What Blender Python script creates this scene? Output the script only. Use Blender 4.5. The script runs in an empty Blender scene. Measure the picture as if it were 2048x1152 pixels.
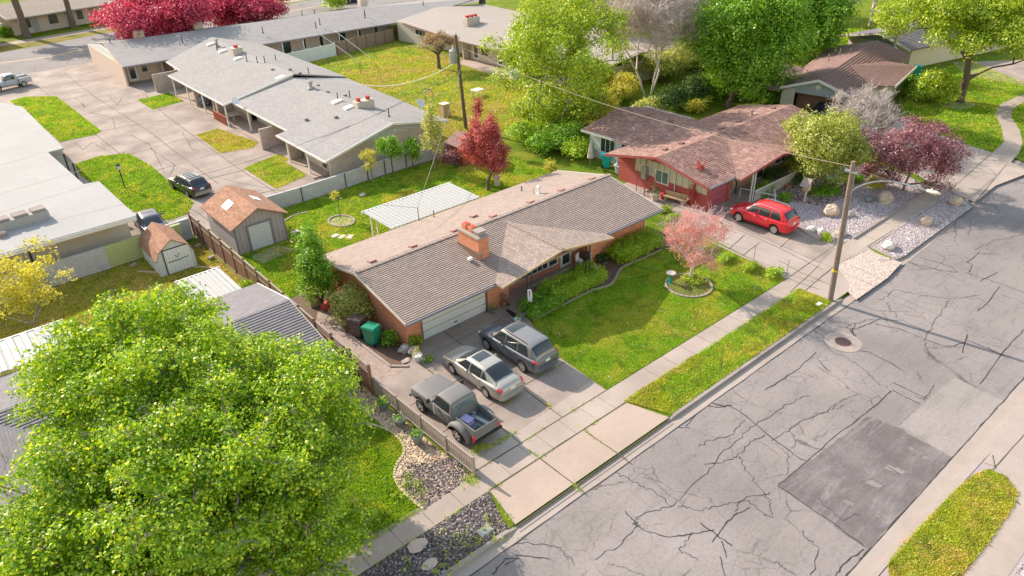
import bpy, math, random
import numpy as np
from mathutils import Matrix, Vector
R_ = math.radians
random.seed(7); rng = np.random.default_rng(7)
SC = bpy.context.scene
# ------------------------------------------------------------------ camera
FPX, PITCH, ROLL, YAW, CAMH = 1465.61, 0.535740, 0.029840, 0.694004, 23.6
def _rot():
    cy, sy = math.cos(YAW), math.sin(YAW); cp, sp = math.cos(PITCH), math.sin(PITCH)
    f = np.array([sy*cp, cy*cp, -sp]); r = np.array([cy, -sy, 0.]); d = np.cross(f, r)
    cr, sr = math.cos(ROLL), math.sin(ROLL)
    return np.array([cr*r+sr*d, -sr*r+cr*d, f])
CM = _rot()
def G(x, y, z=0.):
    """survey helper: photo point on the level z -> metres east / north"""
    d = CM.T @ np.array([(x-1024)/FPX, (y-576)/FPX, 1.]); t = (z-CAMH)/d[2]
    return float(d[0]*t), float(d[1]*t)
def PR(X, Y, Z):
    c = CM @ np.array([X, Y, Z-CAMH]); return 1024+FPX*c[0]/c[2], 576+FPX*c[1]/c[2]
def height_at(X, Y, ypx):
    zs = np.linspace(0, 30, 601); ys = [PR(X, Y, z)[1] for z in zs]
    return float(zs[int(np.argmin(np.abs(np.array(ys)-ypx)))])
cam = bpy.data.cameras.new("camera"); co = bpy.data.objects.new("camera", cam); SC.collection.objects.link(co)
cam.sensor_width = 36; cam.lens = FPX/2048*36; cam.clip_end = 2000
m3 = Matrix([list(CM[0]), list(-CM[1]), list(-CM[2])]).transposed()
co.matrix_world = Matrix.Translation((0, 0, CAMH)) @ m3.to_4x4()
SC.camera = co
# ------------------------------------------------------------------ light
SUN_EL, SUN_AZ = 30.0, 102.0          # azimuth ccw from +X of the direction TOWARDS the sun
w = bpy.data.worlds.new("World"); SC.world = w; w.use_nodes = True
nt = w.node_tree; bg = nt.nodes["Background"]
sky = nt.nodes.new("ShaderNodeTexSky"); sky.sky_type = 'NISHITA'; sky.sun_disc = False
sky.sun_elevation = R_(SUN_EL); sky.sun_rotation = R_((90-SUN_AZ) % 360)
sky.air_density = 2.0; sky.dust_density = 1.0; sky.ozone_density = 0.0
wm = nt.nodes.new("ShaderNodeMix"); wm.data_type = 'RGBA'; wm.blend_type = 'MULTIPLY'; wm.inputs[0].default_value = 1.; wm.inputs[7].default_value = (1.06, .98, .98, 1)   # warm camera balance
nt.links.new(sky.outputs[0], wm.inputs[6]); nt.links.new(wm.outputs[2], bg.inputs[0]); bg.inputs[1].default_value = 0.13
sl = bpy.data.lights.new("sun", 'SUN'); sl.energy = 3.6; sl.angle = R_(0.5); sl.color = (1.0, .88, .75)
so = bpy.data.objects.new("sun", sl); SC.collection.objects.link(so)
sd = Vector((math.cos(R_(SUN_EL))*math.cos(R_(SUN_AZ)), math.cos(R_(SUN_EL))*math.sin(R_(SUN_AZ)), math.sin(R_(SUN_EL))))
so.rotation_euler = sd.to_track_quat('Z', 'Y').to_euler(); so.location = (0, 40, 60)
SC.view_settings.view_transform = 'Standard'; SC.view_settings.look = 'None'
SC.view_settings.exposure = 1.04; SC.view_settings.gamma = 1
SC.cycles.max_bounces = 8; SC.cycles.transparent_max_bounces = 6
SC.cycles.diffuse_bounces = 5; SC.cycles.glossy_bounces = 2; SC.cycles.transmission_bounces = 4
# ------------------------------------------------------------------ materials
class NT:
    def __init__(s, name):
        s.m = bpy.data.materials.new(name); s.m.use_nodes = True; s.t = s.m.node_tree
        s.b = s.t.nodes["Principled BSDF"]; s.o = s.t.nodes["Material Output"]
    def n(s, typ, **kw):
        nd = s.t.nodes.new(typ)
        for k, v in kw.items():
            if hasattr(nd, k) and not k[0].isupper(): setattr(nd, k, v)
        return nd
    def l(s, a, b): s.t.links.new(a, b)
    def geo(s):
        if not hasattr(s, '_g'): s._g = s.n("ShaderNodeNewGeometry")
        return s._g.outputs["Position"]
    def uv(s):
        if not hasattr(s, '_u'): s._u = s.n("ShaderNodeUVMap"); s._u.uv_map = "uv"
        return s._u.outputs[0]
    def noise(s, vec, scale, detail=3, rough=.6, dist=0.):
        nd = s.n("ShaderNodeTexNoise"); s.l(vec, nd.inputs["Vector"])
        nd.inputs["Scale"].default_value = scale; nd.inputs["Detail"].default_value = detail
        nd.inputs["Roughness"].default_value = rough; nd.inputs["Distortion"].default_value = dist
        return nd.outputs["Fac"]
    def vor(s, vec, scale, feature='F1', out="Distance"):
        nd = s.n("ShaderNodeTexVoronoi"); nd.feature = feature; s.l(vec, nd.inputs["Vector"])
        nd.inputs["Scale"].default_value = scale; return nd.outputs[out]
    def ramp(s, fac, stops):
        nd = s.n("ShaderNodeValToRGB"); s.l(fac, nd.inputs[0]); e = nd.color_ramp.elements
        while len(e) < len(stops): e.new(.5)
        for i, (p, c) in enumerate(stops):
            e[i].position = p; e[i].color = (c, c, c, 1) if isinstance(c, (int, float)) else (*c, 1)
        return nd.outputs[0]
    def mix(s, fac, a, b, typ='MIX'):
        nd = s.n("ShaderNodeMix"); nd.data_type = 'RGBA'; nd.blend_type = typ
        for k, v in ((0, fac), (6, a), (7, b)):
            if isinstance(v, (int, float)): nd.inputs[k].default_value = v if k == 0 else (v, v, v, 1)
            elif isinstance(v, tuple): nd.inputs[k].default_value = (*v, 1)
            else: s.l(v, nd.inputs[k])
        return nd.outputs[2]
    def math(s, op, a, b=None, clamp=False):
        nd = s.n("ShaderNodeMath"); nd.operation = op; nd.use_clamp = clamp
        for k, v in ((0, a), (1, b)):
            if v is None: continue
            if isinstance(v, (int, float)): nd.inputs[k].default_value = v
            else: s.l(v, nd.inputs[k])
        return nd.outputs[0]
    def map(s, vec, sc=(1, 1, 1), rot=0.):
        nd = s.n("ShaderNodeMapping"); s.l(vec, nd.inputs[0]); nd.inputs["Scale"].default_value = sc
        nd.inputs["Rotation"].default_value = (0, 0, rot); return nd.outputs[0]
    def col(s, c):
        if isinstance(c, tuple): s.b.inputs["Base Color"].default_value = (*c, 1)
        else: s.l(c, s.b.inputs["Base Color"])
    def bump(s, h, strength=.3, dist=.02):
        nd = s.n("ShaderNodeBump"); nd.inputs["Strength"].default_value = strength
        nd.inputs["Distance"].default_value = dist; s.l(h, nd.inputs["Height"]); s.l(nd.outputs[0], s.b.inputs["Normal"])
    def rough(s, v): s.b.inputs["Roughness"].default_value = v
    def spec(s, v): s.b.inputs["Specular IOR Level"].default_value = v
    def metal(s, v): s.b.inputs["Metallic"].default_value = v
M = {}
def plain(name, c, rough=.6, var=.12, scale=6., metal=0., spec=.35, bump=0.):
    t = NT(name); f = t.noise(t.geo(), scale, 4)
    t.col(t.mix(f, tuple(x*(1-var) for x in c), tuple(min(1, x*(1+var)) for x in c)))
    t.rough(rough); t.metal(metal); t.spec(spec)
    if bump: t.bump(t.noise(t.geo(), scale*8, 3), bump, .01)
    M[name] = t.m; return t.m
def concrete(name, c, dirt=.25, sc=1.):
    t = NT(name); g = t.geo()
    a = t.noise(g, .35*sc, 5, .6); b = t.noise(g, 6*sc, 4, .7); d = t.noise(g, 60, 2)
    base = t.mix(t.ramp(a, [(.35, 0.), (.7, 1.)]), tuple(x*(1-dirt) for x in c), c)
    base = t.mix(t.math('MULTIPLY', t.ramp(b, [(.5, 0.), (.75, 1.)]), .35), base, tuple(x*.62 for x in c))
    base = t.mix(.22, base, t.ramp(d, [(.3, .55), (.7, 1.)]), 'MULTIPLY')
    t.col(base); t.rough(.9); t.spec(.2); t.bump(d, .25, .006); M[name] = t.m
concrete("concrete", (.49, .405, .35)); concrete("concrete_pale", (.46, .385, .34), .2); concrete("concrete_pink", (.49, .385, .32), .15)
concrete("concrete_old", (.46, .375, .325), .42); concrete("kerb_concrete", (.42, .36, .33), .35)
def asphalt(name, c, crack=True, patchy=.3, worn=False):
    t = NT(name); g = t.geo()
    a = t.noise(g, .13, 5, .62); b = t.noise(t.map(g, (.5, 3, 1), .2), .5, 5, .7); d = t.noise(g, 45, 3, .8); v = t.vor(g, 90)
    base = t.mix(t.ramp(a, [(.3, 0.), (.72, 1.)]), tuple(x*(1-patchy) for x in c), tuple(x*1.12 for x in c))
    base = t.mix(t.math('MULTIPLY', t.ramp(b, [(.52, 0.), (.7, 1.)]), .5), base, tuple(x*.6 for x in c))
    base = t.mix(.55, base, t.ramp(d, [(.3, .35), (.5, .85), (.72, 1.25)]), 'MULTIPLY')
    if worn:
        base = t.mix(t.math('MULTIPLY', t.ramp(t.noise(t.map(g, (.35, 2.2, 1)), 1.1, 6, .75, .6), [(.50, 0.), (.66, 1.)]), .45), base, tuple(x*1.5 for x in c))
        base = t.mix(t.math('MULTIPLY', t.ramp(t.noise(g, .55, 5, .7), [(.42, 0.), (.6, 1.)]), .6), base, tuple(x*.5 for x in c))
    base = t.mix(.5, base, t.ramp(t.noise(g, 7, 5, .75), [(.32, .62), (.5, .95), (.7, 1.12)]), 'MULTIPLY')
    base = t.mix(t.math('MULTIPLY', t.ramp(t.noise(t.map(g, (1, 1, 1)), .9, 4, .7, 1.2), [(.60, 0.), (.72, 1.)]), .45), base, tuple(x*.45 for x in c))
    if crack:
        wv = t.n("ShaderNodeVectorMath"); wv.operation = 'ADD'
        ns = t.n("ShaderNodeTexNoise"); ns.inputs["Scale"].default_value = 1.1; ns.inputs["Detail"].default_value = 6; ns.inputs["Roughness"].default_value = .65; t.l(g, ns.inputs["Vector"])
        sc = t.n("ShaderNodeVectorMath"); sc.operation = 'SCALE'; sc.inputs["Scale"].default_value = .9; t.l(ns.outputs["Color"], sc.inputs[0])
        t.l(g, wv.inputs[0]); t.l(sc.outputs[0], wv.inputs[1])
        e = t.vor(t.map(wv.outputs[0], (.26, .22, 0)), 1., 'DISTANCE_TO_EDGE')
        k = t.ramp(e, [(.0, 1.), (.004, .7), (.0085, 0.)])
        e2 = t.vor(t.map(wv.outputs[0], (.8, .7, 0)), 1., 'DISTANCE_TO_EDGE'); k2 = t.ramp(e2, [(.0, .8), (.007, .5), (.013, 0.)]); m2 = t.ramp(t.noise(g, .35, 3), [(.44, 0.), (.52, 1.)])
        base = t.mix(t.math('MULTIPLY', t.math('MULTIPLY', k2, m2), .8), base, (.10, .085, .08))
        msk = t.ramp(t.noise(g, .22, 2), [(.47, 0.), (.55, 1.)])
        base = t.mix(t.math('MULTIPLY', t.math('MULTIPLY', k, msk), .75), base, (.07, .06, .055))
    t.col(base); t.rough(.92); t.spec(.2); t.bump(v, .35, .008); M[name] = t.m
asphalt("asphalt", (.335, .295, .285)); asphalt("asphalt_patch", (.36, .32, .305), False, .15)
asphalt("asphalt_mid", (.31, .275, .27), False, .3); asphalt("asphalt_dark", (.26, .23, .23), False, .6, True); asphalt("asphalt_back", (.30, .275, .265), True, .2)
plain("tar_seal", (.055, .052, .055), .75, .2)
plain("joint_dirt", (.10, .085, .05), .95, .4, 9.)
def grass(name, c1, c2, c3, dry=.45):
    t = NT(name); g = t.geo()
    a = t.noise(g, .45, 4, .6); b = t.noise(g, 7, 4, .75); d = t.noise(g, 30, 3, .8)
    base = t.mix(t.ramp(b, [(.3, 0.), (.7, 1.)]), c1, c2)
    base = t.mix(t.math('MULTIPLY', t.ramp(a, [(1-dry-.12, 0.), (1-dry+.12, 1.)]), .75), base, c3)
    base = t.mix(.6, base, t.ramp(d, [(.25, .45), (.7, 1.15)]), 'MULTIPLY')
    t.col(base); t.rough(.95); t.spec(.1); t.bump(t.noise(g, 22, 4, .8), .9, .06); M[name] = t.m
grass("grass", (.045, .13, .005), (.13, .25, .010), (.26, .27, .03))
grass("grass_far", (.08, .16, .010), (.18, .27, .016), (.30, .28, .04))
grass("grass_dry", (.09, .12, .012), (.20, .21, .025), (.36, .27, .08), .55)
grass("grass_rich", (.04, .11, .006), (.10, .22, .012), (.18, .24, .02), .35)
def leafm(name, c1, c2, trans=.35, c3=None, patch=None, ps=.5):
    t = NT(name); gi = t.n("ShaderNodeNewGeometry")
    r = gi.outputs["Random Per Island"]
    stops = [(0., c1), (1., c2)] if c3 is None else [(0., c1), (.6, c2), (1., c3)]
    c = t.ramp(r, stops)
    c = t.mix(t.ramp(t.noise(t.geo(), .8, 2), [(.35, 0.), (.65, .35)]), c, tuple(x*1.25 for x in c2))
    if patch: c = t.mix(t.math('MULTIPLY', t.ramp(t.noise(t.geo(), ps, 5, .7, .5), [(.47, 0.), (.60, 1.)]), .8), c, patch); c = t.mix(t.math('MULTIPLY', t.ramp(t.noise(t.geo(), ps*2.3, 4, .7, .8), [(.5, 0.), (.66, 1.)]), .6), c, tuple(x*.45 for x in c1[:2])+(.004,))
    df = t.n("ShaderNodeBsdfDiffuse"); tr = t.n("ShaderNodeBsdfTranslucent"); gl = t.n("ShaderNodeBsdfGlossy"); gl.inputs["Roughness"].default_value = .45
    t.l(c, df.inputs[0]); t.l(t.mix(1., c, (1.25, 1.2, .75), 'MULTIPLY'), tr.inputs[0]); gl.inputs[0].default_value = (1, 1, 1, 1)
    m1 = t.n("ShaderNodeMixShader"); m1.inputs[0].default_value = trans; t.l(df.outputs[0], m1.inputs[1]); t.l(tr.outputs[0], m1.inputs[2])
    m2 = t.n("ShaderNodeMixShader"); m2.inputs[0].default_value = .04; t.l(m1.outputs[0], m2.inputs[1]); t.l(gl.outputs[0], m2.inputs[2])
    t.l(m2.outputs[0], t.o.inputs[0]); M[name] = t.m
leafm("leaf_maple", (.06, .20, .003), (.30, .49, .008), .34, (.82, .82, .05))
leafm("leaf_lime", (.08, .19, .004), (.34, .47, .014), .34, (.72, .74, .07))
leafm("leaf_green", (.03, .14, .004), (.18, .40, .010), .33, (.48, .62, .04))
leafm("leaf_dark", (.04, .10, .02), (.10, .17, .03), .3)
leafm("leaf_hedge", (.13, .28, .006), (.36, .54, .016), .40, (.68, .74, .06))
leafm("leaf_yellow", (.42, .42, .04), (.62, .56, .08), .45)
leafm("leaf_cream", (.16, .24, .03), (.46, .48, .10), .38, (.86, .80, .38))
leafm("leaf_red", (.15, .005, .03), (.52, .03, .11), .38, (.84, .22, .34))
leafm("leaf_plum", (.14, .015, .02), (.50, .08, .09), .36, (.84, .34, .32))
leafm("leaf_purple", (.08, .02, .04), (.32, .12, .17), .34, (.74, .46, .50))
leafm("leaf_pink", (.60, .13, .15), (.78, .28, .28), .35, (.88, .52, .50))
leafm("leaf_brown", (.20, .13, .07), (.36, .24, .14), .35, (.52, .40, .25))
leafm("leaf_pale", (.10, .17, .02), (.38, .43, .05), .38, (.74, .72, .26))
leafm("blossom", (.5, .42, .40), (.72, .62, .58), .3)
leafm("blade", (.10, .28, .003), (.34, .55, .008), .40, (.74, .78, .05), (.66, .62, .07), .45)
leafm("blade_dry", (.26, .35, .010), (.54, .54, .025), .40, (.84, .72, .14), (.74, .52, .18), .6)
def bark(name, c):
    t = NT(name); n = t.noise(t.map(t.geo(), (6, 6, 1.3)), 3, 5, .7)
    t.col(t.ramp(n, [(.3, tuple(x*.45 for x in c)), (.7, c)])); t.rough(.95); t.bump(n, .8, .03); M[name] = t.m
bark("bark", (.20, .15, .12)); bark("bark_grey", (.38, .32, .29)); bark("bark_white", (.80, .70, .66)); plain("twig_pink", (.66, .43, .42), .9); bark("bark_pole", (.33, .25, .21))
def shingle(name, c, var=.22, stain=.15, row=.14, mort=.006, worn=False):
    t = NT(name); u = t.uv()
    br = t.n("ShaderNodeTexBrick"); t.l(u, br.inputs["Vector"]); br.inputs["Scale"].default_value = 1
    br.inputs["Brick Width"].default_value = .32; br.inputs["Row Height"].default_value = row
    br.inputs["Mortar Size"].default_value = mort; br.inputs["Mortar Smooth"].default_value = .2
    br.inputs["Color1"].default_value = (*[x*(1-var) for x in c], 1); br.inputs["Color2"].default_value = (*[x*(1+var*.6) for x in c], 1)
    br.inputs["Mortar"].default_value = (*[x*.5 for x in c], 1)
    base = t.mix(t.math('MULTIPLY', t.ramp(t.noise(t.geo(), .5, 4), [(.4, 0.), (.7, 1.)]), stain*2), br.outputs[0], tuple(x*.7 for x in c))
    if worn: base = t.mix(t.math('MULTIPLY', t.ramp(t.noise(t.uv(), 1.6, 5, .75, .8), [(.50, 0.), (.60, 1.)]), .6), base, tuple(min(1, x*1.55+.03) for x in c))
    d = t.noise(t.geo(), 55, 2, .8)
    base = t.mix(.4, base, t.ramp(d, [(.3, .6), (.7, 1.2)]), 'MULTIPLY')
    t.col(base); t.rough(.95); t.spec(.15); t.bump(t.math('ADD', br.outputs["Fac"], d), -.4, .012); M[name] = t.m
shingle("shingle_brown", (.38, .30, .262), .14, .10); shingle("shingle_porch", (.38, .30, .262), .2, .08, .19, .013); shingle("shingle_red", (.33, .195, .165), .34, .3, worn=True); shingle("shingle_grey", (.36, .34, .335), .12)
shingle("shingle_tan", (.42, .36, .31), .1); shingle("shingle_dark", (.21, .19, .20), .15); shingle("shingle_rust", (.40, .22, .15), .25); shingle("shingle_charcoal", (.25, .235, .25), .14)
plain("vent_pink", (.40, .22, .20), .8); plain("shingle_butt_shade", (.05, .035, .03), .95, .2)  # near-black butt ends paint in the shade lines between shingle courses
shingle("shingle_wine", (.30, .19, .17), .2)
def brick(name, c, c2, mort, rw=.22, rh=.075):
    t = NT(name); br = t.n("ShaderNodeTexBrick"); t.l(t.uv(), br.inputs["Vector"]); br.inputs["Scale"].default_value = 1
    br.inputs["Brick Width"].default_value = rw; br.inputs["Row Height"].default_value = rh
    br.inputs["Mortar Size"].default_value = .006; br.inputs["Color1"].default_value = (*c, 1); br.inputs["Color2"].default_value = (*c2, 1)
    br.inputs["Mortar"].default_value = (*mort, 1); d = t.noise(t.geo(), 2.5, 4)
    t.col(t.mix(.35, br.outputs[0], t.ramp(d, [(.3, .65), (.7, 1.15)]), 'MULTIPLY')); t.rough(.9); t.spec(.2); t.bump(br.outputs["Fac"], -.4, .008); M[name] = t.m
brick("brick_orange", (.60, .19, .095), (.68, .28, .16), (.50, .34, .26)); brick("brick_tan", (.40, .25, .15), (.50, .33, .20), (.5, .42, .34))
brick("block_wall", (.50, .49, .51), (.56, .55, .57), (.36, .34, .34), .4, .2); brick("block_beige", (.55, .48, .41), (.60, .53, .46), (.47, .41, .35), .4, .2)
brick("block_pink", (.50, .39, .34), (.56, .44, .38), (.38, .29, .26), .4, .2); brick("paver", (.36, .27, .23), (.46, .37, .32), (.30, .22, .18), .22, .11)
def siding(name, c, step=.2, vertical=False):
    t = NT(name); sp = t.n("ShaderNodeSeparateXYZ"); t.l(t.uv(), sp.inputs[0])
    f = t.math('FRACT', t.math('MULTIPLY', sp.outputs[0 if vertical else 1], 1/step))
    k = t.ramp(f, [(0., 0.), (.06, 0.), (.12, 1.)])
    cc = t.mix(t.noise(t.geo(), 3, 4), tuple(x*.88 for x in c), tuple(min(1, x*1.08) for x in c))
    t.col(t.mix(k, tuple(x*.45 for x in c), cc)); t.rough(.75); t.bump(k, .5, .01); M[name] = t.m
siding("siding_red", (.42, .085, .075), .25); siding("siding_mauve", (.40, .35, .37), .3, True); siding("siding_white", (.62, .64, .66), .18)
siding("siding_cream", (.60, .56, .42), .6, True); siding("siding_greyblue", (.34, .37, .40), .25, True); siding("garage_door_red", (.40, .09, .13), .5)
siding("garage_door_white", (.72, .70, .68), .53); siding("roll_door_white", (.60, .62, .65), .08); siding("metal_white", (.44, .44, .43), .32, True); siding("metal_roof", (.66, .64, .62), .22, True)
siding("fence_brown", (.24, .13, .085), .12, True); siding("fence_plank", (.30, .21, .16), .14, True); siding("vinyl_fence", (.74, .76, .80), .2, True); siding("block_green", (.50, .53, .24), .2)
plain("white_paint", (.74, .72, .70), .5, .06); plain("cream_paint", (.62, .56, .46), .6, .08); plain("dark_metal", (.035, .035, .038), .45, .2, spec=.5); plain("grey_metal", (.36, .38, .40), .4, .1, metal=.5)
plain("gutter_grey", (.22, .21, .24), .45, .1); plain("fascia_brown", (.20, .13, .10), .6); plain("fascia_red", (.33, .08, .085), .6); plain("stucco_beige", (.56, .48, .41), .9, .1, 3., bump=.3)
plain("stucco_pink", (.55, .44, .38), .9, .1, 3., bump=.3); concrete("membrane_white", (.44, .425, .418), .13, .5); plain("membrane_tan", (.34, .295, .265), .9, .1, .4)
plain("clay_red", (.50, .07, .05), .6); plain("wood_grey", (.33, .27, .24), .85, .3, 14.); plain("wood_brown", (.22, .12, .08), .8, .3, 12.); plain("wood_red", (.33, .09, .05), .75, .25, 12.); plain("wood_tan", (.50, .36, .22), .8, .25, 10.)
plain("plastic_green", (.02, .27, .17), .45, .12, 3.); plain("plastic_brown", (.12, .085, .08), .5, .2, 4.); plain("plastic_teal", (.02, .42, .40), .4); plain("plastic_grey", (.17, .19, .21), .5, .15, 4.); plain("lavender_tarp", (.42, .38, .62), .7, .1, 3.)
plain("soil", (.16, .10, .075), .95, .35, 5., bump=.8); plain("mulch_red", (.20, .085, .075), .95, .4, 9., bump=.9); plain("rock_tan", (.52, .40, .31), .9, .25, 3., bump=.7); plain("rock_grey", (.42, .38, .36), .9, .3, 3., bump=.7)
plain("iron_rust", (.22, .10, .09), .7, .3, 12.); plain("red_leaf_stem", (.45, .05, .06), .6); plain("bark_mulch", (.33, .22, .17), .95, .4, 12., bump=.9); plain("straw", (.62, .50, .33), .95, .35, 8., bump=.9)
plain("rubber", (.022, .022, .024), .8, .15); plain("alloy", (.52, .52, .53), .3, .05, metal=.7); plain("chrome", (.70, .70, .70), .18, .03, metal=1.); plain("black_trim", (.03, .03, .032), .55, .1)
plain("lamp_red", (.62, .02, .035), .25, .05, spec=.7); plain("lamp_clear", (.72, .74, .76), .15, .05, spec=.8); plain("plate_white", (.75, .75, .75), .4, .04); plain("yellow_paint", (.70, .47, .03), .6, .1); plain("yellow_line", (.62, .45, .16), .8, .25, 6.)
plain("ceramic_white", (.72, .73, .76), .35, .06); plain("terracotta", (.45, .20, .11), .8); plain("brown_curtain", (.45, .38, .30), .9); plain("blue_tarp", (.25, .42, .62), .6, .3, 4.)
plain("gravel_white", (.40, .33, .335), .95, .3, 30., bump=.9); plain("lava_rock", (.12, .10, .10), .95, .4, 20., bump=.6); plain("stone_pink", (.52, .42, .36), .95, .3, 20., bump=.5); plain("stone_pale", (.68, .60, .56), .95, .2, 20., bump=.5)
def glass(name, c=(.03, .045, .05), rough=.08):
    t = NT(name); t.col(t.mix(t.noise(t.geo(), 1.3, 3), tuple(x*.6 for x in c), tuple(x*1.6 for x in c))); t.rough(rough); t.spec(.8); M[name] = t.m
glass("glass"); glass("glass_pale", (.12, .16, .17), .12); glass("car_glass", (.025, .032, .036), .06)
def paint(name, c, metal=.35, rough=.32, coat=.6):
    t = NT(name); t.col(t.mix(t.noise(t.geo(), 2.2, 3), tuple(x*.93 for x in c), tuple(x*1.05 for x in c))); t.metal(metal); t.rough(rough)
    t.b.inputs["Coat Weight"].default_value = coat; t.b.inputs["Coat Roughness"].default_value = .08; M[name] = t.m
paint("paint_silver", (.40, .385, .35)); paint("paint_slate", (.13, .14, .165)); paint("paint_roof", (.24, .23, .23)); paint("paint_greige", (.30, .28, .27)); paint("paint_red", (.62, .012, .025), .1); paint("paint_black", (.04, .045, .055))  # lighter SUV roof tone puts the sun's reflection into the slate paint
paint("paint_matte", (.17, .165, .165), 0., .7, 0.); paint("paint_white", (.42, .44, .50), .1); paint("paint_navy", (.03, .04, .10)); paint("paint_taupe", (.36, .33, .28))
# ------------------------------------------------------------------ mesh collecting
WM = {}
CR = lambda a, b: (a[1]*b[2]-a[2]*b[1], a[2]*b[0]-a[0]*b[2], a[0]*b[1]-a[1]*b[0])
class MB:
    def __init__(s): s.v = []; s.f = []
    def add(s, vs, fs):
        o = len(s.v); s.v += [tuple(map(float, v)) for v in vs]; s.f += [tuple(i+o for i in f) for f in fs]; return s
    def quad(s, a, b, c, d): return s.add([a, b, c, d], [(0, 1, 2, 3)])
    def box(s, x0, x1, y0, y1, z0, z1, rz=0., piv=None):
        vs = [(x, y, z) for z in (z0, z1) for x, y in ((x0, y0), (x1, y0), (x1, y1), (x0, y1))]
        if rz:
            cx, cy = piv or ((x0+x1)/2, (y0+y1)/2); c, n = math.cos(rz), math.sin(rz)
            vs = [(cx+(x-cx)*c-(y-cy)*n, cy+(x-cx)*n+(y-cy)*c, z) for x, y, z in vs]
        return s.add(vs, [(3, 2, 1, 0), (4, 5, 6, 7), (0, 1, 5, 4), (1, 2, 6, 5), (2, 3, 7, 6), (3, 0, 4, 7)])
    def prism(s, poly, z0, z1):
        if sum(poly[i][0]*poly[(i+1) % len(poly)][1]-poly[(i+1) % len(poly)][0]*poly[i][1] for i in range(len(poly))) < 0: poly = poly[::-1]
        n = len(poly); za = z0 if hasattr(z0, '__len__') else [z0]*n; zb = z1 if hasattr(z1, '__len__') else [z1]*n
        vs = [(p[0], p[1], za[i]) for i, p in enumerate(poly)]+[(p[0], p[1], zb[i]) for i, p in enumerate(poly)]
        return s.add(vs, [tuple(range(n))[::-1], tuple(range(n, 2*n))]+[(i, (i+1) % n, n+(i+1) % n, n+i) for i in range(n)])
    def sheet(s, poly, z):
        if sum(poly[i][0]*poly[(i+1) % len(poly)][1]-poly[(i+1) % len(poly)][0]*poly[i][1] for i in range(len(poly))) < 0: poly = poly[::-1]
        return s.add([(p[0], p[1], z) for p in poly], [tuple(range(len(poly)))])
    def slab(s, pts, th):
        """planar 3-D polygon extruded straight down by th"""
        n = len(pts); a = sum(pts[i][0]*pts[(i+1) % n][1]-pts[(i+1) % n][0]*pts[i][1] for i in range(n))
        if a < 0: pts = pts[::-1]
        vs = [(p[0], p[1], p[2]-th) for p in pts]+[tuple(p) for p in pts]
        return s.add(vs, [tuple(range(n))[::-1], tuple(range(n, 2*n))]+[(i, (i+1) % n, n+(i+1) % n, n+i) for i in range(n)])
    def tube(s, path, rad, n=8, cap=True):
        path = [Vector(p) for p in path]; rad = rad if hasattr(rad, '__len__') else [rad]*len(path); vs = []; fs = []
        for i, p in enumerate(path):
            d = (path[min(i+1, len(path)-1)]-path[max(i-1, 0)]).normalized()
            u = d.cross(Vector((0, 0, 1)) if abs(d.z) < .9 else Vector((1, 0, 0))).normalized(); v = d.cross(u)
            for k in range(n):
                a = 2*math.pi*k/n; q = p+(u*math.cos(a)+v*math.sin(a))*rad[i]; vs.append(tuple(q))
        for i in range(len(path)-1):
            for k in range(n): fs.append((i*n+k, (i+1)*n+k, (i+1)*n+(k+1) % n, i*n+(k+1) % n))
        if cap: fs += [tuple(range(n)), tuple(range(len(vs)-n, len(vs)))[::-1]]
        return s.add(vs, fs)
    def lathe(s, prof, n=16, c=(0, 0, 0), axis='z', cap=True):
        vs = []; fs = []
        for r, h in prof:
            for k in range(n):
                a = 2*math.pi*k/n; x, y = r*math.cos(a), r*math.sin(a)
                q = (x, y, h) if axis == 'z' else ((x, h, -y) if axis == 'y' else (h, x, y)); vs.append((q[0]+c[0], q[1]+c[1], q[2]+c[2]))
        for i in range(len(prof)-1):
            for k in range(n): fs.append((i*n+k, i*n+(k+1) % n, (i+1)*n+(k+1) % n, (i+1)*n+k))
        if cap: fs += [tuple(range(n))[::-1], tuple(range(len(vs)-n, len(vs)))]
        return s.add(vs, fs)
    def strip(s, pts, w, z):
        """flat ribbon along a polyline"""
        p = [Vector((a[0], a[1])) for a in pts]; L = []; Rr = []
        ws = w if hasattr(w, '__len__') else [w]*len(p)
        for i in range(len(p)):
            d = (p[min(i+1, len(p)-1)]-p[max(i-1, 0)]).normalized(); nn = Vector((-d.y, d.x))*ws[i]/2
            L.append(p[i]+nn); Rr.append(p[i]-nn)
        vs = [(q.x, q.y, z) for q in L]+[(q.x, q.y, z) for q in Rr]; n = len(p)
        return s.add(vs, [(n+i, n+i+1, i+1, i) for i in range(n-1)])
    def blob(s, c, r, sub=1, jit=.25, seed=0):
        rr = random.Random(seed); n, mth = (6, 4) if sub == 1 else (9, 6); vs = [(c[0], c[1], c[2]-r[2])]
        for i in range(1, mth):
            ph = -math.pi/2+math.pi*i/mth
            for k in range(n):
                a = 2*math.pi*(k+.5*(i % 2))/n; q = 1+rr.uniform(-jit, jit)
                vs.append((c[0]+r[0]*math.cos(ph)*math.cos(a)*q, c[1]+r[1]*math.cos(ph)*math.sin(a)*q, c[2]+r[2]*math.sin(ph)*q))
        vs.append((c[0], c[1], c[2]+r[2])); fs = [(0, 1+(k+1) % n, 1+k) for k in range(n)]
        for i in range(mth-2):
            for k in range(n): a = 1+i*n; fs.append((a+k, a+(k+1) % n, a+n+(k+1) % n, a+n+k))
        a = 1+(mth-2)*n; fs += [(a+k, a+(k+1) % n, len(vs)-1) for k in range(n)]
        return s.add(vs, fs)
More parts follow.
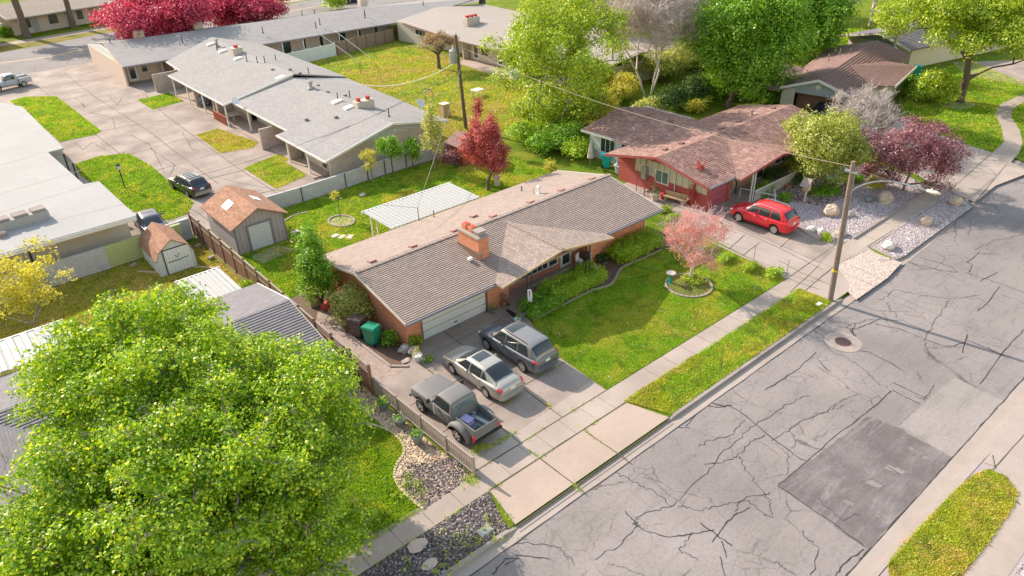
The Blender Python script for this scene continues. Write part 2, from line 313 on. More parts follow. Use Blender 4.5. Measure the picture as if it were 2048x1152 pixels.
    def build(s, name, mat, parent=None, local=False, smooth=False, loc=None, mats=None, midx=None):
        me = bpy.data.meshes.new(name); V = s.v
        o = bpy.data.objects.new(name, me); SC.collection.objects.link(o)
        if parent is not None:
            o.parent = parent; W = WM[parent.name]; WM[o.name] = W
            if not local: iw = W.inverted(); V = [tuple(iw @ Vector(v)) for v in V]
        else:
            if loc is not None: V = [(v[0]-loc[0], v[1]-loc[1], v[2]-loc[2]) for v in V]; o.location = loc
            WM[o.name] = Matrix.Translation(loc or (0, 0, 0))
        me.from_pydata(V, [], s.f)
        lay = me.uv_layers.new(name="uv"); uv = np.zeros((len(me.loops), 2), np.float32); Z = Vector((0, 0, 1))
        for p in me.polygons:
            n = p.normal; h = Z.cross(n)
            h = Vector((1, 0, 0)) if h.length < .08 else h.normalized(); ww = n.cross(h)
            for li, vi in zip(p.loop_indices, p.vertices):
                c = me.vertices[vi].co; uv[li] = (c.dot(h), c.dot(ww))
        lay.data.foreach_set("uv", uv.ravel())
        if smooth: me.polygons.foreach_set("use_smooth", [True]*len(me.polygons))
        for mm in (mats or [mat]): me.materials.append(M[mm] if isinstance(mm, str) else mm)
        if midx: me.polygons.foreach_set("material_index", midx)
        me.update(); return o
def tag(o, label=None, cat=None, group=None, kind=None):
    if label: o["label"] = label
    if cat: o["category"] = cat
    if group: o["group"] = group
    if kind: o["kind"] = kind
    return o
def thing(name, label, cat, loc=(0, 0, 0), rz=0., group=None):
    o = bpy.data.objects.new(name, None); SC.collection.objects.link(o); o.empty_display_size = .3
    o.location = loc; o.rotation_euler = (0, 0, rz); WM[o.name] = Matrix.Translation(loc) @ Matrix.Rotation(rz, 4, 'Z')
    return tag(o, label, cat, group)
def kids(o): return [c for c in bpy.data.objects if c.parent == o]
def dup(root, loc, rz=0., label=None, parent=None):
    c = root.copy(); SC.collection.objects.link(c); c.parent = parent
    if loc is not None: c.location = loc; c.rotation_euler = (0, 0, rz)
    if label: c["label"] = label
    for k in kids(root): dup(k, None, parent=c)
    return c
def rawmesh(name, V, F, mat, parent=None, loc=None):
    """fast path: V (n,3) array, F (m,k) array of equal-sided faces"""
    me = bpy.data.meshes.new(name); V = np.asarray(V, np.float32).copy()
    o = bpy.data.objects.new(name, me); SC.collection.objects.link(o)
    if parent is not None:
        o.parent = parent; iw = np.array(WM[parent.name].inverted()); V = V @ iw[:3, :3].T+iw[:3, 3]; WM[o.name] = WM[parent.name]
    elif loc is not None: V -= np.array(loc); o.location = loc
    F = np.asarray(F, np.int32); k = F.shape[1]
    me.vertices.add(len(V)); me.vertices.foreach_set("co", V.astype(np.float32).ravel())
    me.loops.add(F.size); me.loops.foreach_set("vertex_index", F.ravel())
    me.polygons.add(len(F)); me.polygons.foreach_set("loop_start", np.arange(0, F.size, k, dtype=np.int32)); me.polygons.foreach_set("loop_total", np.full(len(F), k, np.int32))
    me.materials.append(M[mat]); me.update(calc_edges=True); return o
def P(*pts, z=0.): return [G(x, y, z) for x, y in pts]
def ST(name, mb, mat): return tag(mb.build(name, mat), kind='structure')
def clipband(poly, v0, v1):
    def clip(pl, k, sgn):
        out = []
        for i in range(len(pl)):
            a, b = pl[i], pl[(i+1) % len(pl)]; da, db = sgn*(a[1]-k), sgn*(b[1]-k)
            if da >= 0: out.append(a)
            if (da > 0 > db) or (da < 0 < db): t = da/(da-db); out.append((a[0]+(b[0]-a[0])*t, a[1]+(b[1]-a[1])*t))
        return out
    p = clip(poly, v0, 1); return clip(p, v1, -1) if len(p) > 2 else []
def roof_slope(parent, pts, mat, name="roof_slope", th=.14, butt=0., step=.14, edge=None):
    """one sloping roof plane; butt>0 lays stepped shingle courses on it"""
    mb = MB(); mb.slab(pts, th); dk = []
    if butt:
        a, b, c = (Vector(p) for p in pts[:3]); n = (b-a).cross(c-a).normalized()
        if n.z < 0: n = -n
        h = Vector((0, 0, 1)).cross(n).normalized(); u = n.cross(h)
        pl = [((Vector(p)-a).dot(h), (Vector(p)-a).dot(u)) for p in pts]
        v = min(p[1] for p in pl); vmax = max(p[1] for p in pl)
        while v < vmax-1e-3:
            q = clipband(pl, v, min(v+step, vmax))
            if len(q) > 2:
                W3 = []
                for (x, y) in q: k = butt*(1-(y-v)/step)+.002; W3.append(a+h*x+u*y+n*k)
                mb.add([tuple(t) for t in W3], [tuple(range(len(W3)))])
                lo = [p for p in q if abs(p[1]-v) < 1e-4]
                if len(lo) >= 2:
                    x0, x1 = min(p[0] for p in lo), max(p[0] for p in lo)
                    A = a+h*x0+u*v; B = a+h*x1+u*v
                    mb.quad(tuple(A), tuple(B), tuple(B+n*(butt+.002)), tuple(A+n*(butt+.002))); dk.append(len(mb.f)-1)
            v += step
        s_ = set(dk); return mb.build(name, mat, parent, mats=[mat, "shingle_butt_shade"], midx=[1 if i in s_ else 0 for i in range(len(mb.f))])
    return mb.build(name, mat, parent)
# ------------------------------------------------------------------ ground
g = MB(); g.sheet([(-900, -900), (1200, -900), (1200, 1500), (-900, 1500)], -.14); ST("ground", g, "grass")
KX = [(-80, 16.1), (46.3, 16.1), (50, 16.2), (55.7, 16.6), (61, 16.95), (66, 17.2), (72, 17.7), (90, 20), (200, 45)]
g = MB(); g.prism([(x, y+.05) for x, y in KX]+[(400, 600), (-250, 600), (-80, 100)], -.3, 0.); ST("yard_ground", g, "grass_far")
g = MB(); g.sheet([(-80, 6.)]+[(70, 6.), (90, 8), (200, 30)]+[(x, y-.6) for x, y in KX[::-1]], -.13); ST("road", g, "asphalt")
for i in range(1):
    g = MB()
    for (a, b) in zip(KX[:-1], KX[1:]): g.prism([(a[0], a[1]-.62), (b[0], b[1]-.62), (b[0], b[1]-.08), (a[0], a[1]-.08)], -.2, -.118)
    ST("gutter", g, "concrete_pale")
    g = MB()
    segs = [((-80, 16.1), (12.6, 16.1)), ((23.4, 16.1), (38.6, 16.1))]
    for a, b in segs: g.box(a[0], b[0], 15.98, 16.16, -.2, .022)
    # low rolled ends beside the driveways
    for x0, x1, z0, z1 in ((12.6, 13.2, .022, -.09), (22.8, 23.4, -.09, .022), (38.6, 39.3, .022, -.09)):
        g.prism([(x0, 15.98), (x1, 15.98), (x1, 16.16), (x0, 16.16)], -.2, [z0, z1, z1, z0])
    K = P((1790, 534), (1800, 531), (1810, 527))
    kp = [(45.3, 16.75), (45.9, 16.2), (46.6, 15.98)]+[(x, y-.12) for x, y in KX[2:6]]+[(67.0, 17.9), (67.3, 18.6)]
    for a, b in zip(kp[:-1], kp[1:]):
        d = Vector((b[0]-a[0], b[1]-a[1])).normalized(); n = Vector((-d.y, d.x))*.2
        g.prism([a, b, (b[0]+n.x, b[1]+n.y), (a[0]+n.x, a[1]+n.y)], -.2, .03)
    ST("kerb", g, "kerb_concrete")
g = MB(); g.prism([(-80, -80), (200, -80), (200, 12), (90, 1.5), (31.6, 4.6), (30.6, 5.15), (-80, 5.2)], -.3, -.0); ST("far_side_ground", g, "gravel_white")
g = MB(); g.box(-80, 60, 5.38, 5.97, -.2, -.118); ST("far_gutter", g, "concrete_pale")
g = MB(); g.box(-80, 22.2, 5.18, 5.38, -.2, .02); g.prism([(22.2, 5.18), (31, 5.0), (31.1, 5.1), (22.2, 5.38)], -.2, .02); g.prism([(31, 5.0), (33.5, 4.9), (60, 5.1), (60, 5.38), (32, 5.38), (22.2, 5.38)], -.2, .012); ST("far_kerb", g, "concrete_pale")
def sheet(name, poly, z, mat):
    return ST(name, MB().sheet(poly, z), mat)
sheet("far_verge", P((1778, 1152), (1775, 1128), (1800, 1090), (1905, 985), (1945, 950), (1978, 938), (2010, 952), (2035, 985), (2030, 1010), (1985, 1075), (1915, 1165), (1850, 1230), (1740, 1230)), .012, "grass_dry")
sheet("far_pavement", [(-20, 3.35), (23.6, 3.35), (29.7, 3.2), (33, 4.8), (60, 5), (60, 2.0), (-20, 2.0)], .008, "concrete")
sheet("far_apron", P((1965, 925), (2048, 830), (2140, 760), (2200, 900), (2060, 1010), (2035, 975), (1990, 933)), .0165, "concrete_pale")
# pavement, verge, beds
sheet("pavement", [(-80, 18.25), (46.6, 18.25), (60, 18.2), (66.5, 18.0), (67.5, 19.3), (60, 19.5), (-80, 19.55)], .016, "concrete")
sheet("verge", [(23.3, 16.16), (38.4, 16.16), (38.2, 18.25), (22.4, 18.25)], .012, "grass_dry")
sheet("driveway_apron", [(13.2, 16.1), (23.0, 16.1), (22.3, 18.25), (13.6, 18.25)], .012, "concrete_pink")
sheet("driveway", [(13.75, 19.55), (22.3, 19.55), (22.5, 23), (23.1, 25.6), (23.8, 27.1), (23.9, 29.6), (17.2, 29.6), (17.2, 28.9), (15.4, 28.0), (13.7, 28.0)], .012, "concrete_old")
sheet("driveway_tongue", [(13.7, 20.0), (22.25, 20.6), (22.3, 19.56), (13.75, 19.56)], .018, "concrete")
LAWN = [(22.35, 19.56), (38.8, 19.56), (39.9, 27.0), (36, 27.4), (34.5, 27.5), (32.7, 27.6), (31.8, 27.3), (30.1, 26.5), (29, 26.9), (27.2, 26.95), (25.3, 26.9), (23.95, 26.9), (23.1, 25.6), (22.5, 23)]
sheet("front_lawn", LAWN, .010, "grass")
sheet("front_bed", [(23.95, 26.9), (25.3, 26.9), (27.2, 26.95), (29, 26.9), (30.1, 26.5), (31.8, 27.3), (32.7, 27.6), (36, 27.4), (38.3, 27.3), (38.3, 30), (24.2, 30)], .011, "soil")
MLAWN = [(-45, 19.56)]+P((848, 1020), (812, 992), (788, 958), (795, 930), (812, 905), (805, 875), (770, 855), (735, 830))+[(11.6, 30), (-45, 30)]
sheet("maple_lawn", MLAWN, .010, "grass_rich")
sheet("side_bed", P((848, 1020), (812, 992), (788, 958), (795, 930), (812, 905), (805, 875), (770, 855), (735, 830))+[(11.6, 30), (13.2, 30), (13.3, 27), (13.5, 19.56)], .008, "straw")
LAVA1 = P((850, 1018), (818, 990), (800, 955), (815, 930), (860, 925), (905, 915), (945, 955), (925, 965))
LAVA2 = [(-10, 16.2)]+[(12.9, 16.2), (13.0, 16.8), (13.55, 18.2), (-10, 18.2)]
sheet("lava_bed", LAVA1, .013, "lava_rock"); sheet("lava_verge", LAVA2, .013, "lava_rock")
sheet("paver_path", [(13.4, 27.9), (13.45, 34), (15.0, 36.5), (16.2, 36.5), (15.0, 33), (15.2, 28.6), (15.9, 28.05)], .014, "paver")
sheet("side_soil", [(15.0, 28.6), (15.9, 28.05), (17.2, 28.9), (17.2, 29.6), (17, 39), (13.5, 39), (13.4, 34)], .011, "soil")
sheet("back_lawn", [(13.4, 39), (40.5, 38.5), (41, 52.1), (13.4, 52.1)], .010, "grass")
sheet("side_yard_lawn", [(38.3, 27.3), (41.6, 27.2), (42.2, 30), (38.3, 39)], .009, "grass")
sheet("neighbour_yard", [(-45, 30), (13.2, 30), (13.2, 51.3), (-45, 51.3)], .007, "grass_dry")
# shared driveway with the red house
sheet("shared_driveway", [(38.6, 18.25), (46.5, 18.25), (45.6, 19.4), (46.0, 21.5), (47.0, 26.0), (46.8, 29.0), (44.3, 30.2), (43.9, 37), (41.5, 37), (41.6, 30), (40.2, 27.2), (39.0, 19.4)], .0125, "concrete_pale")
sheet("drive_panel", P((1446, 412), (1490, 392), (1545, 420), (1600, 455), (1671, 497), (1640, 528), (1560, 490), (1500, 465), (1440, 440)), .019, "concrete_old")
sheet("shared_apron", [(38.5, 16.16), (45.6, 16.2), (46.6, 18.25), (38.4, 18.25)], .0105, "concrete_pale")
sheet("stone_apron", P((1735, 500), (1803, 526), (1775, 556), (1712, 600), (1697, 585), (1700, 570), (1688, 550), (1668, 533)), .0165, "stone_pink")
GRAV = P((1600, 452), (1640, 478), (1664, 486), (1700, 483), (1866, 377), (1800, 345), (1740, 330), (1680, 335), (1620, 345), (1545, 385), (1510, 398), (1540, 420))
sheet("gravel_yard", GRAV, .010, "gravel_white")
sheet("rock_garden_bed", P((1500, 385), (1530, 365), (1590, 350), (1670, 350), (1705, 375), (1690, 395), (1640, 412), (1590, 405), (1560, 395), (1530, 403)), .014, "mulch_red")
GRAV2 = P((1741, 492), (1788, 515), (1808, 513), (1945, 414), (1908, 388), (1895, 385))
sheet("gravel_verge", GRAV2, .021, "gravel_white")
sheet("corner_driveway", P((1690, 238), (1795, 228), (1905, 280), (1984, 305), (2060, 345), (1990, 372), (1950, 405), (1912, 388), (1870, 372), (1800, 330), (1720, 285)), .012, "concrete")
sheet("corner_pavement", P((1984, 306), (2008, 284), (2003, 257), (1990, 227), (2000, 209), (2035, 193), (2070, 185), (2070, 196), (2048, 204), (2026, 218), (2022, 231), (2040, 262), (2045, 284), (2038, 306), (2022, 325)), .017, "concrete")
CL = P((1790, 228), (1800, 210), (1840, 150), (1940, 120), (2010, 150), (2060, 170), (2035, 193), (2000, 209), (1990, 227), (2003, 257), (2008, 284), (1984, 305), (1905, 281))
sheet("corner_lawn", CL, .010, "grass"); CL2 = P((2050, 204), (2026, 218), (2022, 231), (2040, 262), (2060, 285), (2100, 240))
sheet("corner_verge", CL2, .010, "grass"); sheet("corner_verge_end", P((2026, 314), (2050, 300), (2080, 320), (2050, 325)), .013, "grass")
sheet("corner_house_drive", P((1905, 125), (2048, 120), (2090, 170), (2045, 172), (1985, 160), (1930, 150)), .015, "concrete_old")
# back lots
sheet("back_driveway", [(9.4, 52.5), (38, 52.5), (26.8, 56), (26.8, 99), (24, 118), (9, 122), (9, 90)], .006, "concrete_old")
L1 = P((20, 202), (50, 194), (110, 192), (128, 204), (203, 262), (190, 270), (120, 284), (95, 262))
L2 = P((150, 328), (200, 312), (258, 307), (300, 330), (388, 405), (375, 428), (340, 441), (285, 435), (160, 350))
L3 = P((392, 270), (435, 257), (517, 285), (505, 296), (442, 307)); L4 = P((487, 337), (556, 308), (592, 316), (612, 352), (552, 378)); L5 = P((275, 200), (320, 190), (372, 175), (378, 200), (305, 219))
for i, L in enumerate((L1, L2, L3, L4, L5)): sheet("courtyard_lawn", L, .011, "grass_rich" if i in (0, 1, 4) else "grass_dry")
sheet("courtyard", [(36.9, 54.2), (62, 54.2), (59.2, 96.5), (34, 96.5), (34.2, 76)], .0085, "grass_dry")
sheet("courtyard_walk", P((935, 135), (985, 150), (1040, 175), (1100, 180), (1110, 168), (1020, 145), (960, 122)), .013, "concrete_pink")
ab = P((-60, 164), (54, 147.6), (94.5, 141.7), (196, 122.5)); d = Vector((ab[3][0]-ab[1][0], ab[3][1]-ab[1][1])).normalized()
fa = P((-60, 117), (0, 105.5), (88.6, 90), (202, 68))
A = Vector(ab[1]); B = Vector(fa[1])
sheet("back_street", [tuple(A-d*80), tuple(A+d*35), tuple(Vector((75, 114)))] + [(130, 112), (170, 140)] + [tuple(Vector(G(700, -14))), tuple(Vector(G(524, 18))), tuple(B+Vector(fa[3])-Vector(fa[1])), tuple(B-d*80)], .010, "asphalt_back")
sheet("back_verge", P((-60, 117), (0, 105.5), (88.6, 90), (202, 68), (524, 18), (524, 14), (202, 60), (88, 80), (0, 92), (-60, 104)), .014, "grass_dry")
sheet("back_pavement", P((-60, 105), (0, 93), (60, 84), (202, 60), (524, 14), (640, -4), (640, -8), (524, 9), (202, 54), (60, 78), (0, 87), (-60, 98)), .018, "concrete")
g = MB(); yl = P((-40, 131), (36, 122), (100, 114), (140, 104), (185, 95)); g.strip(yl, .3, .018); g.strip(P((520, 32), (580, 22), (650, 10)), .3, .018); ST("road_line", g, "yellow_line")
# kerb beds on our side of the road
def edging(name, pts, w=.14, h=.07, mat="concrete_pale"):
    g = MB()
    for a, b in zip(pts[:-1], pts[1:]):
        d = Vector((b[0]-a[0], b[1]-a[1])); d.normalize(); n = Vector((-d.y, d.x))*w/2; e = d*.02
        g.prism([(a[0]-n.x-e.x, a[1]-n.y-e.y), (b[0]-n.x+e.x, b[1]-n.y+e.y), (b[0]+n.x+e.x, b[1]+n.y+e.y), (a[0]+n.x-e.x, a[1]+n.y-e.y)], -.02, h)
    return tag(g.build(name, mat), kind='structure')
def smooth_pts(p, k=5):
    out = []
    n = len(p)
    for i in range(n-1):
        a, b, c, e = p[max(i-1, 0)], p[i], p[i+1], p[min(i+2, n-1)]
        for j in range(k):
            t = j/k; out.append(tuple(.5*((2*b[q])+(-a[q]+c[q])*t+(2*a[q]-5*b[q]+4*c[q]-e[q])*t*t+(-a[q]+3*b[q]-3*c[q]+e[q])*t**3) for q in range(len(b))))
    out.append(tuple(p[-1])); return out
edging("lawn_edging", smooth_pts([(23.9, 26.85), (25.3, 26.9), (27.2, 26.93), (28.9, 26.9), (30.1, 26.6), (31.0, 26.9), (31.8, 27.35), (32.7, 27.6), (34.5, 27.5), (36.2, 27.42)]))
edging("side_edging", [(39.75, 27.4), (39.2, 22.0), (38.85, 19.6)], .16)
RC = (33.7, 23.2); ringp = [(RC[0]+1.42*math.cos(a*math.pi/14), RC[1]+1.42*math.sin(a*math.pi/14)) for a in range(29)]
edging("tree_ring", ringp, .13, .09); sheet("tree_ring_soil", ringp[:-1], .016, "soil")
edging("bed_edging", smooth_pts(P((700, 838), (770, 858), (800, 880), (808, 905), (792, 932), (790, 958), (812, 990), (846, 1018))), .12, .05, "straw")
edging("path_edging", [(15.95, 28.1), (15.25, 28.75), (15.1, 33.0)], .14, .08, "concrete_pale")
edging("gravel_edging", P((1589, 450), (1620, 470), (1640, 480)), .3, .12)
edging("pavement_edging", P((1706, 478), (1868, 374)), .2, .14, "kerb_concrete")
edging("pavement_edging", P((1738, 495), (1906, 387)), .12, .05, "kerb_concrete")
edging("pavement_edging", P((1740, 494), (1788, 517)), .12, .05, "kerb_concrete")
edging("pavement_edging", P((1906, 387), (1946, 412)), .16, .07, "kerb_concrete")
e_ = P((600, 408), (650, 393), (700, 380)); ringp = [G(683+26*math.cos(a*math.pi/10), 443+11*math.sin(a*math.pi/10)) for a in range(21)]
edging("sapling_ring", ringp, .14, .1); sheet("sapling_soil", ringp[:-1], .018, "rock_tan")
edging("shed_bed_edging", P((645, 480), (632, 492), (612, 499), (590, 501), (568, 498)), .13, .09)
edging("shed_bed_edging", P((570, 442), (585, 433), (600, 428), (615, 425)), .12, .08)
# tree pebble circle by the corner
sheet("pebble_circle", [G(1920+30*math.cos(a*math.pi/9), 210+8*math.sin(a*math.pi/9)) for a in range(18)], .02, "gravel_white")
def jagp(p):
    rr = random.Random(len(p)); out = []
    for a, b in zip(p, p[1:]+p[:1]):
        for j in range(14): t = j/14; out.append((a[0]+(b[0]-a[0])*t+rr.uniform(-.04, .04), a[1]+(b[1]-a[1])*t+rr.uniform(-.04, .04)))
    return out
# asphalt repairs, cracks and joints drawn where the photo has them
sheet("road_patch", jagp(P((1800, 850), (1908, 755), (2008, 803), (1905, 915), z=-.13)), -.126, "asphalt_patch")
sheet("road_patch", jagp(P((1556, 972), (1735, 832), (1795, 855), (1905, 915), (1735, 1100), z=-.13)), -.1262, "asphalt_dark")
sheet("road_patch", jagp(P((1735, 832), (1780, 786), (1840, 808), (1797, 852), z=-.13)), -.1255, "asphalt_mid")
sheet("road_patch", jagp(P((1955, 740), (2048, 655), (2100, 700), (2012, 800), z=-.13)), -.1258, "asphalt_mid")
def jag(pts, amp=.03, k=4, seed=1):
    rr = random.Random(seed); out = []
    for a, b in zip(pts[:-1], pts[1:]):
        for j in range(k): t = j/k; out.append((a[0]+(b[0]-a[0])*t+rr.uniform(-amp, amp), a[1]+(b[1]-a[1])*t+rr.uniform(-amp, amp)))
    return out+[pts[-1]]
TAR = [[(1556, 970), (1615, 922), (1680, 865), (1735, 825), (1782, 782)], [(1556, 972), (1660, 1042), (1730, 1094)], [(1430, 810), (1460, 812), (1490, 830), (1540, 873), (1600, 918), (1612, 922)],
       [(1405, 810), (1440, 815), (1462, 810)], [(1410, 800), (1450, 815)], [(1400, 822), (1378, 845), (1372, 853)], [(1784, 780), (1840, 808)], [(1785, 765), (1855, 797)],
       [(1430, 1060), (1415, 1062), (1380, 1068)], [(1400, 1045), (1440, 1075), (1465, 1092)], [(1443, 1082), (1453, 1115)], [(1440, 1113), (1450, 1152)],
       [(1712, 700), (1740, 705), (1780, 725), (1810, 745)], [(1750, 648), (1800, 658), (1860, 683), (1895, 695), (1930, 685)], [(1935, 680), (2010, 712)], [(1630, 705), (1600, 735), (1560, 762), (1530, 780)],
       [(1635, 718), (1655, 740), (1662, 743)], [(1720, 690), (1710, 670), (1700, 658), (1716, 657), (1745, 645), (1762, 636)], [(1712, 680), (1704, 664), (1711, 648)],
       [(1818, 525), (1880, 540), (1915, 545)], [(1930, 545), (2000, 567), (2048, 585)], [(2000, 573), (1975, 605), (1955, 622)], [(1960, 562), (1995, 545)], [(1915, 545), (1900, 532), (1840, 515)], [(1940, 545), (1945, 530), (1935, 525), (1958, 505)],
       [(2048, 660), (2010, 700), (1960, 768)], [(1250, 1022), (1265, 1040), (1275, 1050)], [(985, 1150), (1010, 1117), (1035, 1117), (1010, 1130)], [(1380, 855), (1350, 855), (1375, 842)], [(1030, 1110), (1080, 1115), (1100, 1118)],
       [(1700, 1150), (1722, 1118), (1740, 1100)], [(1670, 1152), (1690, 1125), (1728, 1098)], [(1925, 705), (1935, 668)], [(1265, 1047), (1290, 1062), (1340, 1075), (1385, 1068)], [(1425, 1085), (1448, 1050), (1470, 1030), (1500, 1015)],
       [(1790, 525), (1760, 560), (1715, 598)], [(1735, 580), (1715, 600), (1690, 610)]]
g = MB()
for i, c in enumerate(TAR):
    p = jag(P(*c, z=-.13), .035, 5, i); g.strip(p, [random.uniform(.03, .075) for _ in p], -.1235)
ST("tar_seams", g, "tar_seal")
# fine cracks
FC = [[(1270, 1050), (1275, 1035), (1345, 1010), (1400, 960), (1450, 900), (1510, 850), (1580, 805), (1620, 790)], [(1345, 1012), (1300, 980), (1260, 960), (1230, 945)], [(1275, 1050), (1230, 1095), (1190, 1120)],
      [(1410, 930), (1440, 925), (1475, 912), (1500, 885), (1530, 870)], [(1475, 912), (1500, 950), (1540, 1000), (1545, 1030)], [(1360, 1012), (1398, 1022), (1440, 1010), (1495, 1000), (1530, 1030), (1545, 1035)],
      [(1395, 895), (1420, 880), (1460, 870), (1490, 840)], [(1545, 880), (1600, 845), (1660, 820), (1690, 810)], [(1900, 600), (1870, 640), (1850, 680), (1860, 720)], [(1760, 600), (1790, 580), (1840, 590), (1900, 598), (1960, 590)],
      [(1870, 770), (1850, 800), (1830, 790)], [(1470, 1030), (1480, 1000), (1540, 985)], [(1000, 1090), (1060, 1085), (1120, 1095), (1150, 1130)], [(1600, 1060), (1640, 1100), (1620, 1150)], [(1660, 700), (1720, 730), (1760, 770)],
      [(1395, 1120), (1360, 1100), (1385, 1068)], [(1690, 655), (1730, 640), (1800, 640), (1850, 660)], [(2048, 470), (1990, 480), (1950, 500)], [(1640, 1000), (1680, 1040), (1720, 1030)]]
g = MB()
for i, c in enumerate(FC):
    p = jag(P(*c, z=-.13), .09, 8, i+50); g.strip(p, [random.uniform(.02, .045) for _ in p], -.1232)
p = jag([(x, y-.63) for x, y in smooth_pts([(5, 16.1), (46.3, 16.1)], 60)], .02, 1, 5); g.strip(p, [random.uniform(.02, .06) for _ in p], -.1165); p = jag([(x, 6.0) for x in np.arange(5, 60, .5)], .03, 1, 6); g.strip(p, [random.uniform(.02, .07) for _ in p], -.1165)
ST("road_cracks", g, "tar_seal")
for k, (x, y, rx, ry) in enumerate([(1748, 968, 16, 6), (1698, 1006, 12, 6), (1850, 915, 7, 4), (1822, 898, 7, 4), (1790, 940, 22, 7), (1757, 1033, 4, 2)]):
    rr = random.Random(k); sheet("road_spot", [G(x+rx*math.cos(a*.314)*rr.uniform(.55, 1.15), y+ry*math.sin(a*.314)*rr.uniform(.55, 1.15)+rx*.35*math.cos(a*.314), -.13) for a in range(20)], -.1222, "asphalt_mid")
# joints in the concrete
g = MB()
def joint(p, w=.03, z=.0205, amp=.006): q = jag(p, amp, 8, int(abs(p[0][0]*97))); g.strip(q, [random.uniform(w*.6, w*1.4) for _ in q], z)
for x in list(np.arange(-6, 13, 1.52))+list(np.arange(25.1, 38, 1.5))+[48, 51, 54, 57]: joint([(x, 18.28), (x, 19.52)], .02)
for x in (14.9, 16.3, 17.4, 18.9, 20.3, 21.6): joint([(x, 18.28), (x, 19.52)], .014)
joint([(13.6, 18.25), (22.3, 18.25)], .06, .0225); joint([(13.7, 19.55), (22.3, 19.55)], .05, .0225)
joint([(19.35, 29.5), (19.3, 24), (19.2, 19.6)], .05); joint([(16.6, 28), (16.5, 19.6)], .05); joint([(16.5, 18.2), (16.55, 15.5)], .05, .0225); joint([(19.3, 18.2), (19.35, 15.5)], .05, .0225)
joint([(13.7, 22.6), (22.4, 22.7)], .03); joint([(13.7, 25.3), (23, 25.4)], .03); joint([(17.2, 28.2), (23.8, 28.3)], .02); joint([(13.1, 15.98), (22.9, 15.98)], .05, .0165)
for c in [[(1440, 445), (1500, 470), (1560, 497), (1645, 540)], [(1490, 470), (1445, 510)], [(1573, 558), (1700, 470)], [(1640, 530), (1580, 585)], [(1555, 520), (1600, 545), (1660, 570)], [(1520, 485), (1480, 515)], [(1600, 455), (1660, 495)], [(1590, 470), (1560, 495)], [(1700, 530), (1765, 560)], [(1735, 500), (1668, 533), (1600, 590)], [(1575, 558), (1640, 580)]]:
    joint(P(*c), .04, .0235, .02)
for c in [[(60, 160), (130, 220), (230, 300), (350, 395), (430, 450)], [(128, 146), (200, 200), (300, 265), (437, 368)], [(230, 140), (290, 190), (330, 230), (480, 340), (560, 390)], [(200, 262), (330, 240)], [(120, 285), (205, 262)], [(255, 310), (395, 270)], [(290, 200), (100, 245)], [(150, 328), (250, 305)],
          [(440, 305), (300, 345)], [(490, 340), (360, 372)], [(550, 380), (420, 410)], [(180, 165), (240, 150)], [(100, 160), (200, 150)], [(330, 345), (300, 290), (260, 270)], [(150, 195), (170, 215), (165, 205)], [(232, 260), (225, 235), (180, 225)], [(340, 350), (350, 330), (300, 297)], [(150, 285), (165, 300), (185, 285), (210, 300)], [(365, 265), (385, 300), (400, 300)], [(215, 190), (235, 210), (245, 195)]]:
    joint(P(*c), .05, .0195, .05)
for c in [[(1850, 360), (1905, 385)], [(1740, 300), (1800, 325), (1870, 375)], [(1905, 282), (1866, 377)], [(1984, 306), (1895, 385)], [(2012, 330), (1950, 405)], [(1960, 960), (1990, 935), (1985, 910)], [(1990, 1040), (1960, 1020)], [(2040, 1010), (2015, 985)], [(1940, 1060), (1985, 1095)], [(1880, 1150), (1905, 1172)], [(2048, 870), (1990, 935)]]:
    joint(P(*c), .04, .024, .01)
ST("concrete_joints", g, "joint_dirt")
# drains and covers set in the ground
mc = thing("manhole_cover", "round rusty iron manhole cover in a pale concrete collar in the road", "manhole cover", (*G(1686, 684, -.13), -.122))
MB().lathe([(0.0, .0), (.98, .0), (.98, .006), (0, .006)], 28).build("collar", "concrete_pale", mc, local=True)
MB().lathe([(0, .006), (.44, .006), (.44, .016), (0, .016)], 24).build("lid", "iron_rust", mc, local=True)
gq = MB()
for k in range(-4, 5):
    L = math.sqrt(max(.41**2-(k*.09)**2, 0)); gq.box(-L, L, k*.09-.016, k*.09+.016, .016, .022); gq.box(k*.09-.016, k*.09+.016, -L, L, .0163, .0217)
gq.build("grid", "dark_metal", mc, local=True)
def cover(px, w, l, lab, mat, grp=None):
    x, y = G(*px); c = thing("meter_cover", lab, "meter cover", (x, y, .02), 0)
    MB().box(-w/2, w/2, -l/2, l/2, -.02, .035).build("frame", "kerb_concrete", c, local=True); MB().box(-w/2+.05, w/2-.05, -l/2+.05, l/2-.05, .036, .05).build("lid", mat, c, local=True)
cover((970, 1063), .62, .42, "grey metal meter box lid sunk in the dark lava rock verge", "grey_metal")
cover((1638, 609), .5, .34, "small white meter box lid in the grass verge at the utility pole", "ceramic_white")
cover((1928, 408), .9, .7, "square metal utility lid in the far gravel verge corner", "grey_metal")
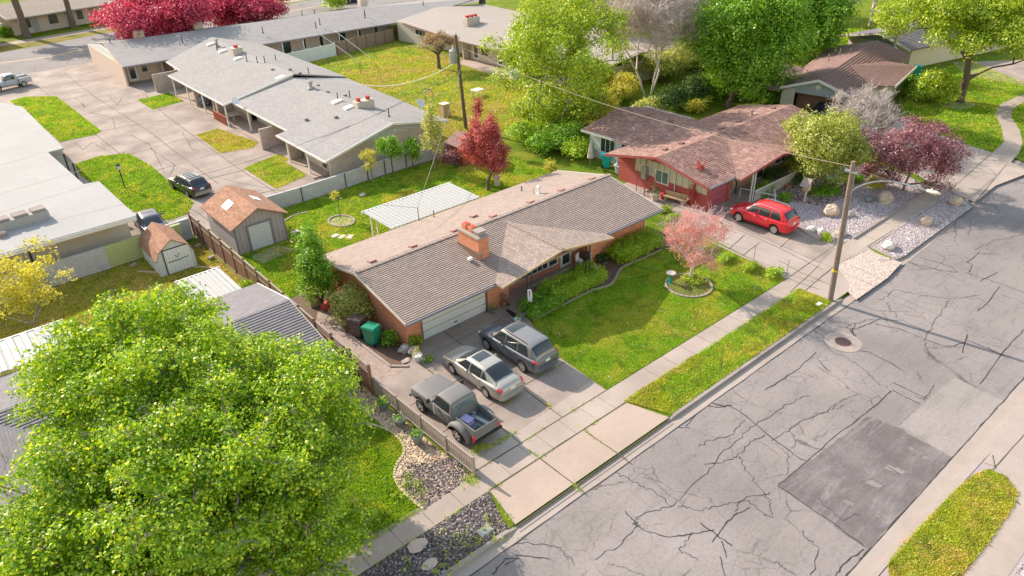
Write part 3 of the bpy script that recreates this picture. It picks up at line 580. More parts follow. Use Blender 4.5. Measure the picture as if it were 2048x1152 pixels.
# ------------------------------------------------------------------ buildings
def window(parent, x0, x1, y, z0, z1, face='-y', n=2, glassm="glass", frame="white_paint", fw=.06, rz=0.):
    """window on a wall plane; face = outward side"""
    f = MB(); gl = MB(); s = {'-y': -1, '+y': 1, '-x': -1, '+x': 1}[face]
    def bx(mb, a, b, d0, d1, c0, c1):
        lo, hi = sorted((y+s*d0, y+s*d1))
        if 'y' in face: mb.box(a, b, lo, hi, c0, c1)
        else: mb.box(lo, hi, a, b, c0, c1)
    bx(f, x0-fw, x1+fw, -.02, .05, z1, z1+fw); bx(f, x0-fw-.02, x1+fw+.02, -.02, .075, z0-fw, z0)
    bx(f, x0-fw, x0, -.02, .05, z0, z1); bx(f, x1, x1+fw, -.02, .05, z0, z1)
    for k in range(1, n): c = x0+(x1-x0)*k/n; bx(f, c-.025, c+.025, -.02, .045, z0, z1)
    fo = f.build("window", frame, parent); bx(gl, x0, x1, -.015, .012, z0, z1); gl.build("pane", glassm, fo); return fo
def door(parent, x0, x1, y, z0, z1, face='-y', mat="white_paint", glassm="glass", lite=(.12, .88, .12, .94)):
    s = {'-y': -1, '+y': 1, '-x': -1, '+x': 1}[face]; f = MB(); p = MB(); h = MB()
    def bx(mb, a, b, d0, d1, c0, c1):
        lo, hi = sorted((y+s*d0, y+s*d1))
        if 'y' in face: mb.box(a, b, lo, hi, c0, c1)
        else: mb.box(lo, hi, a, b, c0, c1)
    bx(f, x0, x1, -.02, .05, z0, z1); bx(f, x0-.09, x0, -.02, .07, z0, z1+.09); bx(f, x1, x1+.09, -.02, .07, z0, z1+.09); bx(f, x0, x1, -.02, .07, z1, z1+.09)
    d = f.build("door", mat, parent); W_, H_ = x1-x0, z1-z0
    if glassm: bx(p, x0+W_*lite[0], x0+W_*lite[1], .05, .06, z0+H_*lite[2], z0+H_*lite[3]); p.build("pane", glassm, d)
    bx(h, x0+.06, x0+.11, .05, .12, z0+1., z0+1.05); h.build("handle", "dark_metal", d); return d
def rake(parent, a, b, mat, w=.05, h=.2, name="fascia"):
    """board along a sloping or level edge a-b, hanging h below it"""
    A, B = Vector(a), Vector(b); d = (B-A); n = Vector((-d.y, d.x, 0)).normalized()*w/2; m = MB()
    vs = [A-n, B-n, B+n, A+n]; lo = [v-Vector((0, 0, h)) for v in vs]; m.add([tuple(v) for v in lo+vs], [(3, 2, 1, 0), (4, 5, 6, 7), (0, 1, 5, 4), (1, 2, 6, 5), (2, 3, 7, 6), (3, 0, 4, 7)])
    return m.build(name, mat, parent)
def gwall(parent, x0, x1, y0, y1, z1, mat, name="wall", t=.2, sides="news"):
    m = MB()
    if 's' in sides: m.box(x0, x1, y0, y0+t, -.02, z1)
    if 'n' in sides: m.box(x0, x1, y1-t, y1, -.02, z1)
    if 'w' in sides: m.box(x0, x0+t, y0+t, y1-t, -.02, z1)
    if 'e' in sides: m.box(x1-t, x1, y0+t, y1-t, -.02, z1)
    return m.build(name, mat, parent)
def gable(parent, axis, c, a, b, za, mid, zm, mat, t=.18, name="gable"):
    """triangle wall. axis 'x': plane x=c, spans y a..b"""
    m = MB(); pts = [(a, za), (b, za), (mid, zm)]
    if axis == 'x': vs = [(c, p[0], p[1]) for p in pts]+[(c+t, p[0], p[1]) for p in pts]
    else: vs = [(p[0], c, p[1]) for p in pts]+[(p[0], c+t, p[1]) for p in pts]
    m.add(vs, [(0, 1, 2), (5, 4, 3), (0, 3, 4, 1), (1, 4, 5, 2), (2, 5, 3, 0)]); return m.build(name, mat, parent)
def fA(x, y): return 2.45+.198*(y-28.4) if y < 33.45 else 3.45-.217*(y-33.45)
def fB(x, y):
    z = 2.5+.206*(y-28.3) if y < 33.25 else 3.52-.213*(y-33.25)
    return max(z, 3.44-.22*abs(x-50)) if y > 33.9 else z
def fE(x, y):
    if y < 74.9: return 2.3+(x-25)*.197 if x < 32.5 else 3.7-(x-32.5)*.2
    return 2.42+(x-25.15)*.2 if x < 33.4 else 4.05-(x-33.4)*.24
def onroof(px, f):
    z = 3.2
    for _ in range(12): x, y = G(*px, z); z = .5*z+.5*f(x, y)
    return x, y, z
def pipe(parent, px, z, r, h, mat="dark_metal", name="vent_pipe", cap=False):
    x, y, z = onroof(px, z) if callable(z) else (*G(*px, z), z); m = MB().tube([(x, y, z-.15), (x, y, z+h)], r, 8)
    if cap: m.lathe([(r*1.9, z+h), (r*1.9, z+h+.06), (r*.5, z+h+.16)], 10, (x, y, 0)); m.lathe([(r*2.6, z-.05), (r*1.2, z+.1)], 10, (x, y, 0))
    else: m.lathe([(r*2.4, z-.06), (r*1.2, z+.05)], 8, (x, y, 0))
    return m.build(name, mat, parent)
def boxvent(parent, px, z, mat="vent_pink", s=.22, up=-.25, rz=0.):
    x, y, z = onroof(px, z) if callable(z) else (*G(*px, z), z); m = MB(); a = s
    m.prism([(x-a, y-a*.8), (x+a, y-a*.8), (x+a, y+a*.8), (x-a, y+a*.8)], z-.1, [z+.17, z+.17, z+.1, z+.1]); return m.build("roof_vent", mat, parent)
# ---- the brick ranch house in the middle
A = thing("brick_house", "long orange brick ranch house with brown shingle roof and white double garage door", "house", (16.9, 29.5, 0))
ZE, ZR, YF, YR, YB = 2.45, 3.45, 28.4, 33.45, 38.75; X0, X1 = 16.3, 37.15
roof_slope(A, [(X0, YF, ZE), (X1, YF, ZE), (X1, YR, ZR), (X0, YR, ZR)], "shingle_brown", butt=.024, step=.16, th=.16)
roof_slope(A, [(X1, YB, 2.3), (X0, YB, 2.3), (X0, YR+.005, ZR), (X1, YR+.005, ZR)], "shingle_brown", th=.16)
m = MB()
for x in np.arange(X0+.1, X1, .28): m.box(x, x+.25, YR-.14, YR+.14, ZR-.02, ZR+.035+.012*(int(x*3.6) % 2))
m.build("ridge_cap", "shingle_brown", A)
PK, PA = (26.95, 27.6, 3.32), (27.0, 32.85, 3.32); PL, PL2 = (22.4, 27.8, 2.46), (22.4, 28.45, 2.47); PRr, PR2 = (31.6, 27.75, 2.45), (31.6, 28.45, 2.47)
roof_slope(A, [PL, PK, PA, PL2], "shingle_porch", "porch_roof", th=.1); roof_slope(A, [PK, PRr, PR2, PA], "shingle_porch", "porch_roof", th=.1)
m = MB()
for i in range(30): y = 27.65+i*.172; m.box(26.85, 27.11, y, y+.15, 3.29, 3.355+.014*(i % 2))
m.build("ridge_cap", "shingle_brown", A)
rake(A, (PL[0], PL[1]-.02, PL[2]+.01), (PK[0], PK[1]-.02, PK[2]+.01), "wood_tan", .05, .13); rake(A, (PK[0]+.01, PK[1]-.02, PK[2]+.01), (PRr[0], PRr[1]-.02, PRr[2]+.01), "wood_tan", .05, .13)
rake(A, (X0-.03, YF, ZE+.01), (X0-.03, YR, ZR+.01), "cream_paint", .04, .15); rake(A, (X0-.03, YR+.01, ZR+.01), (X0-.03, YB, 2.31), "cream_paint", .04, .15)
rake(A, (X1+.03, YF, ZE+.01), (X1+.03, YR, ZR+.01), "white_paint", .05, .2); rake(A, (X1+.03, YR+.01, ZR+.01), (X1+.03, YB, 2.31), "white_paint", .05, .2)
for a, b in ((X0-.02, 22.25), (31.75, X1+.02)):
    m = MB(); m.box(a, b, YF-.13, YF-.01, ZE-.13, ZE-.005); m.box(a, b, YF-.03, YF+.02, ZE-.22, ZE-.12); m.build("gutter", "gutter_grey", A)
# walls
m = MB(); m.box(16.9, 17.95, 29.5, 29.72, -.02, 2.5); m.box(22.55, 24.3, 29.5, 29.72, -.02, 2.5); m.box(17.95, 22.55, 29.5, 29.72, 2.12, 2.5)
m.box(24.1, 24.3, 29.72, 30.4, -.02, 2.5); m.box(24.3, 31.0, 30.2, 30.42, -.02, 2.4); m.box(31.0, 31.2, 29.4, 30.42, -.02, 2.5); m.box(31.2, 36.6, 29.4, 29.62, -.02, 2.5)
m.box(16.9, 17.12, 29.72, 38.1, -.02, 2.4); m.box(36.38, 36.6, 29.62, 38.1, -.02, 2.4); m.box(17.12, 36.38, 37.9, 38.1, -.02, 2.35); m.build("wall", "brick_orange", A)
gable(A, 'x', 16.93, 29.5, 38.1, 2.35, 33.45, 3.22, "siding_white"); gable(A, 'x', 36.4, 29.5, 38.1, 2.35, 33.45, 3.22, "siding_white")
m = MB(); m.add([(24.3, 30.16, 2.05), (30.95, 30.16, 2.05), (30.95, 30.16, 2.4), (26.95, 30.16, 3.14), (24.3, 30.16, 2.66)]+[(24.3, 30.2, 2.05), (30.95, 30.2, 2.05), (30.95, 30.2, 2.4), (26.95, 30.2, 3.14), (24.3, 30.2, 2.66)], [(0, 1, 2, 3, 4), (9, 8, 7, 6, 5), (0, 5, 6, 1)]); m.build("gable_panel", "white_paint", A)
gd = MB().box(17.97, 22.53, 29.56, 29.62, .02, 2.11).build("garage_door", "garage_door_white", A)
m = MB(); m.box(17.87, 17.96, 29.47, 29.56, 0, 2.2); m.box(22.54, 22.63, 29.47, 29.56, 0, 2.2); m.box(17.87, 22.63, 29.47, 29.56, 2.2, 2.3); m.build("frame", "fascia_brown", gd)
MB().box(20.15, 20.35, 29.52, 29.56, .25, .3).build("handle", "dark_metal", gd)
for k in range(7):
    x = 24.95+k*.46; window(A, x, x+.40, 30.2, .62, 1.35+.05*k, n=1, fw=.045)
window(A, 28.25, 28.95, 30.2, .62, 1.95, n=1)
door(A, 29.35, 30.15, 30.2, .15, 2.2, lite=(.12, .88, .08, .94))
m = MB(); m.box(24.0, 30.9, 28.9, 30.2, 0, .14); m.box(23.6, 25.2, 27.6, 28.9, 0, .12); m.build("porch_floor", "concrete_pale", A)
for x in (32.0, 33.2, 34.5, 35.4): window(A, x, x+.9, 29.4, 1.95, 2.24, n=2, glassm="glass_pale")
for (x, y, zt) in ((24.35, 27.85, 2.68), (24.65, 27.85, 2.72), (29.2, 27.8, 2.75), (29.5, 27.8, 2.7)): MB().tube([(x, y, .0), (x, y, zt)], .03, 6).build("porch_post", "dark_metal", A)
m = MB(); [m.tube([(24.35, 27.75, z), (24.65, 27.75, z+.25)], .012, 4) for z in np.arange(.3, 2.4, .3)]; [m.tube([(29.2, 27.6, z), (29.5, 27.6, z+.25)], .012, 4) for z in np.arange(.3, 2.4, .3)]; m.build("trellis_iron", "dark_metal", A)
m = MB(); m.tube([(25.2, 28.7, .95), (28.6, 28.75, .95)], .025, 6); m.tube([(25.2, 28.7, .2), (28.6, 28.75, .2)], .015, 4)
for x in np.arange(25.2, 28.61, .14): m.tube([(x, 28.7, .15), (x, 28.7, .95)], .012, 4)
m.build("railing", "wood_grey", A)
for q_ in ([(31.45, 28.1, 2.4), (31.45, 28.3, 2.2), (31.35, 29.36, 2.0), (31.3, 29.36, .1)], [(36.55, 28.5, 2.3), (36.62, 29.3, 2.1), (36.62, 29.34, .2)]): MB().tube(q_, .04, 6).build("downspout", "white_paint", A)
# chimney with three pots
ch = MB().box(22.95, 23.72, 30.55, 32.5, 2.9, 4.25).build("chimney", "brick_orange", A)
MB().box(22.88, 23.79, 30.48, 32.57, 4.25, 4.36).build("chimney_cap", "membrane_tan", ch); MB().box(22.9, 23.0, 30.3, 32.6, 3.05, 3.42).build("flashing", "fascia_brown", ch)
for y in (32.15, 31.55):
    m = MB(); m.box(23.12, 23.55, y-.2, y+.2, 4.36, 4.68); m.build("chimney_pot", "brick_orange", ch); MB().box(23.18, 23.49, y-.14, y+.14, 4.681, 4.70).build("flue_mouth", "clay_red", ch)
MB().box(23.08, 23.6, 30.65, 31.15, 4.36, 4.6).box(23.02, 23.66, 30.6, 31.2, 4.6, 4.66).build("chimney_pot", "membrane_tan", ch)
for q in [(415, 645), (650, 558), (888, 468), (1000, 385), (1112, 385), (1328, 303), (1505, 235), (1680, 169)]: boxvent(A, (600+q[0]*.3472, 300+q[1]*.3472), fA)
pipe(A, (600+685*.3472, 300+405*.3472), fA, .035, .95, "wood_grey", "service_mast"); pipe(A, (600+772*.3472, 300+385*.3472), fA, .03, .5)
pipe(A, (600+1277*.3472, 300+236*.3472), fA, .04, .38); pipe(A, (600+1345*.3472, 300+249*.3472), fA, .03, .32, "grey_metal"); pipe(A, (600+1377*.3472, 300+250*.3472), fA, .09, .45, "white_paint", "flue", True)
m = MB(); x, y = G(940, 517, 3.1); m.box(x-.12, x+.12, y-.12, y+.12, 3.0, 3.16); m.build("roof_vent", "white_paint", A)
# patio cover
pc = thing("patio_cover", "white corrugated metal patio cover joined to the back of the brick house", "patio cover", (26, 41, 0))
m = MB(); xx = np.linspace(22.1, 29.65, 48)
for i in range(47):
    dz = .05 if i % 2 else 0.; a, b = xx[i], xx[i+1]
    m.box(a, b, 38.9, 42.6, 2.26-.0, 2.30+dz*.8)
m.build("metal_roof", "metal_white", pc); MB().box(22.0, 29.75, 42.6, 42.68, 2.16, 2.34).build("gutter", "white_paint", pc)
for x, y in ((22.5, 42.3), (22.5, 41.5), (22.7, 40.2), (26, 42.3), (29.3, 42.3)): MB().box(x-.05, x+.05, y-.05, y+.05, 0, 2.26).build("post", "white_paint", pc)
sheet("patio_floor", [(22, 38.5), (29.8, 38.5), (29.8, 42.8), (22, 42.8)], .02, "concrete_pink")
# ---- red house next door
B = thing("red_house", "red and cream sided house with mottled red-brown shingle roof and deep pink garage door", "house", (43.5, 29.2, 0))
bz, br = 2.5, 3.52; BX0, BX1 = 42.25, 61.0; BF, BRd, BB = 28.3, 33.25, 38.5
roof_slope(B, [(BX0, BF, bz), (BX1, BF, bz), (BX1, BRd, br), (BX0, BRd, br)], "shingle_red", butt=.022, step=.19, th=.16)
roof_slope(B, [(BX1, BB, 2.4), (BX0, BB, 2.4), (BX0, BRd+.005, br), (BX1, BRd+.005, br)], "shingle_red", th=.16)
roof_slope(B, [(45.2, 44.1, 2.42), (45.4, 35.0, 2.42), (50, 33.9, 3.44), (50, 43.9, 3.44)], "shingle_red", "wing_roof"); roof_slope(B, [(54.3, 35.2, 2.45), (54.3, 44.3, 2.42), (50.005, 43.9, 3.44), (50.005, 33.9, 3.44)], "shingle_red", "wing_roof")
bp = (49.9, 27.3, 3.34); bl, bl2 = (45.3, 27.7, 2.46), (45.3, 28.35, 2.46); brr, brr2 = (54.4, 27.7, 2.46), (54.4, 28.35, 2.46); ba = (49.9, 32.35, 3.34)
roof_slope(B, [bl, bp, ba, bl2], "shingle_red", "porch_roof", th=.1); roof_slope(B, [bp, brr, brr2, ba], "shingle_red", "porch_roof", th=.1)
rake(B, (bl[0], bl[1]-.02, bl[2]), (bp[0], bp[1]-.02, bp[2]), "fascia_red", .05, .18); rake(B, bp, brr, "fascia_red", .05, .18)
rake(B, (BX0-.03, BF, bz), (BX0-.03, BRd, br), "fascia_red", .05, .19); rake(B, (BX0-.03, BRd+.01, br), (BX0-.03, BB, 2.41), "fascia_red", .05, .19)
MB().box(BX0, 45.2, BF-.13, BF-.01, bz-.13, bz).build("gutter", "gutter_grey", B); rake(B, (45.17, 44.1, 2.43), (45.37, 38.7, 2.43), "white_paint", .05, .2)
m = MB(); m.box(43.5, 43.7, 29.2, 38.0, -.02, 1.25); m.box(43.5, 43.7, 36.3, 38.0, 1.25, 2.5); m.box(43.5, 43.7, 35.2, 36.3, 1.25, 1.3); m.box(46.05, 46.4, 29.15, 29.4, -.02, 2.5); m.box(43.4, 43.72, 29.1, 29.2, -.02, 2.5); m.build("wall", "siding_red", B)
m = MB(); m.box(43.52, 43.68, 29.25, 36.28, 1.25, 2.5); m.build("upper_wall", "siding_cream", B)
gable(B, 'x', 43.54, 29.2, 38.0, 2.42, 33.25, 3.3, "siding_red", .14)
MB().box(43.72, 46.05, 29.22, 29.3, .02, 2.5).build("garage_door", "garage_door_red", B)
gwall(B, 46.4, 60.2, 29.9, 38.0, 2.42, "brick_tan", sides="sen"); gwall(B, 45.8, 53.6, 38.0, 43.6, 2.45, "siding_white", "wing_wall", sides="wne")
m = MB(); m.box(45.81, 53.59, 43.38, 43.4, 2.45, 2.5); m.build("wing_trim", "white_paint", B)
window(B, 32.9, 34.1, 43.5, 1.0, 1.95, '-x', 2, "glass_pale"); window(B, 40.6, 42.2, 45.8, .8, 2.1, '-x', 3, "glass"); window(B, 38.9, 39.8, 45.8, 1.1, 2.1, '-x', 1, "glass")
window(B, 46.9, 50.2, 29.9, 1.25, 2.0, '-y', 3, "glass_pale"); door(B, 51.0, 51.95, 29.9, .15, 2.25, mat="cream_paint", lite=(.05, .95, .05, .97)); window(B, 53.6, 57.2, 29.9, .8, 2.2, '-y', 4)
MB().box(46.5, 55.5, 27.7, 29.9, 0, .13).build("porch_floor", "concrete", B)
for i, (x, y) in enumerate(((47.0, 27.75), (47.35, 27.75), (54.8, 27.75), (55.1, 27.75))): MB().box(x-.04, x+.04, y-.04, y+.04, .1, 2.75).build("porch_post", "white_paint", B)
m = MB(); m.box(47.5, 54.7, 27.62, 27.7, .88, .95); m.box(47.5, 54.7, 27.64, 27.68, .2, .25)
for x in np.arange(47.5, 54.7, .16): m.box(x, x+.05, 27.64, 27.68, .12, .9)
m.build("railing", "white_paint", B)
m = MB(); m.box(43.22, 43.48, 34.9, 35.4, .9, 2.0); m.tube([(43.42, 35.15, 2.0), (43.42, 35.15, 3.3)], .04, 6); m.build("meter_box", "grey_metal", B)
MB().tube([(43.44, 32.2, .1), (43.44, 32.2, 2.5)], .04, 6).build("downspout", "white_paint", B)
for q, zz in (((1205, 193), 3.3), ((1296, 231), 3.3), ((1340, 242), 3.3), ((1477, 244), 3.5), ((1546, 217), 3.6), ((1330, 300), 3.6), ((1363, 288), 3.6), ((1443, 258), 3.7)): boxvent(B, q, fB, "shingle_wine", .2)
pipe(B, (1503, 230), fB, .1, .35, "membrane_tan", "flue", True); pipe(B, (1442, 240), fB, .05, .35, "grey_metal"); pipe(B, (1477, 229), fB, .03, .4); pipe(B, (1267, 300), fB, .05, .6, "grey_metal", "service_mast")
sl_ = MB().box(53.6, 54.6, 38.9, 44.6, 2.3, 2.42).build("skylight_curb", "membrane_tan", B)
# ---- brown roofed house on the corner
ca = R_(11.3); C = thing("corner_house", "grey corner house with ribbed wine-brown roof and a dark open garage under its front gable", "house", (69.6, 35.5, 0), ca)
WMc = WM[C.name]
def cl(*pts): return [tuple(WMc @ Vector(p)) for p in pts]
roof_slope(C, cl((-.3, -3.8, 2.5), (20, -3.8, 2.5), (20, 0, 3.75), (-.3, 0, 3.75)), "shingle_wine", butt=.05, step=.3); roof_slope(C, cl((20, 5.2, 2.4), (-.3, 3.9, 2.45), (-.3, .005, 3.75), (20, .005, 3.75)), "shingle_wine")
roof_slope(C, cl((6.4, -5.6, 2.42), (13.4, -5.9, 3.0), (12.6, -3.0, 3.28), (7.6, -.7, 3.62), (4.6, -3.6, 2.62)), "shingle_wine", "entry_roof", th=.1)
roof_slope(C, cl((-1.5, 3.6, 2.5), (8, 3.8, 2.6), (8, 11, 3.1), (-1, 10.5, 3.0)), "shingle_wine", "rear_roof")
for a, b in (((-.33, -3.8, 2.52), (-.33, 0, 3.77)), ((-.33, .01, 3.77), (-.33, 3.9, 2.47)), ((6.4, -5.63, 2.44), (13.4, -5.93, 3.02))): rake(C, *cl(a, b), "white_paint", .06, .26)
m = MB(); m.box(0, .2, -3.4, -2.9, 0, 2.5); m.box(0, .2, 2.2, 3.5, 0, 2.5); m.box(.2, 19.6, 3.3, 3.5, 0, 2.5); m.box(6.2, 19.6, -3.4, -3.2, 0, 2.5); m.box(.2, 6.2, -3.4, -3.2, 0, 2.5); m.box(19.4, 19.6, -3.2, 3.3, 0, 2.5); m.box(7, 12.6, -4.9, -3.41, 0, 2.4); m.build("wall", "block_beige", C, local=True)
m = MB(); m.add([(.02, -3.6, 2.1), (.02, 3.6, 2.1), (.02, 3.6, 2.4), (.02, 0, 3.6), (.02, -3.6, 2.4)]+[(.22, -3.6, 2.1), (.22, 3.6, 2.1), (.22, 3.6, 2.4), (.22, 0, 3.6), (.22, -3.6, 2.4)], [(0, 1, 2, 3, 4)[::-1], (5, 6, 7, 8, 9), (0, 5, 6, 1)]); m.build("gable", "siding_greyblue", C, local=True)
MB().box(1.0, 1.1, -2.9, 2.2, 0, 2.1).build("garage_door", "wood_brown", C, local=True)
MB().lathe([(0, 0), (.25, 0), (.25, .04), (.2, .05), (0, .03)], 16, (-.03, 0, 2.95), 'x').build("gable_vent", "cream_paint", C, local=True)
pipe(C, (1788, 95), 3.0, .17, 1.6, "grey_metal", "flue"); pipe(C, (1657, 118), 3.3, .06, .5, "wood_grey"); pipe(C, (1679, 112), 3.3, .05, .8, "wood_grey"); pipe(C, (1701, 106), 3.4, .07, .5, "wood_grey")
# ---- house behind it
D = thing("dark_roof_house", "cream walled house with dark charcoal roof behind the corner house at the tree", "house", (94.5, 41, 0), R_(-12))
W0 = WM[D.name]
def dl(*pts): return [tuple(W0 @ Vector(p)) for p in pts]
roof_slope(D, dl((-1, 5.6, 2.5), (-1, 0, 3.7), (26, 0, 3.7), (26, 5.6, 2.5)), "shingle_dark"); roof_slope(D, dl((-1, -4.5, 2.5), (26, -4.5, 2.5), (26, -.005, 3.7), (-1, -.005, 3.7)), "shingle_dark", butt=.03, step=.3)
for a, b in (((-1.03, 5.6, 2.52), (-1.03, 0, 3.72)), ((-1.03, -.01, 3.72), (-1.03, -4.5, 2.52))): rake(D, *dl(a, b), "cream_paint", .06, .26)
m = MB(); m.box(0, .2, -4, 5, 0, 2.4); m.box(.2, 25, -4, -3.8, 0, 2.4); m.box(.2, 25, 4.8, 5, 0, 2.4); m.build("wall", "cream_paint", D, local=True); m = MB()
m.add([(.02, -4, 2.4), (.02, 5, 2.4), (.02, 0, 3.5), (.2, -4, 2.4), (.2, 5, 2.4), (.2, 0, 3.5)], [(0, 2, 1), (3, 4, 5)]); m.build("gable", "siding_greyblue", D, local=True)
MB().box(14, 26, 7, 13, 2.5, 2.8).build("flat_roof", "membrane_tan", D, local=True)
# ---- long duplex with pale grey roof
E_ = thing("duplex", "pale grey roofed duplex with covered porches facing the shared concrete driveway", "duplex", (27, 55, 0))
roof_slope(E_, [(26.1, 74.9, 2.48), (26.1, 62.6, 2.48), (25.0, 62.6, 2.3), (25.0, 53.4, 2.3), (32.1, 54.1, 3.7), (32.9, 74.9, 3.7)], "shingle_grey"); roof_slope(E_, [(38.3, 54.6, 2.45), (39.3, 76.4, 2.45), (32.9, 74.9, 3.7), (32.1, 54.1, 3.7)], "shingle_grey")
roof_slope(E_, [(25.15, 91.5, 2.42), (25.15, 75.0, 2.42), (33.1, 75.0, 4.05), (34.1, 100.4, 4.05), (26.9, 97.2, 2.75), (26.6, 91.5, 2.7)], "shingle_grey"); roof_slope(E_, [(39.2, 75.0, 2.6), (39.6, 99, 2.6), (34.1, 100.4, 4.05), (33.1, 75.0, 4.05)], "shingle_grey")
gable(E_, 'y', 75.02, 26, 33.1, 2.4, 33.0, 3.98, "stucco_beige", .1)
for a, b in (((24.97, 53.37, 2.32), (32.1, 54.07, 3.72)), ((32.1, 54.07, 3.72), (38.3, 54.57, 2.47)), ((24.97, 62.6, 2.32), (24.97, 53.4, 2.32)), ((26.07, 74.9, 2.5), (26.07, 62.6, 2.5)), ((25.12, 91.5, 2.44), (25.12, 75.0, 2.44)), ((25.12, 74.97, 2.44), (33.1, 74.97, 4.07)), ((26.87, 97.2, 2.77), (26.57, 91.5, 2.72))): rake(E_, a, b, "white_paint", .06, .18)
m = MB(); m.box(26.2, 37.9, 55.3, 55.5, 0, 2.3); m.box(26.6, 26.8, 55.5, 61, 0, 2.4); m.box(28.2, 28.4, 61, 74.9, 0, 2.75); m.box(27.5, 27.7, 75, 97, 0, 2.65); m.box(37.6, 37.8, 55.5, 97, 0, 2.5); m.build("wall", "block_beige", E_)
for q_ in ((24.85, 27.2, 66.1, 66.3, 0, 2.0), (25.4, 28.2, 61.6, 61.8, 0, 2.3), (25.4, 27.5, 84.5, 84.7, 0, 2.3), (25.4, 27.5, 78.9, 79.1, 0, 2.3), (24.2, 27.5, 94.5, 94.7, 0, 2.1)): MB().box(*q_).build("party_wall", "block_pink", E_)
m = MB(); m.add([(26, 55.2, 2.3), (38, 55.25, 2.3), (32.1, 55.2, 3.55), (26, 55.3, 2.3), (38, 55.35, 2.3), (32.1, 55.3, 3.55)], [(0, 1, 2), (5, 4, 3), (0, 3, 4, 1), (1, 4, 5, 2), (2, 5, 3, 0)]); m.build("gable", "siding_white", E_)
for x, y in ((25.2, 57.2), (25.2, 61.0), (25.3, 75.3), (25.3, 77.7), (25.3, 81.6), (25.3, 86.3), (25.3, 90.8), (26.3, 72)): MB().box(x-.06, x+.06, y-.06, y+.06, 0, 2.3).build("post", "white_paint", E_)
for a, b, f_ in ((56.5, 57.4, 26.6), (64, 65, 28.2), (68, 69, 28.2), (80, 81, 27.5), (87, 88, 27.5), (71, 73, 28.2)):
    if b-a < 1.5: door(E_, a, b, f_, .1, 2.1, '-x', "brown_curtain")
    else: window(E_, a, b, f_, .9, 2.0, '-x', 2)
for a in (58.5, 82.5, 89.5): window(E_, a, a+1.6, 26.6 if a < 60 else 27.5, .9, 2.0, '-x', 2)
m = MB(); m.box(24.9, 26.6, 56, 61.4, 0, .12); m.box(25.5, 28.2, 62, 78.8, 0, .12); m.box(25.2, 27.5, 79.2, 94, 0, .1); m.build("porch_floor", "concrete_pink", E_)
cb = MB(); x, y = G(728, 215, 3.5); cb.box(x-.9, x+.9, y-.45, y+.45, 3.2, 4.2); cbo = cb.build("chimney", "block_beige", E_)
for d_ in (-.5, .5): MB().lathe([(.2, 4.2), (.22, 4.5)], 10, (x+d_, y, 0)).build("chimney_pot", "clay_red", cbo)
x, y = G(474, 107, 3.9); cbo = MB().box(x-.6, x+.6, y-.5, y+.5, 3.6, 4.6).build("chimney", "block_beige", E_); MB().lathe([(.25, 4.6), (.28, 4.9)], 10, (x, y, 0)).build("chimney_pot", "clay_red", cbo)
for q in [(434, 98), (494, 122), (515, 125), (530, 125), (552, 121), (618, 150), (676, 200), (700, 195), (778, 232)]: pipe(E_, q, fE, .05, .7)
pipe(E_, (622, 175), fE, .17, .55, "membrane_white", "flue", True); pipe(E_, (435, 92), fE, .13, .7, "membrane_tan", "flue", True)
for q in [(673, 203), (697, 215), (560, 155), (444, 102), (420, 88), (475, 117)]:
    x, y, z = onroof(q, fE); MB().prism([(x-.45, y-.3), (x+.5, y-.4), (x+.4, y+.35), (x-.4, y+.4)], z-.2, [z-.02, z+.17, z+.15, z-.01]).build("skylight", "white_paint", E_)
for q in [(690, 192), (655, 185), (636, 172), (580, 140), (600, 148), (545, 140), (672, 235), (613, 240)]: boxvent(E_, q, fE, "gutter_grey", .16)
def dish(px, z, r, parent=None, lab=None):
    x, y = G(*px, z); d = parent or thing("satellite_dish", lab, "satellite dish", (x, y, z-.5)); m = MB(); m.tube([(x, y, z-.6), (x, y, z), (x+.05, y-.12, z+.1)], .03, 6); mo = m.build("mast", "grey_metal", d)
    m = MB(); m.lathe([(0, 0), (r*.5, .03), (r, .12), (r, .14), (r*.5, .05), (0, .02)], 14)
    rot = Matrix.Translation((x+.05, y-.15, z+.15)) @ Matrix.Rotation(R_(55), 4, Vector((1, .3, 0))); m.v = [tuple(rot @ Vector(v)) for v in m.v]; m.build("dish", "ceramic_white", d)
dish((468, 205), 2.9, .4, None, "small grey satellite dish on the duplex porch eave corner"); dish((838, 210), 3.0, .5, None, "round white satellite dish at the duplex roof edge by the courtyard")
# ---- back row
Fh = thing("back_terrace", "long low terrace with grey shingle roof and shaded porches behind the courtyard", "terrace", (22.5, 100, 0))
roof_slope(Fh, [(22.4, 99.4, 2.5), (61.0, 97.2, 2.5), (60, 105.6, 3.7), (23.2, 109.6, 3.7)], "shingle_grey"); roof_slope(Fh, [(61, 112.5, 2.5), (23, 117.4, 2.5), (23.2, 109.605, 3.7), (60, 105.605, 3.7)], "shingle_grey")
roof_slope(Fh, [(61, 97.2, 2.5), (76, 98.5, 3.6), (82, 112, 2.8), (61, 112.5, 2.5), (60, 105.6, 3.7)], "shingle_grey", "roof_end") if False else roof_slope(Fh, [(60, 105.6, 3.72), (61, 97.2, 2.52), (76, 98.2, 3.74)], "shingle_grey", "roof_end")
roof_slope(Fh, [(60, 105.6, 3.72), (76, 98.2, 3.74), (84, 108, 2.5), (61, 112.5, 2.5)], "shingle_grey", "roof_end")
rake(Fh, (22.37, 99.4, 2.52), (23.17, 109.6, 3.72), "wood_tan", .06, .22); rake(Fh, (22.4, 99.37, 2.52), (61, 97.17, 2.52), "gutter_grey", .08, .2)
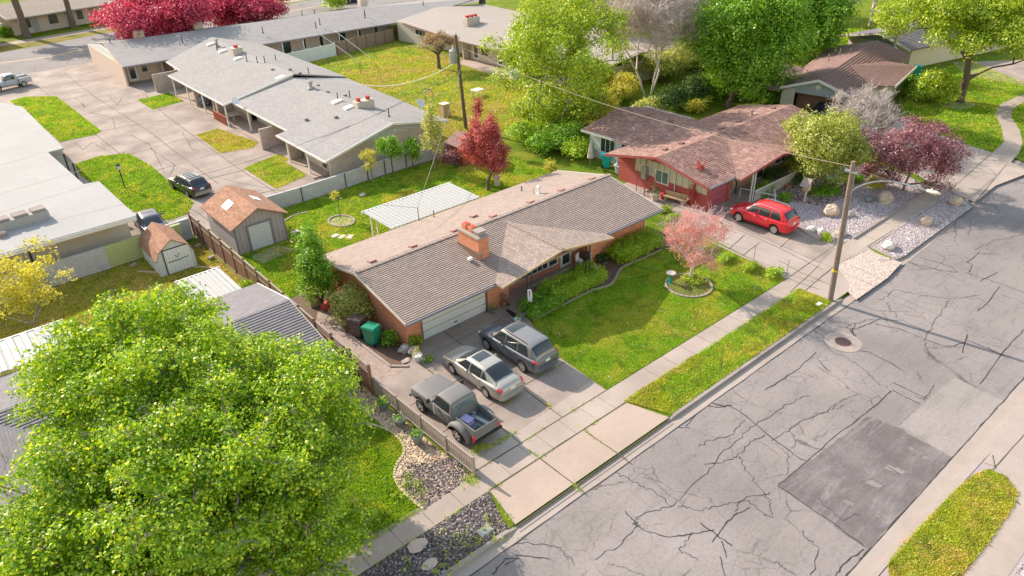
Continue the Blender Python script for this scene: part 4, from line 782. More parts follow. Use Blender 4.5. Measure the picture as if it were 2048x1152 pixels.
m = MB(); m.prism([(22.5, 100.2), (22.7, 100.2), (23.0, 117), (22.8, 117)], 0, 2.5); m.prism([(22.7, 101.8), (60.5, 99.5), (60.5, 99.7), (22.7, 102)], 0, 2.7); m.prism([(27.0, 100.0), (27.2, 100.0), (27.2, 102), (27.0, 102)], 0, 2.4); m.prism([(22.8, 116.7), (60, 112), (60, 112.2), (22.8, 116.9)], 0, 2.5); m.build("wall", "stucco_pink", Fh)
gable(Fh, 'x', 22.8, 100.2, 117, 2.5, 109.6, 3.55, "siding_white", .15)
door(Fh, 23.4, 24.3, 101.72, .15, 2.2); window(Fh, 25.0, 26.4, 101.63, 1.0, 2.0, n=2)
for i, x in enumerate((31, 34, 37, 40, 43.6, 46.4, 49, 52, 55, 57.8)):
    yy = 101.8-(x-22.7)*.0608
    if i % 3 == 1: door(Fh, x, x+1, yy-.02, .1, 2.2, mat="dark_metal")
    else: window(Fh, x, x+1.7, yy-.02, .4, 2.1, n=2)
for x in (30, 33.3, 38.8, 42.6, 45.6, 51, 54): y = 99.6-(x-22.4)*.057; MB().box(x-.06, x+.06, y-.06, y+.06, 0, 2.35).build("post", "white_paint", Fh)
for q in [(222, 90), (365, 84), (526, 65), (605, 33), (630, 30), (632, 55), (640, 48), (730, 30), (847, 13), (730, 35)]: pipe(Fh, q, 3.4, .06, .8)
for q in [(278, 72), (395, 53), (725, 8)]: x, y = G(*q, 3.7); MB().box(x-.6, x+.6, y-.5, y+.5, 3.4, 4.4).build("chimney", "stucco_beige", Fh)
Gh = thing("tan_roof_terrace", "pale tan flat-pitched terrace wing closing the courtyard behind the small brown tree", "terrace", (60, 97, 0))
roof_slope(Gh, [(60.6, 97.8, 2.6), (59.0, 80.5, 2.55), (58.8, 56, 2.55), (67, 56, 3.5), (68, 97.6, 3.6)], "membrane_tan"); roof_slope(Gh, [(67.005, 56, 3.5), (76, 56, 2.6), (78, 99, 2.6), (68.005, 97.6, 3.6)], "membrane_tan")
rake(Gh, (60.57, 97.8, 2.62), (58.97, 80.5, 2.57), "fascia_brown", .06, .22); rake(Gh, (58.97, 80.5, 2.57), (58.77, 56, 2.57), "fascia_brown", .06, .22)
m = MB(); m.prism([(60.2, 97), (60.4, 97), (62.2, 80), (62.0, 80)], 0, 2.7); m.box(60.4, 60.6, 56.5, 79.8, 0, 2.7); m.prism([(59.4, 80), (62.1, 80), (62.1, 80.2), (59.4, 80.2)], 0, 2.5); m.prism([(60.4, 56.3), (75, 56.3), (75, 56.5), (60.4, 56.5)], 0, 2.5); m.build("wall", "stucco_beige", Gh)
for a in (76.0, 70.5, 64): window(Gh, a, a+1.4, 60.4, 1.0, 2.1, '-x', 2)
for a in (78.0, 73, 67, 61): door(Gh, a, a+1.0, 60.4, .2, 2.2, '-x', "white_paint")
window(Gh, 91, 92.8, 60.55, 1.4, 2.1, '-x', 2); x, y = G(943, 46, 3.4)
cbo = MB().box(x-1.1, x+1.1, y-.5, y+.5, 3.1, 4.2).build("chimney", "block_beige", Gh)
for d_ in (-.7, 0, .7): MB().box(x+d_-.22, x+d_+.22, y-.2, y+.2, 4.2, 4.5).build("chimney_pot", "clay_red", cbo)
m = MB(); m.box(57.6, 60.4, 62, 79.8, 0, .12); m.build("porch_floor", "concrete_pink", Gh)
# ---- big white flat roof at the left
Hh = thing("white_roof_building", "low building with big bright white flat roof at the left edge", "building", (9, 53, 0))
HP = [(-45, 51.6), (9.75, 51.5), (9.62, 60.1), (8.6, 60.3), (8.25, 70.2), (9.5, 70.4), (9.5, 87.2), (8.1, 90.7), (-45, 92)]
MB().prism(HP, 2.85, 3.02).build("roof", "membrane_white", Hh)
m = MB(); m.box(-45, 9.35, 52.9, 53.1, 0, 2.85); m.box(8.0, 8.2, 53.1, 60.2, 0, 2.85); m.box(7.2, 7.4, 60.2, 90, 0, 2.85); m.build("wall", "stucco_beige", Hh)
for q_ in ((6.5, 9.4, 60.7, 60.9, 0, 2.5), (7.4, 9.4, 71, 71.2, 0, 2.3), (7.4, 9.4, 85, 85.2, 0, 2.3)): MB().box(*q_).build("party_wall", "block_wall", Hh)
for x in (3.2, 3.5): MB().box(x-.05, x+.05, 52.8, 52.9, 0, 2.85).build("downspout", "dark_metal", Hh) if x < 3.3 else None
m = MB(); m.box(-45, 9.72, 51.42, 51.5, 2.72, 2.98); m.build("fascia", "white_paint", Hh)
for q in [(128, 297, 150, 345)]: 
    for (a, b) in ((9.2, 69.5), (9.2, 66.5)): MB().box(a-.06, a+.06, b-.06, b+.06, 0, 2.85).build("post", "dark_metal", Hh)
for (a, b) in (((0, 425), (198, 363)), ((0, 468), (248, 408)), ((0, 388), (166, 340)), ((0, 330), (96, 303))): MB().strip(P(a, b, z=3.02), .05, 3.026).build("roof_seam", "membrane_tan", Hh)
x, y = G(45, 445, 3.1); vb = thing("roof_vent_row", "row of three grey vent cowls on a white box on the white flat roof", "roof vent", (x, y, 3.02), R_(4))
MB().box(-1.6, 1.6, -.5, .5, 0, .6).build("base", "membrane_white", vb, local=True)
for k in (-1.1, 0, 1.1): MB().box(k-.42, k+.42, -.4, .4, .61, .78).build("cowl", "kerb_concrete", vb, local=True)
x, y = G(5, 472, 3.05); tag(MB().lathe([(0, 3.02), (.3, 3.02), (.3, 3.3), (0, 3.4)], 10, (x, y, 0)).build("roof_fan", "kerb_concrete", loc=(x, y, 3.02)), "small round grey fan cap near the left edge of the white roof", "roof vent")
# ---- neighbour's house under the big tree
J = thing("neighbour_house", "grey shingled house mostly hidden under the big green tree", "house", (0, 30, 0))
roof_slope(J, [(-25, 28.2, 2.5), (12.2, 28.2, 2.5), (12.2, 33.3, 3.5), (-25, 33.3, 3.5)], "shingle_charcoal", butt=.03, step=.2); roof_slope(J, [(12.2, 37.7, 2.6), (-25, 37.7, 2.6), (-25, 33.305, 3.5), (12.2, 33.305, 3.5)], "shingle_charcoal")
roof_slope(J, [(-6.5, 24.5, 2.5), (-2.0, 24.3, 3.45), (-2.0, 33, 3.52), (-6.5, 28.2, 2.52)], "shingle_charcoal", "cross_roof", th=.1); roof_slope(J, [(-1.99, 24.3, 3.45), (2.5, 24.5, 2.5), (2.5, 28.2, 2.52), (-1.99, 33, 3.52)], "shingle_charcoal", "cross_roof", th=.1)
gwall(J, -24, 11.7, 28.9, 37.0, 2.45, "brick_tan"); rake(J, (12.23, 28.2, 2.5), (12.23, 33.3, 3.52), "cream_paint", .04, .14); rake(J, (12.23, 33.3, 3.52), (12.23, 37.7, 2.62), "white_paint", .05, .2)
window(J, 4, 6, 28.9, .9, 2, n=2); window(J, 8, 10, 28.9, .9, 2, n=2)
def awning(name, lab, x0, x1, y0, y1, z, n):
    t_ = thing(name, lab, "patio cover", ((x0+x1)/2, (y0+y1)/2, 0)); m = MB(); xx = np.linspace(x0, x1, n*2)
    for i in range(n*2-1): m.box(xx[i], xx[i+1], y0, y1, z, z+(.09 if i % 2 else .04))
    m.build("metal_roof", "metal_white", t_); MB().box(x0-.05, x1+.05, y1, y1+.08, z-.1, z+.08).build("gutter", "white_paint", t_)
    for x in (x0+.2, x1-.2): MB().box(x-.05, x+.05, y1-.3, y1-.2, 0, z).build("post", "white_paint", t_)
awning("patio_cover", "small white ribbed patio cover behind the neighbour's grey roof near the barn shed", 8.75, 11.35, 37.75, 41.2, 2.5, 10)
awning("patio_cover", "white ribbed patio cover at the left edge below the thin yellow-green tree", -6.5, 2.7, 37.75, 40.9, 2.7, 14)
# ---- across the back street
K = thing("street_house", "tan bungalow across the back street behind two street trees", "house", (26, 150, 0))
kb = P((30, 72), (205, 42)); d = (Vector(kb[1])-Vector(kb[0])).normalized(); n_ = Vector((-d.y, d.x)); kb0 = Vector(kb[0]); L_ = (Vector(kb[1])-kb0).length+6
def kp_(u, v, z=None): p = kb0+d*u+n_*v; return (p.x, p.y) if z is None else (p.x, p.y, z)
MB().prism([kp_(0, 0), kp_(L_, 0), kp_(L_, 9), kp_(0, 9)], 0, 3.0).build("wall", "stucco_beige", K); roof_slope(K, [kp_(-1, -1.8, 3.0), kp_(L_, -1.8, 3.0), kp_(L_, 4.5, 4.4), kp_(-1, 4.5, 4.4)], "shingle_tan"); roof_slope(K, [kp_(L_, 10.5, 3.0), kp_(-1, 10.5, 3.0), kp_(-1, 4.51, 4.4), kp_(L_, 4.51, 4.4)], "shingle_tan")
rake(K, kp_(-1, -1.83, 3.02), kp_(L_, -1.83, 3.02), "white_paint", .08, .25); rake(K, kp_(-1.04, -1.8, 3.02), kp_(-1.04, 4.5, 4.42), "white_paint", .08, .3)
for i, (u, w_) in enumerate(((1.6, 1.3), (3.1, 1), (5.8, 1.4), (8.5, 1), (10.4, 1.0), (12.6, 1.2))):
    m = MB().prism([kp_(u, -.05), kp_(u+w_, -.05), kp_(u+w_, .02), kp_(u, .02)], .9 if i % 2 == 0 else .1, 2.3); m.build("window" if i % 2 == 0 else "door", "glass" if i % 2 == 0 else "siding_greyblue", K)
K2 = thing("street_house", "house with big pale roof at the top left corner", "house", (10, 160, 0))
k2 = lambda u, v, z: (kb0+d*u+n_*v).to_tuple()+(z,)
roof_slope(K2, [k2(-32, -6, 3), k2(-3, -6, 3), k2(-3, 6, 5.2), k2(-32, 6, 5.2)], "shingle_tan"); MB().prism([k2(-31, -5, 0)[:2], k2(-4, -5, 0)[:2], k2(-4, 12, 0)[:2], k2(-31, 12, 0)[:2]], 0, 2.9).build("wall", "stucco_pink", K2)
# ---- sheds
S1 = thing("garden_shed", "tall mauve shed with rusty shingle roof, two skylights and white roller door", "shed", (16.3, 47.3, 0))
sx0, sx1, sy0, sy1 = 14.45, 18.1, 46.9, 52.0
roof_slope(S1, [(16.28, sy0-.35, 3.15), (16.28, sy1+.1, 3.15), (sx0-.3, sy1+.1, 2.1), (sx0-.3, sy0-.35, 2.1)], "shingle_rust", th=.08); roof_slope(S1, [(16.285, sy0-.35, 3.15), (sx1+.3, sy0-.35, 2.1), (sx1+.3, sy1+.1, 2.1), (16.285, sy1+.1, 3.15)], "shingle_rust", th=.08)
m = MB(); m.box(sx0, sx0+.1, sy0+.1, sy1, 0, 2.15); m.box(sx1-.1, sx1, sy0+.1, sy1, 0, 2.15); m.box(sx0, sx1, sy1, sy1+.09, 0, 2.1)
m.add([(sx0, sy0, 0), (sx1, sy0, 0), (sx1, sy0, 2.15), (16.28, sy0, 3.05), (sx0, sy0, 2.15)]+[(sx0, sy0+.1, 0), (sx1, sy0+.1, 0), (sx1, sy0+.1, 2.15), (16.28, sy0+.1, 3.05), (sx0, sy0+.1, 2.15)], [(0, 1, 2, 3, 4), (9, 8, 7, 6, 5)]); m.build("wall", "siding_mauve", S1)
rd = MB().box(15.45, 17.0, sy0-.04, sy0-.005, .03, 1.85).build("roller_door", "roll_door_white", S1)
MB().box(15.3, 15.45, sy0-.06, sy0-.005, 0, 2.0).box(17.0, 17.15, sy0-.06, sy0-.005, 0, 2.0).box(15.45, 17.0, sy0-.06, sy0-.005, 1.85, 2.0).build("frame", "gutter_grey", rd)
MB().box(sx0-.02, sx0+.1, sy0-.03, sy0-.005, 0, 2.15).box(sx1-.1, sx1+.02, sy0-.03, sy0-.005, 0, 2.15).build("corner_board", "gutter_grey", S1)
for x, y, s in ((15.3, 49.6, 1), (17.3, 49.4, -1)):
    z = 3.15-abs(16.28-x)*.57; MB().prism([(x-.3, y-.45), (x+.3, y-.45), (x+.3, y+.45), (x-.3, y+.45)], z-.2, [z-.17*s+.12, z+.17*s+.12, z+.17*s+.12, z-.17*s+.12]).build("skylight", "ceramic_white", S1)
sheet("shed_ramp", P((502, 514), (548, 492), (575, 494), (590, 500), (525, 527)), .02, "concrete_pink")
S2 = thing("barn_shed", "small barn-shaped shed with rusty gambrel roof and weathered pale wooden doors", "shed", (10.5, 47.6, 0))
bx0, bx1, by0, by1 = 9.35, 11.75, 47.5, 51.0; prof = [(bx0-.08, 1.15), (bx0+.2, 1.75), (10.5, 2.45), (bx1-.2, 1.75), (bx1+.08, 1.15)]
for i in range(4):
    a, b = prof[i], prof[i+1]; roof_slope(S2, [(a[0], by0-.1, a[1]), (b[0], by0-.1, b[1]), (b[0], by1+.1, b[1]), (a[0], by1+.1, a[1])], "shingle_rust", th=.06)
fr = [(bx0, 0), (bx1, 0), (bx1, 1.15), (bx1-.22, 1.7), (10.5, 2.38), (bx0+.22, 1.7), (bx0, 1.15)]
m = MB(); m.add([(x, by0, z) for x, z in fr]+[(x, by0+.08, z) for x, z in fr], [tuple(range(7)), tuple(range(7, 14))[::-1], (0, 7, 8, 1)]); m.box(bx0, bx0+.06, by0+.08, by1, 0, 1.15); m.box(bx1-.06, bx1, by0+.08, by1, 0, 1.15); m.add([(x, by1, z) for x, z in fr], [tuple(range(7))]); m.build("wall", "siding_white", S2)
dr = MB().box(9.85, 11.55, by0-.04, by0-.005, .05, 1.75).build("door", "vinyl_fence", S2); m = MB()
m.box(9.78, 9.84, by0-.06, by0-.006, .0, 1.85); m.box(9.84, 11.4, by0-.06, by0-.041, 1.76, 1.82); m.box(10.0, 10.9, by0-.06, by0-.041, .85, .9); m.box(10.9, 11.35, by0-.058, by0-.042, .9, .94); m.tube([(10.5, by0-.055, 1.3), (10.62, by0-.055, 1.05), (10.8, by0-.055, 1.35)], .02, 4); m.build("hinge", "dark_metal", dr)
S3 = thing("small_shed", "small brown shed with a low gable roof behind the red tree", "shed", (37, 50.5, 0), R_(0)); x, y = 37.3, 50.2
MB().box(35.9, 38.6, 49.3, 51.6, 0, 1.7).build("wall", "wood_red", S3); roof_slope(S3, [(35.7, 49.1, 1.7), (35.7, 51.8, 1.7), (37.25, 51.8, 2.35), (37.25, 49.1, 2.35)], "shingle_wine", th=.06); roof_slope(S3, [(38.8, 49.1, 1.7), (38.8, 51.8, 1.7), (37.255, 51.8, 2.35), (37.255, 49.1, 2.35)], "shingle_wine", th=.06)
S4 = thing("play_house", "tiny red and white play house in the far garden under bare trees", "play house", (*G(1640, 73), 0)); x, y = G(1640, 73)
MB().box(x-.9, x+.9, y-.8, y+.8, 0, 1.7).build("wall", "wood_red", S4); roof_slope(S4, [(x-1.1, y-1, 1.7), (x-1.1, y+1, 1.7), (x, y+1, 2.5), (x, y-1, 2.5)], "membrane_tan", th=.08); roof_slope(S4, [(x+1.1, y-1, 1.7), (x+1.1, y+1, 1.7), (x+.005, y+1, 2.5), (x+.005, y-1, 2.5)], "membrane_tan", th=.08)
# ------------------------------------------------------------------ vehicles
def interp(stn, x):
    """smooth interpolation of station tuples (x, a, b, ...)"""
    for i in range(len(stn)-1):
        if stn[i][0] <= x <= stn[i+1][0]: break
    a, b = stn[i], stn[i+1]; t = (x-a[0])/max(b[0]-a[0], 1e-6); p, q = stn[max(i-1, 0)], stn[min(i+2, len(stn)-1)]; out = []
    for k in range(1, len(a)):
        da = (b[k]-p[k])/max(b[0]-p[0], 1e-6); db = (q[k]-a[k])/max(q[0]-a[0], 1e-6); sl = (b[k]-a[k])/max(b[0]-a[0], 1e-6)
        da = 0 if da*sl <= 0 else math.copysign(min(abs(da), 3*abs(sl)), sl); db = 0 if db*sl <= 0 else math.copysign(min(abs(db), 3*abs(sl)), sl)
        h = b[0]-a[0]; out.append((2*t**3-3*t*t+1)*a[k]+(t**3-2*t*t+t)*h*da+(-2*t**3+3*t*t)*b[k]+(t**3-t*t)*h*db)
    return out
def ringpt(kp, v):
    """v in 0..1 along the half ring through keypoints kp (rounded)"""
    n = len(kp)-1; s = min(v*n, n-1e-6); i = int(s); t = s-i
    a, b = kp[i], kp[i+1]; p, q = kp[max(i-1, 0)], kp[min(i+2, n)]; T = .55
    return tuple((2*t**3-3*t*t+1)*a[k]+(t**3-2*t*t+t)*T*(b[k]-p[k])*.8+(-2*t**3+3*t*t)*b[k]+(t**3-t*t)*T*(q[k]-a[k])*.8 for k in (0, 1))
class Car:
    """front is +x, centre 0, ground z 0"""
    def __init__(s, body, cabin): s.body = body; s.cab = cabin
    def bk(s, x):
        w, zb, zm, zbelt, zt = interp(s.body, x)
        return [(w*.80, zb), (w*.96, zb+.10), (w, zm), (w*.985, zbelt-.10), (w*.93, zbelt-.01), (w*.60, zt), (0, zt+.025)]
    def ck(s, x):
        wb, zb, wr, zr = interp(s.cab, x)
        return [(wb, zb), (wb*.62+wr*.38, zb+(zr-zb)*.45), (wr+.035, zr-.10*min(1, (zr-zb)/.4)), (wr*.82, zr-.008), (0, zr+.02)]
    def pt(s, which, x, v, side=1, off=0.):
        f = s.bk if which == 'b' else s.ck; y, z = ringpt(f(x), v); P0 = Vector((x, y*side, z))
        if off:
            e = .012; x2 = x+e if x+e < (s.body if which == 'b' else s.cab)[-1][0] else x-e; y2, z2 = ringpt(f(x2), v); y3, z3 = ringpt(f(x), min(v+.01, 1) if v < .985 else v-.01)
            A_ = Vector((x2, y2*side, z2))-P0; B_ = Vector((x, y3*side, z3))-P0; n = A_.cross(B_)
            if n.length > 1e-9:
                n.normalize(); out = Vector((0, side*.6, .6)) if v < .8 else Vector((0, 0, 1))
                if n.dot(out) < 0: n = -n
                P0 += n*off
        return tuple(P0)
    def loft(s, which, nx, nv):
        st = s.body if which == 'b' else s.cab; xs = np.linspace(st[0][0], st[-1][0], nx); m = MB(); vs = []; W_ = 2*nv+1
        for x in xs:
            vs += [s.pt(which, x, v, 1) for v in np.linspace(0, 1, nv+1)]+[s.pt(which, x, v, -1) for v in np.linspace(1, 0, nv+1)[1:]]
        fs = [(i*W_+j, i*W_+j+1, (i+1)*W_+j+1, (i+1)*W_+j) for i in range(nx-1) for j in range(W_-1)]
        fs += [(i*W_+W_-1, i*W_, (i+1)*W_, (i+1)*W_+W_-1) for i in range(nx-1)]; fs += [tuple(range(W_))[::-1], tuple(range((nx-1)*W_, nx*W_))]
        return m.add(vs, fs)
    def patch(s, m, which, x0, x1, v0, v1, side=1, off=.008, nx=8, nv=5, full=False, xs_v=None):
        """surface patch; full: across the centre line; xs_v(v)->(x0,x1) shears the ends"""
        vs = []; cols = []
        vv = list(np.linspace(v0, v1, nv)) if not full else list(np.linspace(v0, 1, nv))
        for v in vv: cols.append((v, side))
        if full: cols += [(v, -side) for v in vv[::-1][1:]]
        for (v, sd) in cols:
            a, b = (x0, x1) if xs_v is None else xs_v(v)
            vs += [s.pt(which, x, v, sd, off) for x in np.linspace(a, b, nx)]
        n = len(cols); return m.add(vs, [(i*nx+j, i*nx+j+1, (i+1)*nx+j+1, (i+1)*nx+j) for i in range(n-1) for j in range(nx-1)])
def wheel(parent, x, y, r, w=.22, spokes=5, rim="alloy", side=1):
    wh = MB().lathe([(r*.62, -w/2), (r*.93, -w/2), (r, -w*.3), (r, w*.3), (r*.93, w/2), (r*.62, w/2)], 28, (x, y, r), 'y', cap=False).build("wheel", "rubber", parent, local=True, smooth=False)
    m = MB(); yo = y+side*w*.30; m.lathe([(0, yo-y), (r*.62, yo-y), (r*.66, (yo-y)+side*.06), (r*.60, (yo-y)+side*.05)], 28, (x, y, r), 'y', cap=False)
    for k in range(spokes):
        a = 2*math.pi*k/spokes; c, s_ = math.cos(a), math.sin(a); L = r*.62
        q = [(-.035, 0), (.035, 0), (.028, L), (-.028, L)]; ys = sorted((yo+side*.005, yo+side*.045))
        vs = [(x+u*c-v*s_, yy, r+u*s_+v*c) for yy in ys for u, v in q]; m.add(vs, [(0, 1, 2, 3), (7, 6, 5, 4), (0, 4, 5, 1), (1, 5, 6, 2), (2, 6, 7, 3), (3, 7, 4, 0)])
    m.lathe([(0, side*(w*.3+.06)), (r*.16, side*(w*.3+.055)), (r*.18, side*w*.3)], 12, (x, y, r), 'y', cap=False); m.build("rim", rim, wh, local=True)
    d = MB(); d.lathe([(0, side*(w*.29)), (r*.6, side*(w*.29)), (r*.6, side*(w*.2))], 20, (x, y, r), 'y', cap=False); d.build("brake_disc", "black_trim", wh, local=True)
def cut_arches(bo, axles, r, w):
    me = bpy.data.meshes.new("cut"); co_ = bpy.data.objects.new("cutter", me); SC.collection.objects.link(co_); m = MB()
    for x in axles:
        for s_ in (-1, 1): m.lathe([(r, -.21), (r, .21)], 24, (x, s_*(w-.10), r*.90), 'y')
    me.from_pydata(m.v, [], m.f); me.update(); co_.parent = bo.parent; md = bo.modifiers.new("b", 'BOOLEAN'); md.operation = 'DIFFERENCE'; md.object = co_; md.solver = 'EXACT'
    bpy.context.view_layer.update(); dg = bpy.context.evaluated_depsgraph_get(); nm = bpy.data.meshes.new_from_object(bo.evaluated_get(dg)); bo.modifiers.clear()
    if len(nm.polygons) > 50:
        bo.data = nm
    bpy.data.objects.remove(co_)
def build_car(name, lab, cat, loc, rz, P_, group=None):
    L, Wd, H = P_['L'], P_['W']/2, P_['H']; c = Car(P_['body'], P_['cab']); t = thing(name, lab, cat, loc, rz, group)
    bo = c.loft('b', 44, 14).build("body", P_['paint'], t, local=True, smooth=True); cut_arches(bo, P_['axles'], P_['r']+.05, Wd)
    for p in bo.data.polygons: p.use_smooth = True
    if not bo.data.materials: bo.data.materials.append(M[P_['paint']])
    cb = c.loft('c', 40, 10).build("cabin", P_['paint2'] if 'paint2' in P_ else P_['paint'], t, local=True, smooth=True)
    # underside block hides the hollow wheel wells
    MB().box(-L/2+.25, L/2-.25, -Wd+.3, Wd-.3, .2, .55).build("underbody", "black_trim", t, local=True)
    ws = P_['ws']; m = c.patch(MB(), 'c', ws[0], ws[1], P_.get('vw', .56), 1, full=True, nx=10, nv=6, off=.010, xs_v=lambda v: (ws[0]-(.0 if v > .7 else .0), ws[1]-(1-v)*.16)); m.build("windscreen", "car_glass", t, local=True, smooth=True)
    rw = P_['rw']; m = c.patch(MB(), 'c', rw[0], rw[1], P_.get('vr', .56), 1, full=True, nx=10, nv=6, off=.010); m.build("rear_window", "car_glass", t, local=True, smooth=True)
    for sd in (1, -1):
        for (a, b, a2, b2) in P_['sw']:
            m = MB(); c.patch(m, 'c', a, b, .07, .47, sd, .010, 6, 4, xs_v=lambda v: (a+(a2-a)*(v-.07)/.4, b+(b2-b)*(v-.07)/.4)); m.build("side_window", "car_glass", t, local=True, smooth=True)
        for x in P_['seams']:
            m = MB(); c.patch(m, 'b', x-.007, x+.007, .14, .66, sd, .003, 2, 8); m.build("door_seam", "black_trim", t, local=True)
        for x in P_['handles']:
            p = c.pt('b', x, .50, sd, .02); MB().box(p[0]-.10, p[0]+.10, p[1]-.015, p[1]+.015, p[2]-.015, p[2]+.02).build("door_handle", P_.get('hmat', P_['paint']), t, local=True)
        m = MB(); c.patch(m, 'b', P_['axles'][1]+.45, P_['axles'][0]-.45, .03, .12, sd, .012, 6, 2); m.build("sill_trim", "black_trim", t, local=True)
        p = c.pt('c', ws[0]-.45, .05, sd, 0); mb = MB(); mb.blob((p[0]+.05, p[1]+sd*.16, p[2]+.07), (.07, .12, .075), 1, 0); mb.box(p[0]+.0, p[0]+.06, min(p[1]-sd*.05, p[1]+sd*.1), max(p[1]-sd*.05, p[1]+sd*.1), p[2]-.0, p[2]+.05); mb.build("door_mirror", P_['paint'], t, local=True, smooth=True)
        # tail lamps
        xr = -L/2; m = MB(); tl = P_['tail']; c.patch(m, 'b', xr+.015, xr+tl[0], tl[1], tl[2], sd, .012, 4, 5); m.build("tail_lamp", "lamp_red", t, local=True)
        m = MB(); c.patch(m, 'b', L/2-.32, L/2-.03, .50, .70, sd, .012, 5, 4); m.build("headlight", "lamp_clear", t, local=True)
        for ax in P_['axles']: wheel(t, ax, sd*(Wd-.125), P_['r'], .23, P_.get('spokes', 5), side=sd)
        if P_.get('rails'):
            a, b = P_['rails']; pts = [Vector(c.pt('c', x, .66, sd, .07 if i not in (0, 6) else .0)) for i, x in enumerate(np.linspace(a, b, 7))]; MB().tube([tuple(p) for p in pts], .02, 6).build("roof_rail", P_.get('railmat', 'alloy'), t, local=True)
    if P_.get('bars'):
        for x in np.linspace(*P_['bars']): 
            p = c.pt('c', float(x), .68, 1, .06); MB().box(p[0]-.03, p[0]+.03, -p[1], p[1], p[2], p[2]+.03).build("roof_bar", "alloy", t, local=True)
    if P_.get('sun'):
        a, b, v = P_['sun']; m = c.patch(MB(), 'c', a, b, v, 1, full=True, nx=5, nv=4, off=.012); m.build("sunroof", "car_glass", t, local=True, smooth=True)
    xr = -L/2; zp = P_['plate']; MB().box(xr-.02, xr+.015, -.16, .16, zp, zp+.14).build("number_plate", "plate_white", t, local=True)
    bz_ = P_.get('bump', .42); m = MB(); Wb = Wd*.86; m.add([(xr+.12, -Wb-.05, bz_-.14), (xr-.05, -Wb*.8, bz_-.14), (xr-.08, 0, bz_-.14), (xr-.05, Wb*.8, bz_-.14), (xr+.12, Wb+.05, bz_-.14)]+[(xr+.12, -Wb-.05, bz_+.14), (xr-.05, -Wb*.8, bz_+.14), (xr-.08, 0, bz_+.14), (xr-.05, Wb*.8, bz_+.14), (xr+.12, Wb+.05, bz_+.14)], [(i, i+1, i+6, i+5) for i in range(4)]+[(5, 6, 7, 8, 9), (4, 3, 2, 1, 0)]); m.build("rear_bumper", P_.get('bmat', P_['paint']), t, local=True)
    xf = L/2; MB().box(xf-.06, xf+.0, -.45, .45, .36, .6).build("grille", "black_trim", t, local=True)
    return t
#          x     w    zb   zm   zbelt ztop
SED = dict(L=4.8, W=1.8, H=1.47, r=.325, axles=(1.42, -1.30), paint="paint_silver", ws=(.42, 1.22), rw=(-1.78, -1.02), vr=.55, spokes=9,
    body=[(-2.4, .72, .32, .55, .80, .86), (-2.32, .80, .24, .58, .90, .98), (-1.9, .87, .20, .60, .95, 1.06), (-1.2, .90, .18, .60, .94, 1.06), (0, .90, .18, .58, .92, .98), (1.0, .90, .18, .58, .90, .95), (1.5, .88, .19, .57, .84, .93), (2.1, .83, .21, .52, .72, .80), (2.33, .74, .26, .48, .64, .69), (2.4, .62, .32, .46, .58, .62)],
    cab=[(-1.95, .72, 1.00, .58, 1.03), (-1.7, .74, .98, .57, 1.15), (-1.15, .80, .94, .58, 1.42), (-.6, .83, .92, .60, 1.475), (.2, .83, .91, .60, 1.46), (.55, .82, .90, .58, 1.40), (.95, .80, .90, .60, 1.17), (1.3, .74, .90, .62, .94)],
    sw=[(.08, 1.0, .05, .52), (-.85, -.0, -.85, -.03), (-1.30, -.92, -1.05, -.92)], seams=(1.02, .04, -.92), handles=(.18, -.72), tail=(.26, .56, .74), plate=.74, sun=(-.35, .28, .80), bump=.45)
SUV = dict(L=4.76, W=1.93, H=1.72, r=.37, axles=(1.45, -1.40), paint="paint_slate", paint2="paint_roof", ws=(.55, 1.22), rw=(-2.22, -1.86), vr=.52, spokes=5, rails=(-1.55, .35), railmat="black_trim",
    body=[(-2.38, .80, .34, .62, .96, 1.0), (-2.28, .90, .28, .66, 1.06, 1.10), (-1.6, .955, .26, .68, 1.06, 1.12), (-.4, .965, .26, .66, 1.05, 1.10), (.9, .965, .26, .66, 1.03, 1.08), (1.4, .95, .26, .64, .98, 1.08), (1.95, .91, .28, .62, .90, .98), (2.25, .82, .32, .58, .80, .86), (2.38, .70, .36, .54, .72, .76)],
    cab=[(-2.30, .76, 1.05, .60, 1.12), (-2.1, .80, 1.05, .62, 1.42), (-1.85, .84, 1.04, .64, 1.66), (-1.2, .87, 1.03, .66, 1.73), (-.2, .88, 1.03, .66, 1.74), (.45, .87, 1.02, .63, 1.69), (.85, .85, 1.02, .64, 1.42), (1.32, .78, 1.02, .66, 1.06)],
    sw=[(.05, 1.0, .02, .62), (-.88, -.03, -.88, -.05), (-1.75, -.96, -1.55, -.96)], seams=(1.06, .01, -.92), handles=(.15, -.72), tail=(.22, .52, .70), plate=.80, sun=(-.25, .35, .78), bump=.5, bmat="paint_slate")
EQX = dict(SUV); EQX.update(paint="paint_red", paint2="paint_red", railmat="alloy", sun=None, L=4.77, W=1.84, hmat="chrome", bmat="paint_red", bump=.52)
